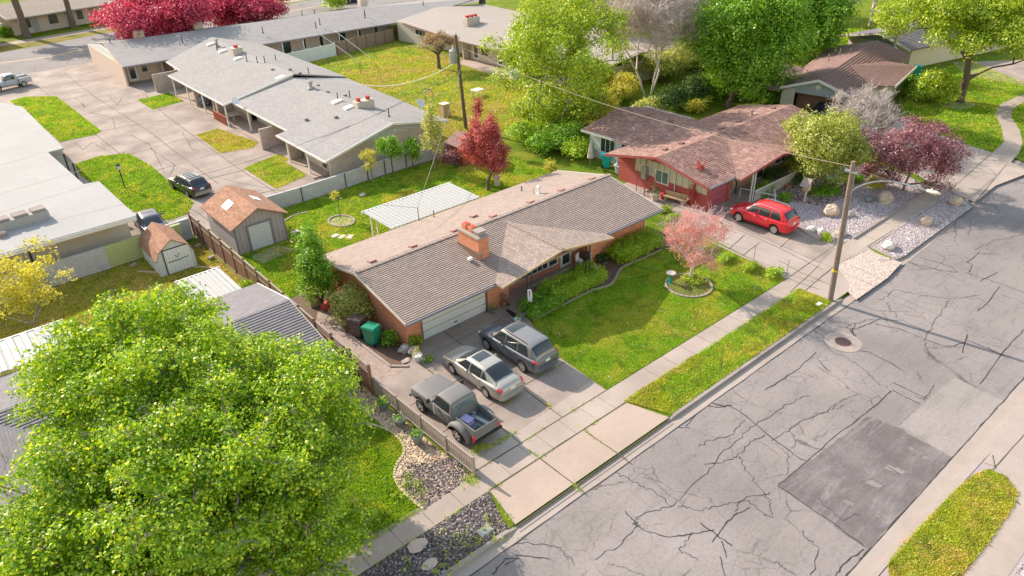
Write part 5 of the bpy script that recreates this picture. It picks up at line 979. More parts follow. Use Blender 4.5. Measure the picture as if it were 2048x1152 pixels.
WAG = dict(SED); WAG.update(paint="paint_black", paint2="paint_black", L=4.7, ws=(.5, 1.2), rw=(-2.2, -1.72), vr=.52, sun=None, rails=(-1.5, .3), bars=(-1.3, .1, 5), bmat="paint_taupe",
    body=[(-2.35, .74, .30, .55, .92, .96), (-2.25, .82, .24, .58, .98, 1.0), (-1.2, .86, .2, .58, .95, 1.0), (1.0, .86, .2, .58, .9, .95), (1.5, .85, .2, .56, .84, .93), (2.1, .8, .22, .5, .74, .8), (2.35, .6, .32, .46, .6, .64)],
    cab=[(-2.26, .72, .97, .58, 1.02), (-2.0, .76, .96, .58, 1.30), (-1.7, .80, .94, .60, 1.47), (-.6, .82, .92, .60, 1.52), (.3, .82, .91, .60, 1.50), (.6, .81, .9, .58, 1.42), (.95, .80, .9, .6, 1.17), (1.3, .74, .9, .62, .94)],
    sw=[(.08, 1.0, .05, .55), (-.85, 0, -.85, -.03), (-1.72, -.92, -1.5, -.92)], tail=(.22, .55, .78), seams=(1.02, .04, -.9))
sedan = build_car("parked_car", "silver sedan with a sunroof parked in the middle of the driveway", "car", (18.23, 24.55, .015), R_(91.5), SED, "cars parked on the driveway")
suvc = build_car("parked_car", "dark slate grey suv with roof rails parked nearest the front lawn", "car", (21.02, 25.0, .015), R_(92), SUV, "cars parked on the driveway")
redc = build_car("parked_car", "bright red suv parked in front of the deep pink garage door", "car", (44.55, 25.0, .02), R_(91), EQX)
wag = build_car("parked_car", "black estate car with roof rack parked on the back driveway behind the mauve shed", "car", (16.2, 61.1, .01), R_(97), WAG)
dk = dict(SED); dk.update(paint="paint_navy", paint2="paint_navy"); build_car("parked_car", "dark sedan half hidden behind the white flat roofed building and the barn shed", "car", (11.3, 55.6, .01), R_(85), dk)
bl = dict(SED); bl.update(paint="paint_black", paint2="paint_black"); build_car("parked_car", "dark car on the corner house drive by its open garage", "car", (*G(1650, 226), .01), R_(195), bl)
bl2 = dict(SED); bl2.update(paint="paint_navy", paint2="paint_slate"); build_car("parked_car", "dark blue car on the back street beyond the terrace roof", "car", (*G(704, 5), .01), R_(-12), bl2)
# ---- matte grey stepside pickup
def pickup(name, lab, loc, rz, pm, stepside=True, junk=True):
    t = thing(name, lab, "pickup truck", loc, rz)
    nose = Car([(.50, .84, .42, .70, 1.10, 1.12), (.9, .87, .40, .72, 1.12, 1.16), (1.6, .88, .40, .74, 1.10, 1.17), (2.1, .87, .42, .74, 1.06, 1.14), (2.32, .85, .44, .72, 1.02, 1.08), (2.38, .82, .46, .70, .96, 1.0)], [(0, 1, 1, 1, 1), (1, 1, 1, 1, 1)])
    bo = nose.loft('b', 26, 14).build("hood", pm, t, local=True, smooth=True); cut_arches(bo, (1.52,), .45, .88)
    for p in bo.data.polygons: p.use_smooth = True
    cab = Car([(-.95, .80, .40, .70, 1.10, 1.12), (-.90, .86, .36, .72, 1.12, 1.14), (.51, .87, .36, .72, 1.12, 1.14)], [(-.93, .76, 1.10, .66, 1.16), (-.86, .79, 1.10, .67, 1.60), (-.72, .80, 1.10, .67, 1.72), (-.1, .81, 1.10, .66, 1.76), (.28, .80, 1.10, .64, 1.70), (.55, .80, 1.10, .66, 1.40), (.86, .76, 1.10, .68, 1.13)])
    cab.loft('b', 10, 12).build("cab", pm, t, local=True, smooth=True); cab.loft('c', 26, 10).build("roof", pm, t, local=True, smooth=True)
    m = cab.patch(MB(), 'c', .36, .80, .55, 1, full=True, nx=8, nv=6, off=.012); m.build("windscreen", "car_glass", t, local=True, smooth=True)
    m = cab.patch(MB(), 'c', -.925, -.83, .50, 1, full=True, nx=6, nv=8, off=.014); m.build("rear_window", "glass_pale", t, local=True, smooth=True)
    for sd in (1, -1):
        m = cab.patch(MB(), 'c', -.62, .62, .06, .5, sd, .012, 6, 4, xs_v=lambda v: (-.66, .66-(v-.06)*.75)); m.build("side_window", "car_glass", t, local=True, smooth=True)
        for x in (-.72, .52): m = cab.patch(MB(), 'b', x-.008, x+.008 if x < .5 else .508, .1, .68, sd, .004, 2, 8); m.build("door_seam", "black_trim", t, local=True)
        p = cab.pt('b', -.5, .52, sd, .02); MB().box(p[0]-.09, p[0]+.09, p[1]-.02, p[1]+.02, p[2], p[2]+.03).build("door_handle", "chrome", t, local=True)
        mb = MB(); mb.tube([(.55, sd*.85, 1.18), (.6, sd*1.02, 1.25)], .015, 5); mb.box(.55, .62, min(sd*.95, sd*1.12), max(sd*.95, sd*1.12), 1.2, 1.42); mb.build("door_mirror", "black_trim", t, local=True)
        for x in (1.52, -1.40): wheel(t, x, sd*(.80 if x > 0 else .84), .37, .26, 5, "chrome" if junk else "alloy", sd)
        MB().box(2.37, 2.40, min(sd*.55, sd*.8), max(sd*.55, sd*.8), .72, .92).build("headlight", "lamp_clear", t, local=True)
        # bed side, wood-like inner rail and rounded rear fender
        y0, y1 = sorted((sd*.66, sd*.72)); MB().box(-2.42, -.98, y0, y1, .62, 1.12).build("bed_side", pm, t, local=True)
        if stepside:
            f = MB(); n = 12; prof = []
            for k in range(n+1):
                a = math.pi*k/n; prof.append((-1.42-math.cos(a)*.72, .36+math.sin(a)**.8*.66 if 0 < k < n else .36))
            ys = [sd*.72, sd*.90, sd*.985, sd*1.0]; drop = [0, .01, .07, .20]
            vs = [(x, y, max(z-d_, .34)) for y, d_ in zip(ys, drop) for x, z in prof]; f.add(vs, [(j*(n+1)+i, j*(n+1)+i+1, (j+1)*(n+1)+i+1, (j+1)*(n+1)+i) for j in range(3) for i in range(n)])
            f.build("rear_fender", pm, t, local=True, smooth=True)
            m = MB(); m.lathe([(.40, 0.), (.46, 0.), (.46, .012)], 20, (-1.40, sd*.97, .37), 'y', cap=False); MB().box(-1.04, -.7, min(sd*.72, sd*.95), max(sd*.72, sd*.95), .42, .46).build("side_step", "black_trim", t, local=True)
        else:
            y0, y1 = sorted((sd*.72, sd*.95)); MB().box(-2.42, -.98, y0, y1, .50, 1.12).build("bed_outer_panel", pm, t, local=True)
        MB().box(-2.46, -2.40, min(sd*.70, sd*.82), max(sd*.70, sd*.82), .55, .80).build("tail_lamp", "lamp_red", t, local=True)
    MB().box(-2.42, -.98, -.66, .66, .56, .62).build("bed_floor", "plastic_grey" if junk else "black_trim", t, local=True); MB().box(-1.02, -.97, -.66, .66, .62, 1.12).build("bed_front_panel", pm, t, local=True)
    tg = MB().box(-2.46, -2.42, -.70, .70, .60, 1.13).build("tailgate", pm, t, local=True); MB().box(-2.50, -2.40, -.90, .90, .42, .54).build("rear_bumper", "black_trim" if junk else "chrome", t, local=True)
    MB().box(-2.2, 2.2, -.5, .5, .34, .56).build("chassis", "black_trim", t, local=True); MB().box(2.36, 2.42, -.55, .55, .68, .92).build("grille", "black_trim", t, local=True); MB().box(2.38, 2.48, -.88, .88, .44, .58).build("front_bumper", pm, t, local=True)
    MB().box(1.2, 2.2, -.03, .03, 1.155, 1.185).build("hood_crease", pm, t, local=True)
    return t
pk = pickup("pickup_truck", "old matte grey stepside pickup with a loaded bed parked beside the low picket fence", (15.3, 23.05, .015), R_(92), "paint_matte")
pickup("pickup_truck", "white and blue pickup with its rear showing at the left edge on the back driveway", (*G(20, 177), .01), R_(192), "paint_white", False, False)
WPK = WM[pk.name]
def onpk(x, y, z): return tuple(WPK @ Vector((x, y, z)))
b_ = onpk(-1.35, .28, .64); cr = thing("storage_box", "pale lavender plastic crate lying in the bed of the matte grey pickup", "crate", b_, R_(100)); MB().box(-.26, .26, -.2, .2, 0, .3).build("tub", "lavender_tarp", cr, local=True); MB().box(-.28, .28, -.22, .22, .3, .34).build("lid", "lavender_tarp", cr, local=True)
b_ = onpk(-1.7, -.3, .64); m = MB(); rr = random.Random(4)
m.box(b_[0]-.1, b_[0]+.1, b_[1]-.5, b_[1]+.6, b_[2], b_[2]+.12, .2); tag(m.build("engine_part", "grey_metal", loc=b_), "long grey metal part in the truck bed beside the lavender crate", "metal part")
b_ = onpk(-1.2, -.38, .64); m = MB(); m.tube([(b_[0], b_[1], b_[2]+.12), (b_[0]-.1, b_[1]+.4, b_[2]+.12)], .11, 8); tag(m.build("exhaust_muffler", "alloy", loc=b_), "scrap silver muffler lying in the truck bed", "muffler")
b_ = onpk(-2.05, .1, .64); m = MB(); m.box(b_[0]-.3, b_[0]+.1, b_[1]-.15, b_[1]+.1, b_[2], b_[2]+.09, .6); tag(m.build("scrap_panel", "black_trim", loc=b_), "black scrap panel at the tailgate end of the truck bed", "panel")
# ------------------------------------------------------------------ poles and wires
px, py = G(1660, 600); tx, ty = px-.42, py+.35
tp = (px-.45, py+.25, 8.85); pole = thing("utility_pole", "tall leaning wooden street pole at the kerb carrying a curved lamp arm", "utility pole", (px, py, 0)); MB().tube([(px, py, 0), (px-.22, py+.12, 4.4), tp], [.155, .135, .105], 12).build("pole", "bark_pole", pole)
MB().lathe([(.178, 2.0), (.178, 2.12)], 12, (px-.1, py+.06, 0)).build("marker_band", "yellow_paint", pole)
MB().tube([(px-.02, py-.16, .1), (px-.4, py+.08, 8.5)], .035, 6).build("conduit", "wood_grey", pole)
MB().box(tp[0]-.08, tp[0]+.08, tp[1]-.35, tp[1]+.35, 8.2, 8.32).build("bracket", "grey_metal", pole)
ap = lambda t_, z_: (px-.35+.85*t_, py+.1-3.5*t_, z_)
arm = [ap(0, 6.95), ap(.04, 7.25), ap(.15, 7.62), ap(.32, 7.95), ap(.52, 8.1), ap(.75, 8.1), ap(1, 7.98)]
lamp = thing("street_lamp", "grey cobra-head lamp on a long curved arm bolted to the wooden street pole", "street lamp", ap(0, 6.95)); MB().tube(smooth_pts(arm, 4), .045, 8).build("arm", "grey_metal", lamp)
m = MB(); e = ap(1, 7.98); m.blob((e[0]+.06, e[1]-.3, e[2]+.0), (.17, .42, .11), 2, 0); m.lathe([(.05, .08), (.05, .17)], 8, (e[0]+.05, e[1]-.22, e[2])); m.build("lamp_head", "cream_paint", lamp, smooth=True)
x2, y2 = G(932, 258); p2t = (x2-.35, y2+.3, 9.1); pole2 = thing("utility_pole", "wooden service pole with a grey transformer in the back yards", "utility pole", (x2, y2, 0)); MB().tube([(x2, y2, 0), p2t], [.2, .14], 10).build("pole", "bark", pole2)
tz = 7.3; tr = MB().lathe([(.0, tz-.7), (.36, tz-.7), (.38, tz), (.36, tz+.45), (.15, tz+.55), (0, tz+.55)], 14, (x2-.85, y2+.2, 0)).build("transformer", "grey_metal", pole2); MB().box(x2-.55, x2-.15, y2+.12, y2+.28, tz-.2, tz+.1).build("bracket", "grey_metal", pole2)
MB().lathe([(.07, 0), (.09, .1), (.05, .2), (.07, .35)], 8, (x2-.85, y2+.2, tz+.55)).build("insulator", "ceramic_white", pole2); MB().lathe([(.07, 0), (.09, .1), (.05, .3)], 8, (p2t[0], p2t[1], 9.1)).build("insulator", "ceramic_white", pole2)
def wire(lab, a, b, sag, r=.018, mat="black_trim"):
    a, b = Vector(a), Vector(b); pts = [tuple(a.lerp(b, t)-Vector((0, 0, 4*sag*t*(1-t)))) for t in np.linspace(0, 1, 18)]; return tag(MB().tube(pts, r, 5).build("overhead_wire", mat, loc=tuple(a)), lab, "wire")
A2 = (x2, y2, 8.0); TP = (tp[0], tp[1], 8.55)
wire("thick pale overhead cable crossing the red-brown roof to the leaning street pole", A2, TP, 1.0, .02, "wood_grey")
d3 = (Vector((G(2048, 420, 6)[0], G(2048, 420, 6)[1], 6))-Vector(TP)); wire("overhead cable running from the street pole towards the road above the lamp arm", TP, ap(1, 8.05), .12, .014, "wood_grey")
wire("second guy cable just below the first above the lamp arm", (TP[0], TP[1], 8.3), ap(.75, 8.15), .1, .012, "wood_grey")
mx, my = G(837, 441, 3.0); wire("pale service cable dropping to the mast on the brick house roof", (x2, y2, 6.6), (mx, my, 3.95), .5, .018, "wood_grey")
ex, ey = G(668, 162, 3.9); wire("white drooping cable from the transformer pole over the courtyard lawn", (x2, y2, 6.9), (ex, ey, 4.2), 1.6, .028, "ceramic_white")
wire("thin dark wire crossing the pale grey duplex roof, upper one", (x2, y2, 6.2), (*G(640, 255, 4.5), 3.6), .4, .015); wire("thin dark wire crossing the pale grey duplex roof, lower one", (x2, y2, 5.6), (*G(230, 375, 3), 2.4), 1.2, .014)
wire("thin wire over the white flat roofed building lawn to the lamp post yard", (mx, my, 3.9), (*G(310, 330, 2.5), 2.9), 0.6, .012)
gl_ = wire("pale guy wire slanting to the ground beside the white vinyl fence", (*G(630, 70, 4), 4.6), (*G(720, 125), 0), 0, .05, "ceramic_white"); wire("second pale guy wire nearer the duplex in the courtyard", (*G(672, 68, 4), 4.3), (*G(745, 118), 0), 0, .05, "ceramic_white")
# ------------------------------------------------------------------ fences and walls
fn = thing("wooden_fence", "tall brown wooden fence with a lattice top running back from the driveway", "fence", (13.25, 28, 0)); fy = np.linspace(27.3, 52.2, 14); fx = lambda y: 13.28+.0*(y)
for y in fy: MB().box(fx(y)-.06, fx(y)+.06, y-.06, y+.06, 0, 1.92).build("post", "wood_brown", fn)
for a, b in zip(fy[:-1], fy[1:]):
    x = fx(a); m = MB()
    yy = a+.1
    while yy < b-.12: m.box(x-.012+.004*(int(yy*9) % 3), x+.008+.004*(int(yy*9) % 3), yy, yy+.105, .08, 1.33); yy += .135
    m.build("picket_panel", "wood_brown", fn)
    m = MB()
    for k in np.arange(a+.05, b-.05, .15): m.box(x-.012, x+.012, k, k+.035, 1.38, 1.78)
    for z in (1.48, 1.63): m.box(x-.02, x-.0121, a+.06, b-.06, z, z+.03)
    m.build("lattice", "wood_brown", fn)
    for z, w_ in ((1.80, .05), (1.34, .035), (.04, .04)): MB().box(x-w_, x+w_, a+.06, b-.06, z, z+.04).build("rail", "wood_grey", fn)
f2 = thing("picket_fence", "low weathered picket fence between the pickup and the flower pots", "fence", (13.5, 23, 0)); py_ = np.linspace(19.35, 27.2, 5); fx2 = lambda y: 13.62-.03*(y-19.35)
for i, y in enumerate(py_): MB().box(fx2(y)-.05, fx2(y)+.05, y-.05, y+.05, 0, 1.12 if i else 1.16).build("post", "wood_grey", f2)
for a, b in zip(py_[:-1], py_[1:]):
    m = MB(); xm = (fx2(a)+fx2(b))/2
    for k in np.arange(a+.1, b-.08, .155): xk = fx2(k); m.box(xk-.012, xk+.012, k, k+.085, .08, 1.02)
    m.build("pickets", "wood_grey", f2)
    for z in (1.03, .2): m = MB(); m.prism([(fx2(a)-.05, a+.05), (fx2(a)+.05, a+.05), (fx2(b)+.05, b-.05), (fx2(b)-.05, b-.05)], z, z+.05); m.build("rail", "wood_grey", f2)
gt = thing("trellis_gate", "dark metal trellis arch leaning against the brown fence near the maple", "trellis", (12.6, 28.3, 0))
for a, b in (((12.2, 28.0, 1.5), (12.95, 30.2, 1.9)), ((12.7, 27.5, 1.5), (13.2, 29.6, 1.9)), ((12.1, 28.2, 1.62), (13.0, 27.5, 1.62)), ((12.4, 29.6, 1.85), (13.25, 29.1, 1.85))): MB().tube([a, b], .035, 6).build("bar", "dark_metal", gt)
for x, y in ((12.3, 28.2), (12.9, 27.7)): MB().tube([(x, y, 0), (x, y, 1.6)], .035, 6).build("leg", "dark_metal", gt)
m = MB()
for k in range(8): t_ = k/7; m.tube([(12.2+.5*t_, 28.2+.2*t_, 1.5), (12.75+.4*t_, 29.6+.1*t_, 1.8)], .01, 4)
m.build("lattice", "dark_metal", gt)
bw = thing("block_wall", "long pale painted block wall dividing the gardens from the back lots", "wall", (20, 52.6, 0)); wl = [(-45, 51.3), (.3, 51.3), (6.9, 51.4)]
def wseg(pts, z0, z1, mat, nm="wall_panel", t_=.18):
    for a, b in zip(pts[:-1], pts[1:]):
        d = (Vector(b)-Vector(a)).normalized(); n = Vector((-d.y, d.x))*t_/2; MB().prism([(a[0]-n.x, a[1]-n.y), (b[0]-n.x, b[1]-n.y), (b[0]+n.x, b[1]+n.y), (a[0]+n.x, a[1]+n.y)], z0, z1).build(nm, mat, bw)
wseg([(-45, 51.3), (3.5, 51.3)], 0, 1.5, "block_wall"); wseg([(3.5, 51.32), (7.2, 51.32)], 0, 1.62, "block_wall"); wseg([(7.2, 51.34), (12.3, 51.4)], 0, 1.62, "block_green"); wseg([(12.3, 52.25), (13.1, 52.3)], 0, 1.5, "block_wall")
wseg([(10.8, 51.9), (13.1, 52.0)], 0, 1.58, "block_wall", "wall_panel")
wseg([(18.3, 52.4), (22.0, 52.35), (26.0, 52.5), (30.0, 52.8), (34.3, 52.9), (36.6, 52.6)], 0, 1.25, "block_wall")
m = MB()
for x, y in ((22.0, 52.24), (26.0, 52.39), (28.2, 52.55), (30.0, 52.69), (32.2, 52.74)): m.box(x-.03, x+.03, y-.05, y-.01, 0, 1.3)
m.build("post_strip", "dark_metal", bw)
vf = thing("vinyl_fence", "white vinyl fence along the back terrace patio", "fence", (45, 95, 0)); va, vb_ = Vector(G(560, 138)), Vector(G(672, 112))
def plfence(root, a, b, h, n, mat, pmat, th=.06):
    for i in range(n):
        p, q = a.lerp(b, i/n), a.lerp(b, (i+1)/n); d = (q-p).normalized(); nn = Vector((-d.y, d.x))*th/2; p_, q_ = p+d*.07, q-d*.07
        MB().prism([(p_.x-nn.x, p_.y-nn.y), (q_.x-nn.x, q_.y-nn.y), (q_.x+nn.x, q_.y+nn.y), (p_.x+nn.x, p_.y+nn.y)], .05, h).build("panel", mat, root)
    for i in range(n+1): p = a.lerp(b, i/n); MB().box(p.x-.07, p.x+.07, p.y-.07, p.y+.07, 0, h+.1).build("post", pmat, root)
plfence(vf, va, vb_, 1.7, 4, "vinyl_fence", "white_paint"); wf = thing("plank_fence", "weathered brown plank fence continuing from the white vinyl fence", "fence", (54, 96, 0)); plfence(wf, vb_+Vector((.3, .05)), Vector(G(788, 82)), 1.8, 6, "fence_plank", "wood_brown")
# chain link posts by the shared driveway
cf = thing("wire_fence", "thin wire fence with slim posts along the shared driveway edge", "fence", (39.5, 22, 0))
cp = [G(1573, 549), G(1507, 521), (40.1, 25.2)]
for x, y in cp: MB().tube([(x, y, 0), (x, y, 1.05)], .025, 6).build("post", "grey_metal", cf)
m = MB(); cpp = [Vector((x, y, 0)) for x, y in cp]
for a, b in zip(cpp[:-1], cpp[1:]):
    for z in (1.0, .5, .08): m.tube([tuple(a+Vector((0, 0, z))), tuple(b+Vector((0, 0, z)))], .004, 4)
m.build("wire", "dark_metal", cf)
sf = thing("pipe_railing", "white pipe railing behind the red suv at the rock garden", "railing", (*G(1490, 385), 0)); a = Vector((*G(1478, 398), 0)); b = Vector((*G(1552, 410), 0)); MB().tube([tuple(a+Vector((0, 0, .9))), tuple(b+Vector((0, 0, .75)))], .03, 6).build("rail", "white_paint", sf); MB().tube([tuple(b), tuple(b+Vector((.3, .5, 1.1)))], .03, 6).build("post", "white_paint", sf); MB().tube([tuple(a), tuple(a+Vector((0, 0, .95)))], .03, 6).build("post", "white_paint", sf)
ga = thing("iron_gate", "rusty scrolled iron garden arch between the brick house and the red house", "garden gate", (*G(1290, 390), 0)); g0 = [Vector((*G(x, y), 0)) for x, y in ((1272, 385), (1288, 393), (1308, 402))]
for p in g0: MB().tube([tuple(p), tuple(p+Vector((0, 0, 2.2)))], .035, 6).build("post", "iron_rust", ga)
m = MB()
for k in range(9):
    t_ = k/8; p, q = g0[0].lerp(g0[2], t_), g0[0].lerp(g0[2], min(1, t_+.125)); za, zb = 2.0+.6*math.sin(math.pi*t_), 2.0+.6*math.sin(math.pi*min(1, t_+.125)); m.tube([tuple(p+Vector((0, 0, za))), tuple(q+Vector((0, 0, zb)))], .025, 5); m.tube([tuple(p+Vector((0, 0, .2))), tuple(p+Vector((0, 0, 1.3+.2*math.sin(k*2))))], .014, 4)
m.build("scrollwork", "iron_rust", ga)
rr_ = thing("porch_railing", "rusty red wooden porch railing with plant pots at the duplex", "railing", (25.3, 77, 0)); m = MB()
for y in np.arange(75.6, 78.9, .22): m.box(25.2, 25.28, y, y+.09, .05, .95)
m.build("pickets", "wood_red", rr_); MB().box(25.17, 25.31, 75.5, 79, .95, 1.02).build("rail", "wood_red", rr_)
st_ = thing("step_railing", "black metal handrail at the back steps of the red house", "railing", (44.6, 40, 0)); m = MB(); a, b = Vector((*G(1216, 318), 0)), Vector((*G(1232, 322), 0))
MB().tube([tuple(a+Vector((0, 0, 1))), tuple(b+Vector((0, 0, 1.3)))], .03, 5).build("rail", "dark_metal", st_)
for k in range(4): p = a.lerp(b, k/3); MB().tube([tuple(p), tuple(p+Vector((0, 0, 1+.1*k)))], .025, 5).build("post", "dark_metal", st_)
# ------------------------------------------------------------------ small things
def bin_(lab, x, y, rz, mat, s=1.):
    t = thing("wheelie_bin", lab, "bin", (x, y, .02), rz); m = MB(); w0, w1, d0, d1, h = .23*s, .32*s, .25*s, .38*s, 1.02*s
    m.add([(-w0, -d0, .05), (w0, -d0, .05), (w0, d0, .05), (-w0, d0, .05), (-w1, -d1, h), (w1, -d1, h), (w1, d1, h), (-w1, d1, h)], [(3, 2, 1, 0), (4, 5, 6, 7), (0, 1, 5, 4), (1, 2, 6, 5), (2, 3, 7, 6), (3, 0, 4, 7)]); m.build("body", mat, t, local=True)
    m = MB(); m.add([(-w1-.03, -d1-.04, h), (w1+.03, -d1-.04, h), (w1+.03, d1+.05, h), (-w1-.03, d1+.05, h), (-w1, -d1, h+.07), (w1, -d1, h+.07), (w1*.9, d1, h+.12), (-w1*.9, d1, h+.12)], [(4, 5, 6, 7), (0, 1, 5, 4), (1, 2, 6, 5), (2, 3, 7, 6), (3, 0, 4, 7)]); m.build("lid", mat, t, local=True)
    for sd in (-1, 1): MB().lathe([(0, -.03), (.12, -.03), (.12, .03), (0, .03)], 12, (sd*w0, d0+.05, .12), 'x').build("wheel", "rubber", t, local=True)
    MB().tube([(-w1, d1+.09, h), (w1, d1+.09, h)], .02, 6).build("handle", mat, t, local=True)
x, y = G(747, 690); bin_("green wheelie bin with closed lid by the brick garage corner", x+.05, y+.1, R_(200), "plastic_green", 1.12); x, y = G(727, 680); bin_("dark brown wheelie bin half behind the green one", x+.05, y+.55, R_(205), "plastic_brown", 1.12)
x, y = G(1213, 335); bin_("teal green wheelie bin at the back of the red house", x, y, R_(30), "plastic_teal", 1.1)
def pot(lab, px, r=.28, h=.42, mat="plastic_grey", plant="leaf_green", grp=None, bushr=.0, z=.02, n=220, ph=.3):
    x, y = G(*px); t = thing("flower_pot", lab, "plant pot", (x, y, z), 0, grp); MB().lathe([(r*.65, 0), (r, h), (r*1.08, h), (r*1.08, h-.05), (r*.9, h-.04), (r*.88, h-.07), (0, h-.07)], 18).build("pot", mat, t, local=True)
    if plant:
        V, F = leafcloud([(x, y, z+h+ph*.4)], [(r*.9, r*.9, ph*.6)], n, .07, seed=int(x*10)); rawmesh("plant", V, F, plant, t)
    return t
# ------------------------------------------------------------------ vegetation
def leafcloud(centers, radii, n, size, seed=0, up=.5, shell=.5, jitter=.35, aspect=.62, spray=9):
    """n leaf-shaped quads in small sprays scattered through soft-edged clumps -> V (4n,3), F (n,4)"""
    r = np.random.default_rng(seed); C_ = np.asarray(centers, float); R0 = np.asarray(radii, float); wgt = R0.prod(1)**(2/3); wgt /= wgt.sum(); ns = max(1, n//spray); n = ns*spray
    idx = r.choice(len(C_), ns, p=wgt); d = r.normal(size=(ns, 3)); d /= np.linalg.norm(d, axis=1, keepdims=True)+1e-9
    rad = shell+(1-shell)*r.random(ns)**.6; rad *= 1+r.normal(size=ns)*.22
    sp = C_[idx]+d*R0[idx]*rad[:, None]; sn = d*.7+r.normal(size=(ns, 3))*.35; sn[:, 2] += up; sn /= np.linalg.norm(sn, axis=1, keepdims=True)+1e-9
    off = r.normal(size=(ns, spray, 3)); off -= (off*sn[:, None]).sum(2, keepdims=True)*sn[:, None]*.65
    p = (sp[:, None]+off*size*1.15).reshape(-1, 3); nrm = (sn[:, None]+r.normal(size=(ns, spray, 3))*jitter).reshape(-1, 3); nrm /= np.linalg.norm(nrm, axis=1, keepdims=True)+1e-9
    t = np.cross(nrm, r.normal(size=(n, 3))); t /= np.linalg.norm(t, axis=1, keepdims=True)+1e-9; b = np.cross(nrm, t); s = size*(.6+.8*r.random(n))[:, None]
    V = np.stack([p-t*s*.5, p+b*s*aspect*.5+nrm*s*.10, p+t*s*.5, p-b*s*aspect*.5+nrm*s*.10], 1).reshape(-1, 3); F = np.arange(4*n).reshape(n, 4); return V, F
def tubes(segs, sides=5):
    """segs: list of (p0, p1, r0, r1) -> V, F quads"""
    S_ = np.array([(*a, *b, ra, rb) for a, b, ra, rb in segs], float); a, b, ra, rb = S_[:, :3], S_[:, 3:6], S_[:, 6], S_[:, 7]; d = b-a; L = np.linalg.norm(d, axis=1, keepdims=True)+1e-9; d = d/L
    ref = np.where(np.abs(d[:, 2:3]) < .9, np.array([[0, 0, 1.]]), np.array([[1., 0, 0]])); u = np.cross(d, ref); u /= np.linalg.norm(u, axis=1, keepdims=True); v = np.cross(d, u); Vs = []
    b = b+d*np.minimum(L, rb[:, None]*.5)
    for (c, rr) in ((a, ra), (b, rb)):
        for k in range(sides): an = 2*math.pi*k/sides; Vs.append(c+(u*math.cos(an)+v*math.sin(an))*rr[:, None])
    V = np.stack(Vs, 1).reshape(-1, 3); n = len(S_); base = np.arange(n)[:, None]*(2*sides); F = []
    for k in range(sides): F.append(np.concatenate([base+k, base+(k+1) % sides, base+sides+(k+1) % sides, base+sides+k], 1))
    return V, np.concatenate(F)
def skeleton(base, top_of_trunk, centers, r0, seed=0, lean=None, limbs=5, wig=.12):
    """trunk plus branches reaching every clump centre; pipe-model radii"""
    rr = random.Random(seed); nodes = [np.array(base, float)]; par = [-1]; T = np.array(top_of_trunk, float); nseg = 4
    for i in range(1, nseg+1): nodes.append(nodes[0]+(T-nodes[0])*i/nseg+np.array([rr.uniform(-1, 1), rr.uniform(-1, 1), 0])*wig*.5*np.linalg.norm(T-nodes[0])*.3); par.append(i-1)
    cs = sorted([np.array(c, float) for c in centers], key=lambda c: np.linalg.norm(c-T)); ends = []
    for c in cs:
        best = None
        for j in range(2, len(nodes)):
            q = nodes[j]; d = c-q; L = np.linalg.norm(d); pen = 0 if d[2] > -.1*L else 1.5*L; s = L*1.0+pen+.35*np.linalg.norm(q-T)
            if best is None or s < best[0]: best = (s, j)
        j = best[1]; q = nodes[j]; L = np.linalg.norm(c-q); k = max(1, int(L/1.1)); prev = j
        for i in range(1, k+1):
            t = i/k; p = q+(c-q)*t; p = p+np.array([rr.uniform(-1, 1), rr.uniform(-1, 1), rr.uniform(-.6, .9)])*wig*L*.35*math.sin(math.pi*min(t, .95)); nodes.append(p if i < k else c); par.append(prev); prev = len(nodes)-1
        ends.append(prev)
    wt = np.zeros(len(nodes))
    for e in ends: wt[e] += 1
    for i in range(len(nodes)-1, 0, -1): wt[par[i]] += wt[i]
    wt[0] = max(wt[0], 1); rad = r0*(wt/wt[0])**.5; rad = np.maximum(rad, r0*.05); rad[0] = r0*1.35
    return [(tuple(nodes[par[i]]), tuple(nodes[i]), float(rad[par[i]]), float(rad[i])) for i in range(1, len(nodes))], [nodes[e] for e in ends]
def clumps(c, R, n, seed, lo=-.35, shell=.55, rc=(.25, .4)):
    r = random.Random(seed); out = []; rad = []
    k = 0
    while len(out) < n and k < 5000:
        k += 1; d = Vector((r.gauss(0, 1), r.gauss(0, 1), r.gauss(0, 1))).normalized()
        if d.z < lo: continue
        q = shell+(1-shell)*r.random(); p = (c[0]+d.x*R[0]*q, c[1]+d.y*R[1]*q, c[2]+d.z*R[2]*q)
        s = r.uniform(*rc)
        if any((Vector(p)-Vector(o)).length < .35*s*max(R) for o in out): continue
        out.append(p); rad.append((R[0]*s, R[1]*s, R[2]*s*r.uniform(.6, .9)))
    return out, rad
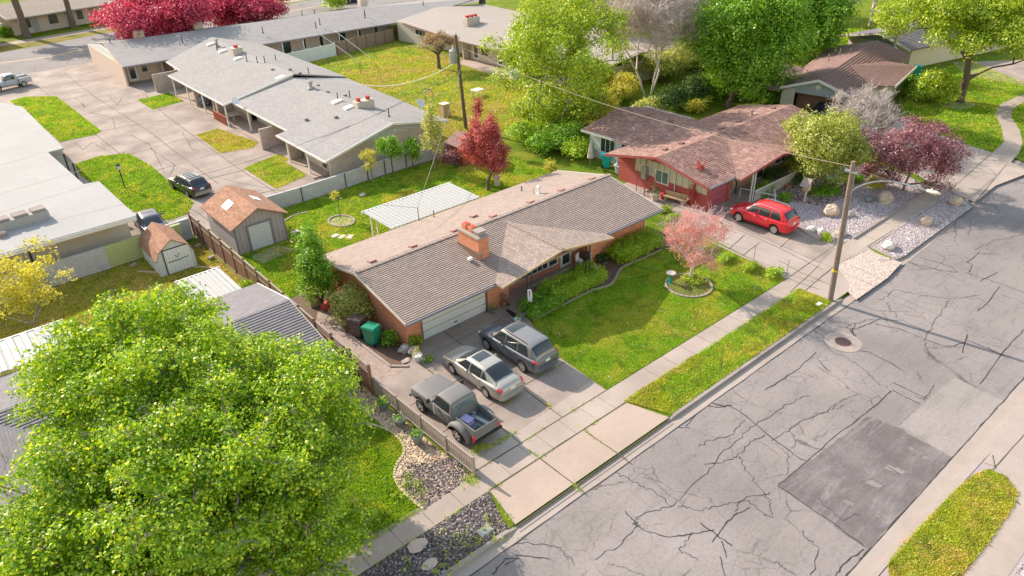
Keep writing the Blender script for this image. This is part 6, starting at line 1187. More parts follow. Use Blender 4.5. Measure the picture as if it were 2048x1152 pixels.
def tree(name, lab, basepx, toppx, Rxy, leaf, nleaf, lsize, crown_lo=.3, ncl=26, barkm="bark", r0=.16, seed=1, group=None, cat="tree", off=(0, 0), world=None, H=None, up=.5, rc=(.28, .42), shell=.5, jit=.35, lo=-.92, clshell=.45, cone=0.):
    x, y = world or G(*basepx); h = H or height_at(x, y, toppx); t = thing(name, lab, cat, (x, y, 0), 0, group)
    zc = h*(crown_lo+1)/2; Rz = h*(1-crown_lo)/2; c = (x+off[0], y+off[1], zc); RR = (Rxy*.9, Rxy*.9, Rz*.86); cs, rs = clumps(c, RR, ncl, seed, lo, clshell, rc)
    if cone: fq = lambda z: 1.25*(1-cone*max(0, min(1, (z-c[2]+RR[2])/(2*RR[2])))); rs = [(a_[0]*fq(p_[2]), a_[1]*fq(p_[2]), a_[2]) for a_, p_ in zip(rs, cs)]; cs = [(c[0]+(p_[0]-c[0])*fq(p_[2]), c[1]+(p_[1]-c[1])*fq(p_[2]), p_[2]) for p_ in cs]
    segs, ends = skeleton((x, y, 0), (x+off[0]*.4, y+off[1]*.4, max(h*crown_lo*1.05, .4)), cs, r0, seed); V, F = tubes(segs, 6); rawmesh("trunk", V, F, barkm, t)
    if nleaf: V, F = leafcloud(cs, rs, nleaf, lsize, seed, up, shell, jit); rawmesh("crown", V, F, leaf, t)
    return t, cs, rs, (x, y, h)
def twigs(cs, rs, n, L, r, seed, upb=.6, splits=2):
    q = np.random.default_rng(seed); segs = []
    for c, R0 in zip(cs, rs):
        for _ in range(n):
            p = np.array(c)+q.normal(size=3)*np.array(R0)*.3; d = q.normal(size=3); d[2] = abs(d[2])*.7+upb; d /= np.linalg.norm(d); e = p+d*L*q.uniform(.5, 1.1); segs.append((tuple(p), tuple(e), r, r*.6))
            for _ in range(splits):
                t_ = q.uniform(.3, .9); s0 = p+(e-p)*t_; d2 = d+q.normal(size=3)*.6; d2 /= np.linalg.norm(d2); e2 = s0+d2*L*q.uniform(.3, .7); segs.append((tuple(s0), tuple(e2), r*.7, r*.4))
                s1 = s0+(e2-s0)*.5; d3 = d2+q.normal(size=3)*.7; d3 /= np.linalg.norm(d3); segs.append((tuple(s1), tuple(s1+d3*L*.3), r*.5, r*.35))
    return segs
def bare(name, lab, basepx, toppx, Rxy, barkm, ncl, ntw, L, r, seed, stems=1, crown_lo=.3, leaf=None, nleaf=0, ls=.12, r0=.13, world=None, H=None, group=None, sp=2, off=(0, 0), twm=None, lo=-.6):
    x, y = world or G(*basepx); h = H or height_at(x, y, toppx); t = thing(name, lab, "tree", (x, y, 0), 0, group); c = (x+off[0], y+off[1], h*(1+crown_lo)/2); cs, rs = clumps(c, (Rxy*.85, Rxy*.85, h*(1-crown_lo)/2*.85), ncl, seed, lo, .4, (.2, .3)); seg = []
    for s in range(stems):
        sub = cs[s::stems]; a = 2*math.pi*s/stems; o = .25*(stems > 1); sg, _ = skeleton((x+o*math.cos(a), y+o*math.sin(a), 0), (x+off[0]*.4+Rxy*.25*(stems > 1)*math.cos(a), y+off[1]*.4+Rxy*.25*(stems > 1)*math.sin(a), h*max(crown_lo, .2)), sub, r0, seed+s, wig=.2); seg += sg
    V, F = tubes(seg, 6); rawmesh("trunk", V, F, barkm, t); V, F = tubes(twigs(cs, rs, ntw, L, r, seed, splits=sp), 3); rawmesh("twigs", V, F, twm or barkm, t)
    if nleaf: V, F = leafcloud(cs, rs, nleaf, ls, seed, .3, .2, .8); rawmesh("leaves", V, F, leaf, t)
    return t
def bush(name, lab, px, rx, ry, h, leaf, n, ls, seed=1, cat="shrub", world=None, group=None, ncl=9, z0=0., rot=0., box=False):
    x, y = world or G(*px); t = thing(name, lab, cat, (x, y, z0), rot, group); r = random.Random(seed); cs = []; rs = []
    if box:
        nx, ny = max(2, int(rx*2/.5)), max(2, int(ry*2/.5))
        for i in range(nx):
            for j in range(ny):
                cs.append((x+(-rx+.25+(2*rx-.5)*i/(nx-1))+r.uniform(-.05, .05), y+(-ry+.25+(2*ry-.5)*j/(ny-1))+r.uniform(-.05, .05), z0+h*.55+r.uniform(-.04, .05))); rs.append((.38, .38, h*.45))
    else: cs, rs = clumps((x, y, z0+h*.45), (rx*.7, ry*.7, h*.42), ncl, seed, -.4, .2, (.5, .75))
    if rot: c_, s_ = math.cos(rot), math.sin(rot); cs = [(x+(a-x)*c_-(b-y)*s_, y+(a-x)*s_+(b-y)*c_, c) for a, b, c in cs]
    V, F = leafcloud(cs, rs, n, ls, seed, .45, .75, .45); V[:, 2] = np.maximum(V[:, 2], z0+.02); rawmesh("foliage", V, F, leaf, t)
    segs = [((x, y, z0), (c[0], c[1], c[2]), .03, .012) for c in cs[::max(1, len(cs)//8)]]; V, F = tubes(segs, 4); rawmesh("stem", V, F, "bark", t); return t
# pots now that leaf clouds exist
pot("grey pot with a green plant, uppermost of three beside the picket fence", (767, 820), .27, .42, n=260); pot("open grey pot with few leaves, middle of three beside the picket fence", (801, 850), .3, .42, n=160, ph=.12); pot("grey pot with a leafy plant, lowest of three beside the picket fence", (836, 886), .28, .46, n=300)
pot("pale grey pot with spiky yellow plant at the brick garage corner", (836, 722), .25, .4, "vinyl_fence", "leaf_yellow", n=160, ph=.55); pot("small dark pot with a plant beside the white garage door", (985, 627), .18, .3, "plastic_grey", "leaf_green", n=90); pot("terracotta pot with brown plant on the porch corner", (1008, 611), .2, .3, "terracotta", "leaf_brown", n=260, ph=.6)
pot("pale round planter at the hedge end by the slate suv", (1035, 645), .2, .25, "ceramic_white", "leaf_green", n=80); pot("white tub among the porch clutter", (1188, 540), .22, .3, "ceramic_white", None); pot("pale urn with a clipped round shrub against the red wall", (1310, 401), .38, .6, "stucco_pink", "leaf_dark", n=500, ph=.55)
pot("pale urn with clipped shrub beside the deep pink garage door", (1452, 397), .3, .7, "vinyl_fence", "leaf_dark", n=400, ph=.6); pot("turquoise glazed bowl in the rock garden", (1662, 362), .5, .35, "plastic_teal", None); pot("terracotta bowl in the rock garden beside the bird house", (1575, 375), .32, .25, "terracotta", "leaf_brown", n=60)
# the big tree in front
x, y = 4.6, 20.9; T = thing("big_maple", "huge bright green maple filling the lower left of the picture", "tree", (x, y, 0))
cs, rs = [], []
for (qx, qy, cz, ax, ay, az, n, sd) in ((310, 765, 6.6, 4.6, 4.9, 3.1, 110, 3), (520, 860, 5.4, 4.2, 4.4, 3.0, 100, 4), (170, 1080, 4.6, 4.4, 3.9, 2.8, 90, 5), (570, 1060, 3.9, 3.2, 3.0, 2.4, 60, 6), (360, 1150, 3.6, 4.4, 3.0, 2.2, 60, 7), (380, 940, 6.6, 4.0, 3.8, 2.4, 70, 8)):
    cx, cy = G(qx, qy, cz); a, b = clumps((cx, cy, cz), (ax, ay, az), n, sd, -.5, .3, (.14, .24)); cs += a; rs += [(q[0]*1.05, q[1]*1.05, q[2]*1.1) for q in b]
segs, _ = skeleton((x, y, 0), (x-.2, y+.3, 2.2), cs, .36, 5, wig=.22); V, F = tubes(segs, 8); rawmesh("trunk", V, F, "bark_grey", T)
V, F = tubes(twigs(cs, rs, 2, .75, .016, 3), 3); rawmesh("twigs", V, F, "bark_grey", T)
V, F = leafcloud(cs, rs, 360000, .108, 11, .6, .3, .5, .8, 11); k = V[::4, 2] > .9; F = F[k]; rawmesh("crown", V, F, "leaf_maple", T)
tree("young_tree", "thin airy yellow-green tree in front of the block wall at the left edge", (78, 672), 482, 3.4, "leaf_yellow", 5200, .16, .12, 60, "bark_grey", .06, 3, rc=(.12, .22), clshell=.2)
tree("small_tree", "conical bright green tree beside the left gable of the brick house", (646, 612), 443, 1.35, "leaf_green", 17000, .12, .0, 34, "bark", .09, 5, rc=(.35, .5), clshell=.25, cone=.6)
# redbud on the lawn
rx_, ry_ = G(1383, 562); bare("pink_tree", "pink blossoming tree standing in the ring bed on the front lawn", None, 0, 2.5, "bark_white", 40, 10, 1.0, .013, 8, 1, .12, "leaf_pink", 10000, .065, .11, world=(rx_, ry_), H=5.5, off=(-.35, 0), twm="twig_pink", lo=-.95, sp=2)
bush("flower_bed_plants", "yellow-green mixed plants around the pink tree trunk in the ring bed", None, .95, .8, .6, "leaf_lime", 1500, .09, 4, "plants", world=(rx_+.1, ry_-.25))
tree("red_tree", "bright red plum tree in the back yard behind the patio cover", (976, 380), 192, 2.0, "leaf_plum", 20000, .13, .1, 34, "bark", .13, 9, rc=(.25, .4), clshell=.3, cone=.65)
bare("red_shoots", "tall red shoots at the top left of the bright red plum tree", (958, 300), 190, .5, "red_leaf_stem", 8, 5, .8, .02, 3, 1, .5, "leaf_plum", 500, .15, .05)
tree("columnar_tree", "slender pale green columnar tree at the corner of the duplex", (869, 340), 196, 1.0, "leaf_cream", 4600, .13, .2, 26, "bark_grey", .08, 4, rc=(.35, .5), clshell=.2, cone=.4)
tree("small_tree", "small yellowish tree in front of the block wall, leftmost of three", (746, 366), 292, .85, "leaf_yellow", 900, .13, .35, 12, "bark_grey", .05, 6, rc=(.3, .45)); tree("small_tree", "small dark green tree in front of the block wall, middle of three", (787, 355), 250, 1.0, "leaf_green", 2400, .16, .25, 14, "bark", .06, 7, rc=(.32, .45)); tree("small_tree", "small dark green tree in front of the block wall, rightmost of three", (827, 337), 275, .9, "leaf_green", 1500, .16, .35, 12, "bark", .05, 8, rc=(.32, .45))
tree("sapling", "thin yellow sapling in the stone ring of the back lawn", (681, 436), 372, .45, "leaf_yellow", 230, .1, .4, 10, "bark", .03, 9, rc=(.2, .3))
# big trees centre and right
tree("tall_tree", "tall airy yellow-green tree between the courtyard and the red-brown roof", (1118, 262), 0, 7.6, "leaf_lime", 46000, .21, .06, 110, "bark_grey", .2, 12, rc=(.13, .24), clshell=.25, H=14.5, lo=-.7)
bare("bare_tree", "pale bare many-stemmed tree behind the red-brown roof", (1296, 208), 0, 5.9, "bark_white", 110, 18, 1.7, .026, 14, 3, .25, "blossom", 13000, .13, .11, H=13.5)
tree("green_tree", "dense bright green tree behind the red house", (1452, 215), 0, 6.0, "leaf_green", 80000, .22, .08, 60, "bark", .22, 15, rc=(.3, .42), H=14.5, off=(1.5, -.5))
tree("green_tree", "dense green tree further right behind the bright one", (1575, 130), 0, 6.5, "leaf_green", 34000, .34, .12, 36, "bark", .2, 16, rc=(.3, .42), H=11.5)
tree("corner_tree", "large spreading yellow-green tree on the corner lawn in a pebble circle", (1921, 204), 0, 10.0, "leaf_lime", 100000, .22, .08, 130, "bark", .34, 18, rc=(.14, .24), H=15, clshell=.3, off=(1.0, .5), lo=-.45)
bush("weeping_shrub", "low weeping bright green tree left of the corner tree trunk", (1862, 205), 2.6, 2.3, 3.4, "leaf_lime", 11000, .2, 19, ncl=14)
bush("shrub", "dark green shrub against the corner house wall", (1825, 188), 2.0, 1.6, 1.8, "leaf_green", 5000, .2, 20)
tree("ornamental_tree", "dense yellow-green small tree in front of the red house porch", (1634, 374), 213, 3.15, "leaf_pale", 34000, .15, .1, 40, "bark_grey", .14, 21, rc=(.33, .45))
bare("bare_tree", "small whitish leafless tree in front of the corner house", (1713, 296), 176, 3.4, "bark_white", 50, 13, .9, .022, 22, 1, .25, "blossom", 900, .09, .14)
bare("brown_tree", "brownish twiggy tree right of the whitish leafless tree", (1752, 285), 205, 1.9, "bark", 20, 8, .8, .016, 23, 1, .3, "leaf_brown", 1800, .12, .09)
tree("purple_tree", "wide purple leaved plum tree beside the corner driveway", (1806, 382), 228, 4.0, "leaf_purple", 26000, .14, .08, 40, "bark", .09, 24, rc=(.2, .32)); bush("purple_shrub", "dark purple shrub left of the purple plum tree", (1735, 355), 1.0, .9, 1.3, "leaf_purple", 900, .14, 25)
bush("shrub", "bright yellow-green shrub left of the purple tree trunks", (1752, 375), 1.15, .9, 1.0, "leaf_yellow", 4000, .11, 26); bush("shrub", "small bright shrub just behind the yellow-green shrub", (1740, 350), .7, .6, 1.0, "leaf_lime", 700, .12, 27)
tree("apple_tree", "small bronze-brown spreading tree on the courtyard lawn", (878, 137), 62, 3.3, "leaf_brown", 6000, .15, .38, 34, "bark", .22, 28, rc=(.16, .26), clshell=.4, lo=-.2)
tree("crimson_tree", "crimson red tree behind the back terrace, left one", (262, 60), 0, 8.6, "leaf_red", 56000, .28, .12, 36, "bark", .25, 30, world=(32, 117), H=9.3, rc=(.3, .42)); tree("crimson_tree", "crimson red tree behind the back terrace, right one", (430, 40), 0, 7.6, "leaf_red", 48000, .28, .12, 36, "bark", .25, 31, world=(46.5, 118.5), H=8.3, rc=(.3, .42))
tree("street_tree", "street tree with a pale trunk in front of the tan bungalow, left one", (55, 76), 0, 5.5, "leaf_brown", 5200, .35, .5, 30, "bark", .55, 33, H=14, rc=(.16, .26)); tree("street_tree", "street tree in front of the tan bungalow, right one", (148, 56), 0, 5, "leaf_brown", 3000, .35, .55, 26, "bark", .45, 34, H=13, rc=(.16, .26))
bush("evergreen", "dark evergreen shrub on the far side of the terrace roof", (676, 18), 3.2, 2.6, 4.0, "leaf_hedge", 3000, .35, 35); tree("ivy_trunk_tree", "thick ivy covered trunk at the end of the terrace roof", (966, 24), 0, 5, "leaf_lime", 3500, .34, .35, 20, "bark", .6, 36, H=13, rc=(.16, .24))
bush("shrub", "small round shrub beside the top left bungalow", (12, 72), 1.3, 1.2, 1.5, "leaf_green", 700, .3, 39)
# masses of shrubs behind the red house and under the tall trees
sh = [((1050, 285), 1.6, 1.4, 2.0, "leaf_hedge"), ((1085, 305), 1.6, 1.4, 1.7, "leaf_green"), ((1130, 300), 1.8, 1.5, 2.2, "leaf_green"), ((1160, 315), 1.5, 1.3, 1.6, "leaf_hedge"), ((1100, 260), 2.4, 2, 3.0, "leaf_lime"), ((1150, 250), 2.6, 2.2, 3.4, "leaf_lime"), ((1195, 245), 2.2, 2, 2.6, "leaf_yellow"), ((1235, 205), 2.2, 2, 2.6, "leaf_yellow"), ((1210, 285), 1.6, 1.5, 1.8, "leaf_green"), ((1060, 245), 1.8, 1.6, 2.4, "leaf_lime")]
labs = ["hedge-green shrub next to the red plum tree", "mid green shrub second from the red plum tree", "rounded green shrub behind the brick house ridge end", "green shrub nearest the closed parasol", "tall yellow-green shrub at the foot of the tall airy tree", "largest pale shrub between tall airy tree and red house", "yellow shrub touching the red house wing", "yellow shrub behind the red house wing corner", "green shrub at the red house back steps", "pale shrub beside the transformer pole"]
for i, (s, l) in enumerate(zip(sh, labs)): bush("shrub", l, s[0], s[1]*1.35, s[2]*1.3, s[3]*1.15, s[4], int(1500*s[1]*s[3]), .17, 50+i, group="shrubs along the back boundary")
bush("shrub", "small vivid lime shrub by the brick house rear corner", (1102, 345), .85, .8, 1.1, "leaf_yellow", 1100, .11, 61)
for i, (p, a, b, h, lf, l) in enumerate((((1350, 215), 2.2, 1.6, 2.2, "leaf_dark", "dark shrub below the pale bare tree, left"), ((1400, 205), 2.2, 1.6, 2.4, "leaf_dark", "dark shrub below the pale bare tree, right"), ((1390, 226), 1.2, .9, 1.1, "leaf_yellow", "yellow flowering shrub behind the red-brown roof"), ((1545, 205), 2, 1.5, 2, "leaf_green", "green shrub by the corner house garage side"), ((1610, 115), 4.5, 2.6, 2.8, "leaf_dark", "long dark juniper behind the corner house roof"), ((1665, 95), 3.5, 2.2, 1.6, "leaf_hedge", "low green juniper beside the play house"), ((1700, 80), 2.8, 2.0, 1.3, "leaf_hedge", "low green shrub by the cream house corner"), ((1240, 165), 3, 2.2, 3.2, "leaf_cream", "grey green thicket behind the pale bare tree"), ((1330, 165), 3, 2.4, 3.4, "leaf_cream", "grey green thicket right of the bare trunks"))):
    bush("shrub", l, p, a*1.2, b*1.2, h*1.25, lf, int(1300*a*h), .18, 70+i)
for i, (p, H_, R0, l) in enumerate((((1660, 62), 8.5, 4.6, "pale brown leafless tree in the far gardens, left"), ((1740, 48), 9, 5, "pale brown leafless tree in the far gardens, right"), ((1300, 120), 9.5, 4.5, "pale leafless tree further behind the bare many-stemmed one"))): bare("bare_tree", l, p, 0, R0, "bark_white" if i < 2 else "bark_grey", 38, 9, 1.6, .035, 80+i, 1, .25, "blossom", 2500, .2, .2, H=H_)
for i, (p, H_, R0, lf, l) in enumerate((((1500, 40), 11, 6, "leaf_lime", "far yellow-green tree behind the dense green one"), ((1240, 60), 9, 5, "leaf_cream", "far grey-green tree over the tan terrace roof"), ((1390, 60), 10, 5.5, "leaf_brown", "far bronze tree between the bare and green ones"), ((1840, 5), 9, 5, "leaf_lime", "far tree at the upper edge above the dark roof"), ((1985, 60), 9, 6, "leaf_lime", "far tree at the right edge behind the corner tree"))): tree("far_tree", l, p, 0, R0, lf, 9000, .4, .2, 30, "bark", .2, 90+i, H=H_, rc=(.25, .36))
for i, (p, a, b, h, lf, l) in enumerate((((1290, 235), 2.4, 1.4, 2.2, "leaf_cream", "grey-green thicket right against the red-brown wing roof"), ((1430, 190), 3.0, 2.0, 2.6, "leaf_green", "green thicket beneath the dense bright tree"), ((1500, 150), 3.4, 2.4, 3.0, "leaf_hedge", "tall green hedge mass behind the dense bright tree"), ((1400, 140), 3.4, 2.6, 3.6, "leaf_cream", "dusty thicket between the pale bare and dense green trees"), ((1180, 200), 3.0, 2.2, 3.6, "leaf_lime", "yellow-green thicket under the tall airy tree"), ((1090, 215), 2.4, 1.8, 3.0, "leaf_lime", "leafy undergrowth left of the tall airy trunk"), ((1560, 90), 3.6, 2.6, 3.2, "leaf_green", "green bushes by the play house on its left"), ((1780, 70), 2.5, 2.0, 2.0, "leaf_hedge", "green bushes against the dark roofed house"))):
    bush("shrub", l, p, a, b, h, lf, int(1000*a*h), .2, 170+i)
for i, (p, H_, R0, l) in enumerate((((1350, 150), 11, 4.5, "pale twiggy tree just right of the bare many-stemmed one"), ((1560, 30), 10, 5, "pale twiggy tree above the play house"), ((1810, 30), 9, 4.5, "brown twiggy tree by the dark roofed house"), ((1200, 110), 10, 4.5, "grey twiggy tree over the tan terrace roof"))): bare("bare_tree", l, p, 0, R0, "bark_grey", 46, 12, 1.4, .03, 180+i, 1, .2, "blossom" if i != 2 else "leaf_brown", 5000, .17, .16, H=H_)
# planting round the brick house
bush("hedge", "clipped bright green hedge below the clerestory windows", None, 2.0, .78, 1.1, "leaf_hedge", 24000, .075, 100, "hedge", world=(34.55, 28.35), box=True); bush("hedge", "long clipped hedge in front of the porch", None, 2.25, .74, 1.08, "leaf_hedge", 26000, .075, 101, "hedge", world=(28.0, 27.75), box=True); bush("hedge", "lower darker leafy hedge at the porch corner by the cars", None, 1.25, .7, .9, "leaf_green", 12000, .075, 102, "hedge", world=(25.1, 27.45), box=True)
bush("variegated_shrub", "big cream and green variegated shrub against the left brick gable", (718, 642), 1.25, 1.35, 2.7, "leaf_cream", 14000, .1, 103, ncl=14)
bush("shrub", "leafy shrub right of the green wheelie bin", (783, 690), .55, .5, .9, "leaf_green", 700, .12, 104); bush("shrub", "round yellow-green shrub at the brick pier by the garage door", (833, 692), .5, .42, .85, "leaf_lime", 1000, .08, 105); bush("ground_plants", "low green plants by the rocks at the garage corner", (858, 722), .5, .35, .3, "leaf_green", 300, .08, 106)
bush("shrub", "sprawling dark green plants at the end of the porch", (1205, 520), .9, .5, .55, "leaf_dark", 900, .1, 107)
for i, (p, l) in enumerate((((1345, 440), "green shrub at the right end of the brick house"), ((1375, 462), "green bed plant behind the pink tree"), ((1455, 520), "leafy strip plant along the shared driveway, upper"), ((1500, 540), "leafy strip plant along the shared driveway, middle"), ((1545, 552), "leafy strip plant along the shared driveway, lower"), ((1330, 425), "reddish green shrub beside the brick house corner"), ((1415, 500), "shrub beside the pink tree near the shared driveway"))): bush("border_plant", l, p, .85, .45, .5, "leaf_lime" if i % 2 else "leaf_hedge", 1500, .09, 110+i, "plant")
for i, (p, l) in enumerate((((495, 566), "leafy vine on the brown fence, uppermost"), ((520, 590), "leafy vine on the brown fence, second"), ((548, 610), "leafy vine on the brown fence, third"), ((572, 632), "leafy vine on the brown fence, lowest"))): bush("vine", l, None, .6, .9, 1.3, "leaf_lime", 2600, .11, 120+i, "vine", world=(12.75, 40.9-i*1.75))
bush("purple_shrub", "dusky purple shrub in front of the small brown shed", (905, 330), 1.5, 1.0, 1.7, "leaf_purple", 1800, .13, 130); bush("shrub", "dark shrub beside the base of the transformer pole", (950, 275), .9, .8, 1.2, "leaf_green", 500, .15, 131)
m = MB(); cx, cy = G(1385, 415); V, F = tubes([((cx+o_, cy, 0), (cx+o_+.2, cy+.1, 1.6), .05, .045) for o_ in (0, .25, -.2)]+[((cx+o_+.2, cy+.1, 1.6), (cx+o_+.9, cy+.1, 3.2+o_), .045, .03) for o_ in (0, .25, -.2)]+twigs([(cx+.1, cy+.1, .8), (cx+.3, cy+.1, 1.8), (cx+.7, cy+.1, 2.8)], [(.2, .2, .4)]*3, 5, .7, .03, 3, 1.2), 5); cv = thing("climbing_rose", "tall red-stemmed climbing plant against the cream panel of the red house", "climbing plant", (cx, cy, 0)); rawmesh("stem", V, F, "red_leaf_stem", cv); V, F = leafcloud([(cx, cy+.2, 1.2), (cx+.3, cy+.2, 2.2), (cx+.5, cy+.1, 3.1)], [(.3, .2, .7)]*3, 900, .09, 3); rawmesh("leaves", V, F, "leaf_plum", cv)
# rock garden in front of the red house
for i, (p, a, h, lf, l) in enumerate((((1525, 388), .9, .9, "leaf_green", "green plants beside the pipe railing"), ((1570, 400), .6, .6, "leaf_green", "blue green plants at the front of the rock garden"), ((1600, 365), 1.2, .7, "leaf_dark", "dark low plants behind the terracotta bowl"), ((1650, 385), 1.4, .5, "leaf_green", "low green mat below the ornamental tree"), ((1700, 365), 1.0, .6, "leaf_green", "low green plants right of the ornamental tree"), ((1590, 340), 1.5, 1.0, "leaf_green", "green plants along the white porch railing"), ((1545, 360), 1.2, .9, "leaf_dark", "dark bushes at the foot of the white porch railing"), ((1620, 325), 1.2, 1.2, "leaf_purple", "rusty purple bush at the end of the porch"), ((1655, 480), .45, .45, "leaf_lime", "small plant among the boulders at the pavement corner"), ((1780, 322), 1.1, .8, "leaf_green", "low shrub behind the purple tree"))): bush("rock_garden_plant", l, p, a*1.25, a*.95, h*1.15, lf, int(2600*a), .09, 140+i, "plant")
def rock(lab, px, r, mat="rock_tan", seed=1, flat=.55, name="boulder"):
    x, y = G(*px); m = MB(); m.blob((x, y, r*flat*.6), (r, r*.72, r*flat), 2, .2, seed); return tag(m.build(name, mat, loc=(x, y, 0)), lab, "rock")
for i, (p, r, mt, l) in enumerate((((1663, 428), .75, "rock_tan", "tan boulder standing in the gravel yard"), ((1700, 432), .4, "rock_grey", "pale rock right of the tan boulder"), ((1768, 402), .75, "rock_tan", "wide tan boulder near the middle of the gravel yard"), ((1737, 402), .45, "plastic_grey", "dark grey rock in the gravel yard"), ((1776, 496), .55, "stone_pale", "pale boulder near the lower end of the gravel verge"), ((1852, 448), .55, "rock_tan", "flat tan boulder midway along the gravel verge"), ((1910, 408), .6, "rock_tan", "tan boulder at the upper end of the gravel verge"), ((1622, 462), .42, "stone_pale", "pale rock, first of the cluster by the shared driveway"), ((1642, 466), .4, "stone_pale", "pale rock, second of the cluster by the shared driveway"), ((1662, 478), .4, "stone_pale", "white rock lying lowest in the driveway corner cluster"), ((1680, 470), .5, "rock_tan", "tan rock, rightmost of the cluster behind the pole"), ((1690, 350), .6, "rock_grey", "grey boulder below the ornamental tree"), ((810, 702), .42, "rock_grey", "grey boulder at the brick garage corner, left"), ((828, 705), .36, "rock_grey", "grey boulder at the brick garage corner, right"), ((812, 722), .3, "stone_pink", "flat pinkish stone below the grey boulders"), ((835, 1008+85), .45, "stone_pink", "flat pink stone in the lava verge, upper"), ((860, 1130), .35, "stone_pink", "flat pink stone in the lava verge, lower"), ((725, 392), .25, "stone_pale", "pale stone at the foot of the back wall"))):
    rock(l, p, r, mt, i, .18 if 'flat p' in l else .6)
# bird house, bird bath, lamps and other yard pieces
x, y = G(1608, 405); bh = thing("bird_house", "grey roofed wooden bird house on a stone post in the rock garden", "bird house", (x, y, 0)); MB().tube([(x, y, 0), (x, y, 1.0)], .1, 8).build("post", "rock_tan", bh); MB().box(x-.25, x+.25, y-.2, y+.2, 1.0, 1.55).build("box", "wood_tan", bh); roof_slope(bh, [(x-.5, y-.35, 1.45), (x-.5, y+.35, 1.45), (x, y+.35, 2.0), (x, y-.35, 2.0)], "wood_grey", "roof", .06); roof_slope(bh, [(x+.5, y-.35, 1.45), (x+.5, y+.35, 1.45), (x+.005, y+.35, 2.0), (x+.005, y-.35, 2.0)], "wood_grey", "roof", .06)
x, y = G(1340, 566); bb = thing("bird_bath", "green bird bath with pale bowl at the edge of the ring bed", "bird bath", (x, y, 0)); MB().lathe([(.2, 0), (.12, .08), (.08, .35), (.12, .6), (.2, .64)], 14, (x, y, 0)).build("pedestal", "plastic_green", bb); MB().lathe([(0, .62), (.18, .62), (.29, .72), (.30, .76), (.26, .74), (0, .68)], 18, (x, y, 0)).build("bowl", "rock_grey", bb)
x, y = G(250, 376); lp = thing("lamp_post", "black yard lamp post on the white building's lawn", "lamp post", (x, y, 0)); MB().tube([(x, y, 0), (x, y, 1.65)], .05, 8).build("post", "dark_metal", lp); ln = MB().lathe([(.08, 1.65), (.15, 1.72), (.19, 2.0), (.0, 2.0)], 6, (x, y, 0)).build("lantern", "lamp_clear", lp); MB().lathe([(.22, 2.0), (.02, 2.2), (.02, 2.27)], 6, (x, y, 0)).build("cap", "dark_metal", lp)
x, y = G(1180, 335); um = thing("parasol", "closed beige parasol beside the teal bin", "parasol", (x, y, 0)); MB().tube([(x, y, 0), (x, y, 2.4)], .03, 6).build("pole", "wood_grey", um); MB().lathe([(.28, .9), (.22, 1.5), (.05, 2.35)], 10, (x, y, 0)).build("canopy", "stucco_beige", um)
x, y = G(978, 376); x += .9; tb = thing("trash_can", "beige plastic can beside the red plum tree trunk", "bin", (x-.1, y-.1, 0)); MB().lathe([(.22, 0), (.27, .75)], 14, (x-.1, y-.1, 0)).build("body", "cream_paint", tb); MB().lathe([(.3, .75), (.3, .8), (.1, .86)], 14, (x-.1, y-.1, 0)).build("lid", "stucco_beige", tb)
x, y = G(1238, 345); fo = thing("garden_statue", "white stone fountain by the back steps of the red house", "fountain", (x, y, 0)); MB().lathe([(.35, 0), (.38, .5), (.5, .6), (.5, .66), (0, .6)], 14, (x, y, 0)).build("basin", "vinyl_fence", fo); MB().lathe([(.2, .6), (.12, .9), (.22, 1.2), (.24, 1.5), (.0, 1.7)], 12, (x, y+.2, 0)).build("figure", "vinyl_fence", fo)
x, y = G(1350, 405); wb_ = thing("wooden_bench", "rustic wooden bench against the red wall", "bench", (x, y, 0), R_(-78)); MB().box(-1.0, 1.0, -.25, .25, .35, .45).build("seat", "wood_tan", wb_, local=True); MB().box(-1.0, 1.0, .2, .28, .45, .75).build("backrest", "wood_tan", wb_, local=True); [MB().box(q-.06, q+.06, -.2, .2, 0, .35).build("leg", "wood_tan", wb_, local=True) for q in (-.8, .8)]
x, y = G(1326, 398); m = MB(); m.lathe([(0, 0), (.2, .05), (.24, .35), (.12, .6), (0, .62)], 12, (x, y, 0)); tag(m.build("gas_bottle", "lamp_red", loc=(x, y, 0)), "red rounded container at the left end of the rustic bench", "container")
x, y = G(1487, 390); ck = thing("garden_clock", "round garden clock on a dark stand beside the pink garage", "clock", (G(1470, 390)[0], G(1470, 390)[1], 0)); x, y = G(1470, 390); MB().tube([(x, y, 0), (x, y, 1.2)], .06, 6).build("stand", "dark_metal", ck); MB().lathe([(0, -.06), (.3, -.06), (.3, 0)], 16, (x, y, 1.45), 'y').build("rim", "dark_metal", ck); MB().lathe([(0, -.075), (.22, -.075)], 16, (x, y, 1.45), 'y', cap=False).build("face", "ceramic_white", ck)
def chair(name, lab, px, rz, mat, z=.14):
    x, y = G(*px, z); t = thing(name, lab, "chair", (x, y, z), rz); MB().box(-.24, .24, -.22, .22, .4, .45).build("seat", mat, t, local=True); MB().box(-.24, .24, .2, .25, .45, .9).build("backrest", mat, t, local=True)
    for a in (-.2, .2):
        for b in (-.19, .19): MB().box(a-.02, a+.02, b-.02, b+.02, 0, .4).build("leg", mat, t, local=True)
chair("porch_chair", "white plastic chair on the porch right of the front door", (1160, 532), R_(20), "ceramic_white"); chair("porch_chair", "dark folding chair among the porch clutter", (1172, 530), R_(-30), "dark_metal")
x, y = G(1034, 628); fl = thing("porch_flag", "small red, white and blue garden flag on the porch trellis", "flag", (x, y, .1)); MB().tube([(24.2, 27.7, .1), (24.2, 27.7, 1.7)], .015, 5).build("pole", "dark_metal", fl); m = MB()
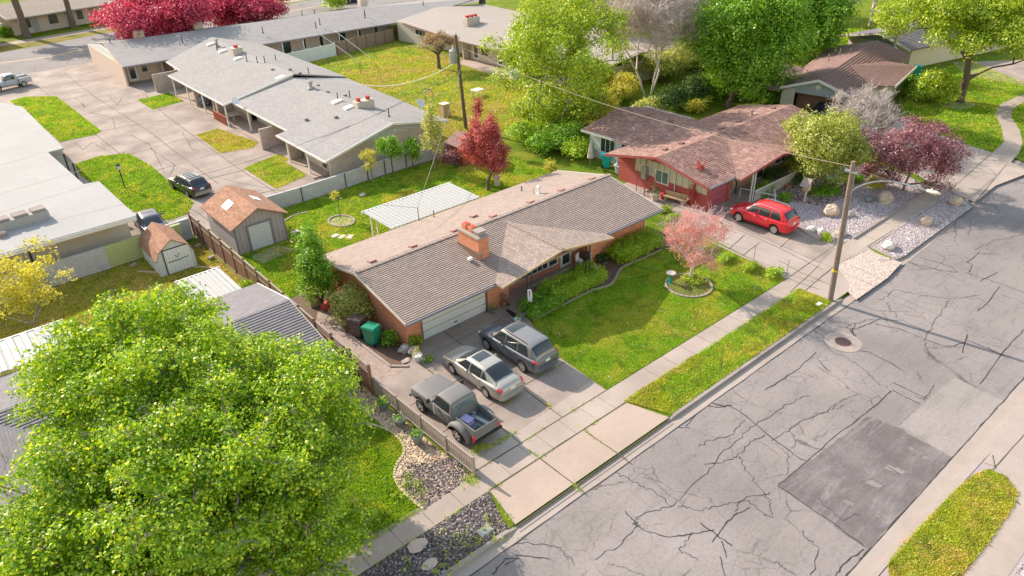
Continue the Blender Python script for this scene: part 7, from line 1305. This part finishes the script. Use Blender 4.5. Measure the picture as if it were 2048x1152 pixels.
for k in range(5): m.quad((24.2, 27.7-.0, 1.65-k*.16), (24.2+.22+.05*math.sin(k), 27.62-.03*k, 1.6-k*.16), (24.2+.22+.05*math.sin(k+1), 27.62-.03*(k+1), 1.6-(k+1)*.16), (24.2, 27.7, 1.65-(k+1)*.16))
m.build("cloth", "vinyl_fence", fl); MB().box(24.3, 24.36, 27.6, 27.63, 1.0, 1.5).build("stripe", "clay_red", fl)
m = MB(); m.box(29.2, 30.4, 29.0, 29.6, .145, .165); tag(m.build("door_mat", "black_trim", loc=(29.8, 29.3, .145)), "black door mat in front of the white front door", "door mat"); m = MB(); m.prism(P((1012, 622), (1024, 616), (1045, 634), (1032, 640)), .03, .05); tag(m.build("floor_mat", "black_trim", loc=(23.4, 28.2, .03)), "long black mat at the porch corner by the garage door", "door mat")
# things stored beside the left gable
x, y = G(632, 612); cd = thing("cardboard_sheet", "tan wooden board leaning behind the brown fence", "board", (x, y, 0)); m = MB(); m.add([(x-.35, y-.1, 0), (x+.35, y-.1, 0), (x+.35, y+.25, 1.2), (x-.35, y+.25, 1.2), (x-.35, y-.04, 0), (x+.35, y-.04, 0), (x+.35, y+.31, 1.2), (x-.35, y+.31, 1.2)], [(0, 1, 2, 3), (7, 6, 5, 4), (0, 4, 5, 1), (1, 5, 6, 2), (2, 6, 7, 3), (3, 7, 4, 0)]); m.build("panel", "wood_tan", cd)
for i, (p, r, mt, l) in enumerate((((655, 620), .38, "clay_red", "dark red sack beside the tan board"), ((672, 612), .4, "mulch_red", "maroon bag, upper one of the pile by the brick gable"), ((673, 626), .4, "mulch_red", "maroon bag, lower one of the pile by the brick gable"))): x, y = G(*p); m = MB(); m.blob((x, y, r*.8), (r, r*.8, r*.8), 2, .12, i); tag(m.build("sack", mt, loc=(x, y, 0)), l, "sack")
x, y = G(676, 605); m = MB(); m.box(x-.5, x+.5, y-.04, y+.04, 1.0, 1.06, .5); m.box(x-.5, x+.5, y+.5, y+.58, 1.3, 1.36, .5); m.box(x-.5, x-.42, y-.04, y+.58, 1.15, 1.21, .5); m.box(x+.42, x+.5, y-.04, y+.58, 1.15, 1.21, .5); tag(m.build("picture_frame", "wood_tan", loc=(x, y, 0)), "empty square wooden frame on the pile by the brick gable", "frame")
x, y = G(688, 598); ld = thing("step_ladder", "grey folded step ladder leaning on the left brick gable", "ladder", (x, y, 0)); [MB().tube([(x+q, y-.2, 0), (x+q*.7, y+.1, 1.8)], .03, 5).build("rail", "grey_metal", ld) for q in (-.2, .2)]; m = MB(); [m.box(x-.2, x+.2, y-.2+.3*z/1.8-.03, y-.2+.3*z/1.8+.03, z, z+.03) for z in (.4, .8, 1.2, 1.6)]; m.build("rung", "grey_metal", ld)
# courtyard things
x, y = G(890, 232); m = MB(); m.box(x-.4, x+.4, y-.4, y+.4, 0, 1.3); t = thing("utility_cabinet", "tan utility cabinet on the courtyard lawn", "cabinet", (x, y, 0)); m.build("body", "wood_tan", t); MB().box(x-.45, x+.45, y-.45, y+.45, 1.3, 1.36).build("lid", "cream_paint", t)
x, y = G(955, 192); t = thing("garden_table", "small white table standing on the courtyard lawn", "table", (x, y, 0)); MB().box(x-.6, x+.6, y-.5, y+.5, .7, .76).build("tabletop", "ceramic_white", t); [MB().box(x+a-.03, x+a+.03, y+b-.03, y+b+.03, 0, .7).build("leg", "white_paint", t) for a in (-.5, .5) for b in (-.4, .4)]
x, y = G(860, 215); t = thing("garden_arch", "round metal hoop ornament with flowers on the courtyard lawn edge", "ornament", (x, y, 0)); m = MB(); m.tube([(x+.55*math.cos(a*.35), y, 1.1+.9*math.sin(a*.35)) for a in range(19)], .05, 5); m.build("hoop", "grey_metal", t); V, F = leafcloud([(x, y, 1.6)], [(.35, .1, .4)], 70, .12, 3); rawmesh("flowers", V, F, "leaf_pink", t)
x, y = G(1052, 158); m = MB(); m.blob((x, y, .8), (2.2, 1.2, .9), 2, .2, 3); tag(m.build("tarpaulin", "blue_tarp", loc=(x, y, 0)), "crumpled pale blue tarpaulin heap behind the tall airy tree", "tarpaulin")
x, y = G(403, 212); m = MB(); m.blob((x+.3, y, .75), (.85, 1.3, .8), 2, .06, 3); tag(m.build("covered_barbecue", "plastic_grey", loc=(x, y, 0)), "grey covered barbecue under the duplex porch roof", "barbecue")
x, y = 26.4, 76.6; t = thing("patio_table", "pale patio table under the duplex porch by the red railing", "table", (x, y, .12)); MB().box(x-.6, x+.6, y-.7, y+.7, .82, .87).build("tabletop", "cream_paint", t); MB().tube([(x, y, .1), (x, y, .82)], .06, 6).build("leg", "cream_paint", t)
for i, (p, l) in enumerate((((396, 424+0), "small white block on the soil behind the barn shed"), ((421, 510), "pale paving block on the grass between barn shed and fence"), ((266, 532), "grey cinder block beside the barn shed"))):
    x, y = G(*([(396, 495), (423, 518), (268, 533)][i])); m = MB(); m.box(x-.2, x+.2, y-.12, y+.12, 0, .2, .3); m.box(x-.05, x+.05, y-.05, y+.05, .2, .21, .3); tag(m.build("cinder_block", "concrete_pale", loc=(x, y, 0)), l, "block")
for i, p in enumerate(((590, 464), (670, 472), (684, 474), (700, 474))): x, y = G(*p); m = MB(); m.box(x-.3, x+.3, y-.2, y+.2, 0, .05, .2*i); tag(m.build("stepping_stone", "stone_pale", loc=(x, y, 0)), ("pale stepping stone lying alone on the lawn right of the mauve shed", "pale stepping stone, leftmost of the three near the sapling ring", "pale stepping stone, middle of the three near the sapling ring", "pale stepping stone, nearest the patio posts of the three")[i], "stepping stone", "stepping stones on the back lawn")
for i, (p, l) in enumerate((((300, 545), "long grey board on the ground left of the barn shed"), ((405, 535), "long pale board on the ground right of the barn shed"))): x, y = G(*p); m = MB(); m.box(x-.9, x+.9, y-.1, y+.1, 0, .06, R_(-50)); tag(m.build("timber", "wood_tan", loc=(x, y, 0)), l, "board")
x, y = G(30, 560); t = thing("painted_board", "pale blue boards leaning on the block wall at the far left", "board", (*G(60, 572), 0)); x, y = 2.2, 51.0; MB().box(.2, 2.0, 50.98, 51.1, 0, 1.1).build("panel", "blue_tarp", t); MB().box(2.05, 3.4, 51.0, 51.12, 0, 1.25).build("panel", "siding_greyblue", t)
x, y = G(1832, 152); bin_("teal bin beside the weeping shrub under the corner tree", x, y, .4, "plastic_teal", 1.1)
# ------------------------------------------------------------------ grass blades, gravel, weeds (uncountable)
def inpoly(pts, poly):
    x, y = pts[:, 0], pts[:, 1]; r = np.zeros(len(pts), bool); n = len(poly); j = n-1
    for i in range(n):
        xi, yi = poly[i]; xj, yj = poly[j]; c = ((yi > y) != (yj > y)) & (x < (xj-xi)*(y-yi)/((yj-yi) or 1e-9)+xi); r ^= c; j = i
    return r
def scatter(poly, dens, seed=0, grow=0.):
    P0 = np.array(poly); lo, hi = P0.min(0), P0.max(0); lo = np.maximum(lo, [-12, -30]); r = np.random.default_rng(seed); n = int(dens*np.prod(hi-lo)); q = lo+(hi-lo)*r.random((n, 2)); q = q[inpoly(q, poly)]
    d = CM @ np.stack([q[:, 0], q[:, 1], np.full(len(q), -CAMH)]); u = 1024+FPX*d[0]/d[2]; v = 576+FPX*d[1]/d[2]; return q[(u > -60) & (u < 2110) & (v > -60) & (v < 1220)]
def blades(name, lab, poly, dens, h, w, mat, z=.0, seed=0, keep=None, lean=.6):
    q = scatter(poly, dens, seed); r = np.random.default_rng(seed+1)
    if keep is not None: q = q[keep(q)]
    n = len(q); hh = h*(.5+r.random(n)); a = r.random(n)*2*math.pi; ww = w*(.6+.8*r.random(n)); t = np.stack([np.cos(a), np.sin(a)], 1)*ww[:, None]/2; ln = r.normal(size=(n, 2))*lean*hh[:, None]
    V = np.stack([np.c_[q-t, np.full(n, z)], np.c_[q+t, np.full(n, z)], np.c_[q+ln+t*.25, z+hh], np.c_[q+ln-t*.25, z+hh]], 1).reshape(-1, 3); o = rawmesh(name, V, np.arange(4*n).reshape(n, 4), mat)
    return tag(o, lab, "grass", kind="stuff")
def fbm(q, s, seed):
    r = np.random.default_rng(seed); v = 0
    for k in range(5): ph = r.random(2)*6.28; an = r.random()*6.28; f = s*1.6**k; v = v+np.sin((q[:, 0]*math.cos(an)+q[:, 1]*math.sin(an))*f+ph[0])*.6**k
    return v
blades("lawn_grass", "short dense grass of the front lawn", LAWN, 1700, .03, .02, "blade", .01, 1)
blades("lawn_grass", "longer straw-tinged grass of the kerbside verge", [(23.2, 16.18), (38.4, 16.18), (38.3, 18.4), (22.3, 18.4)], 1300, .06, .026, "blade", .012, 2)
blades("lawn_grass", "dry grass tips in the kerbside verge", [(23.2, 16.18), (38.4, 16.18), (38.3, 18.4), (22.3, 18.4)], 900, .07, .04, "blade_dry", .012, 3, keep=lambda q: fbm(q, 1.2, 3) > .35)
MLn = [(-6, 19.5)]+MLAWN[1:-2]+[(11.6, 30), (-6, 30)]
blades("lawn_grass", "straw tips in worn patches of the front lawn", LAWN, 700, .045, .022, "blade_dry", .01, 41, keep=lambda q: (fbm(q, .8, 9) > .5) & (q[:, 1] < 24.5))
blades("lawn_grass", "lush grass under the big maple", MLn, 1100, .055, .026, "blade", .01, 4)
blades("lawn_grass", "grass of the rounded verge in the lower right corner", P((1778, 1152), (1775, 1128), (1800, 1090), (1905, 985), (1945, 950), (1978, 938), (2010, 952), (2037, 985), (2030, 1010), (1985, 1075), (1915, 1165), (1850, 1230), (1740, 1230)), 1500, .06, .024, "blade_dry", .012, 5)
blades("lawn_grass", "green tufts in the rounded verge in the lower right corner", P((1778, 1152), (1775, 1128), (1905, 985), (1978, 938), (2037, 985), (1985, 1075), (1850, 1230)), 700, .06, .035, "blade", .012, 6)
blades("lawn_grass", "rough grass of the back yard", [(13.5, 39.2), (40.3, 38.7), (40.8, 52.2), (13.5, 52.2)], 420, .06, .04, "blade", .01, 7); blades("lawn_grass", "yellowish rough patches of back yard grass", [(13.5, 39.2), (40.3, 38.7), (40.8, 50.2), (13.5, 46)], 420, .07, .045, "blade_dry", .01, 8, keep=lambda q: fbm(q, .7, 5) > .2)
blades("lawn_grass", "rough grass of the neighbour's back garden", [(-12, 38), (13, 38), (13, 51), (-12, 51)], 420, .055, .04, "blade_dry", .008, 9)
for i, L in enumerate((L1, L2, L3, L4, L5)): blades("lawn_grass", "grass plot of the back driveway, plot %s" % ("farthest left", "with the lamp post", "beside the red railing", "by the duplex end", "at the terrace end")[i], L, 300, .055, .05, "blade" if i != 2 else "blade_dry", .011, 20+i)
blades("lawn_grass", "sunny patchy grass of the courtyard", [(37, 54.4), (59, 54.4), (58.8, 96), (39, 96)], 80, .07, .085, "blade_dry", .009, 30, keep=lambda q: fbm(q, .35, 8) > -.5)
blades("lawn_grass", "greener areas of the courtyard grass", [(37, 54.4), (59, 54.4), (58.8, 96), (39, 96)], 80, .07, .085, "blade", .009, 33, keep=lambda q: fbm(q, .35, 8) < .3)
blades("lawn_grass", "grass of the corner lawn", CL, 150, .06, .07, "blade", .01, 31); blades("lawn_grass", "grass of the verge beyond the curved path", CL2, 150, .06, .07, "blade", .01, 32)
def stones(name, lab, poly, dens, s, mat, z=.01, seed=0):
    q = scatter(poly, dens, seed); r = np.random.default_rng(seed+3); n = len(q); b = np.array([(-1, -1, 0), (1, -1, 0), (1, 1, 0), (-1, 1, 0), (-.6, -.6, .9), (.7, -.5, .8), (.6, .6, 1.), (-.5, .7, .8)], float); F0 = np.array([(4, 5, 6, 7), (0, 1, 5, 4), (1, 2, 6, 5), (2, 3, 7, 6), (3, 0, 4, 7)])
    sz = s*(.5+r.random(n)); a = r.random(n)*6.28; V = b[None]*sz[:, None, None]*(.7+.6*r.random((n, 8, 3))); c, s_ = np.cos(a)[:, None], np.sin(a)[:, None]; X = V[..., 0]*c-V[..., 1]*s_; Y = V[..., 0]*s_+V[..., 1]*c
    V = np.stack([X+q[:, :1], Y+q[:, 1:], V[..., 2]*.8+z], -1).reshape(-1, 3); F = (F0[None]+np.arange(n)[:, None, None]*8).reshape(-1, 4); return tag(rawmesh(name, V, F, mat), lab, "stones", kind="stuff")
def stone_mat(name, stops):
    t = NT(name); gi = t.n("ShaderNodeNewGeometry"); t.col(t.ramp(gi.outputs["Random Per Island"], stops)); t.rough(.9); t.spec(.25); M[name] = t.m
stone_mat("lava_mix", [(0, (.045, .04, .04)), (.5, (.12, .10, .10)), (.8, (.24, .20, .20)), (1., (.44, .38, .35))]); stone_mat("white_mix", [(0, (.22, .17, .19)), (.4, (.40, .34, .35)), (.8, (.52, .46, .45)), (1., (.72, .66, .62))]); stone_mat("pink_mix", [(0, (.38, .29, .25)), (.5, (.56, .46, .39)), (1., (.74, .66, .58))]); stone_mat("chip_mix", [(0, (.16, .09, .07)), (.4, (.36, .24, .18)), (.75, (.62, .46, .34)), (1., (.78, .66, .48))])
stones("lava_stones", "dark lava rocks in the bed by the fence end", LAVA1, 300, .035, "lava_mix", .01, 1); stones("lava_stones", "dark lava rocks of the kerbside strip", [(1, 16.2), (12.9, 16.2), (13.0, 16.8), (13.5, 18.2), (1, 18.2)], 300, .035, "lava_mix", .01, 2)
SB = P((848, 1020), (812, 992), (788, 958), (795, 930), (812, 905), (805, 875), (770, 855), (735, 830))+[(11.6, 30), (13.2, 30), (13.3, 27), (13.5, 19.56)]
stones("bark_chips", "mixed bark and straw mulch around the flower pots", SB, 260, .03, "chip_mix", .008, 3)
stones("gravel", "pale gravel of the rock garden yard", GRAV, 90, .035, "white_mix", .008, 4); stones("gravel", "pale gravel of the kerbside verge across the shared driveway", GRAV2, 110, .035, "white_mix", .02, 5)
stones("gravel", "pinkish pebbles set in the driveway apron by the pole", P((1735, 500), (1803, 526), (1775, 556), (1712, 600), (1697, 585), (1700, 570), (1688, 550), (1668, 533)), 200, .025, "pink_mix", .012, 6)
stones("gravel", "gravel at the bottom right corner behind the far pavement", [(20, -2), (32, -2), (32, 1.9), (20, 1.9)], 200, .03, "white_mix", .0, 7)
# weeds along the joints
WJ = [((13.7, 19.55), (22.3, 19.55)), ((13.6, 18.25), (22.3, 18.25)), ((16.5, 27.5), (16.5, 15.6)), ((19.3, 29), (19.3, 15.6)), ((13.7, 22.6), (22.4, 22.7)), ((13.75, 19.6), (13.6, 27.5)), ((13.2, 16.2), (13.6, 18.2)), ((5, 18.22), (13, 18.22))]
q = []; r = np.random.default_rng(5)
for i, (a, b) in enumerate(WJ):
    L = math.dist(a, b); t = r.random(int(L*26)); t = t[(np.sin(t*L*2.1+i)+r.normal(size=len(t))*.5) > .25]; q.append(np.array(a)+(np.array(b)-np.array(a))*t[:, None]+r.normal(size=(len(t), 2))*.025)
q.append(np.array([14.9, 20.6])+r.normal(size=(260, 2))*[.22, .14]); q.append(np.array([15.9, 20.3])+r.normal(size=(160, 2))*[.5, .06]); q.append(np.array([17.9, 22.2])+r.normal(size=(60, 2))*[.15, .08]); q.append(np.array([13.35, 19.3])+r.normal(size=(260, 2))*[.22, .16])
q = np.concatenate(q); n = len(q); V, F = leafcloud(np.c_[q, np.full(n, .03)], np.full((n, 3), .035), n*3, .05, 3); V[:, 2] = np.maximum(V[:, 2], .02); tag(rawmesh("weeds", V, F, "blade"), "weeds growing in the driveway joints", "weeds", kind="stuff")
q = []
for a, b, k in (((13, 16.3), (8, 18.1), 60), ((9, 16.5), (12.8, 16.4), 50), ((10.5, 19.8), (11.2, 21.2), 90)):
    t = r.random(k); q.append(np.array(a)+(np.array(b)-np.array(a))*t[:, None]+r.normal(size=(k, 2))*.4)
q = np.concatenate(q); n = len(q); V, F = leafcloud(np.c_[q, np.full(n, .08)], np.full((n, 3), .09), n*9, .07, 4); V[:, 2] = np.maximum(V[:, 2], .02); tag(rawmesh("weeds", V, F, "leaf_lime"), "yellow-green weeds among the dark lava rocks", "weeds", kind="stuff")
# daisies and litter on the lawn
q = scatter(LAWN, 1.6, 77); n = len(q); V, F = leafcloud(np.c_[q, np.full(n, .06)], np.full((n, 3), .02), n, .06, 5, 2., spray=1); tag(rawmesh("daisies", V, F, "ceramic_white"), "tiny white flowers dotted over the front lawn", "flowers", kind="stuff")
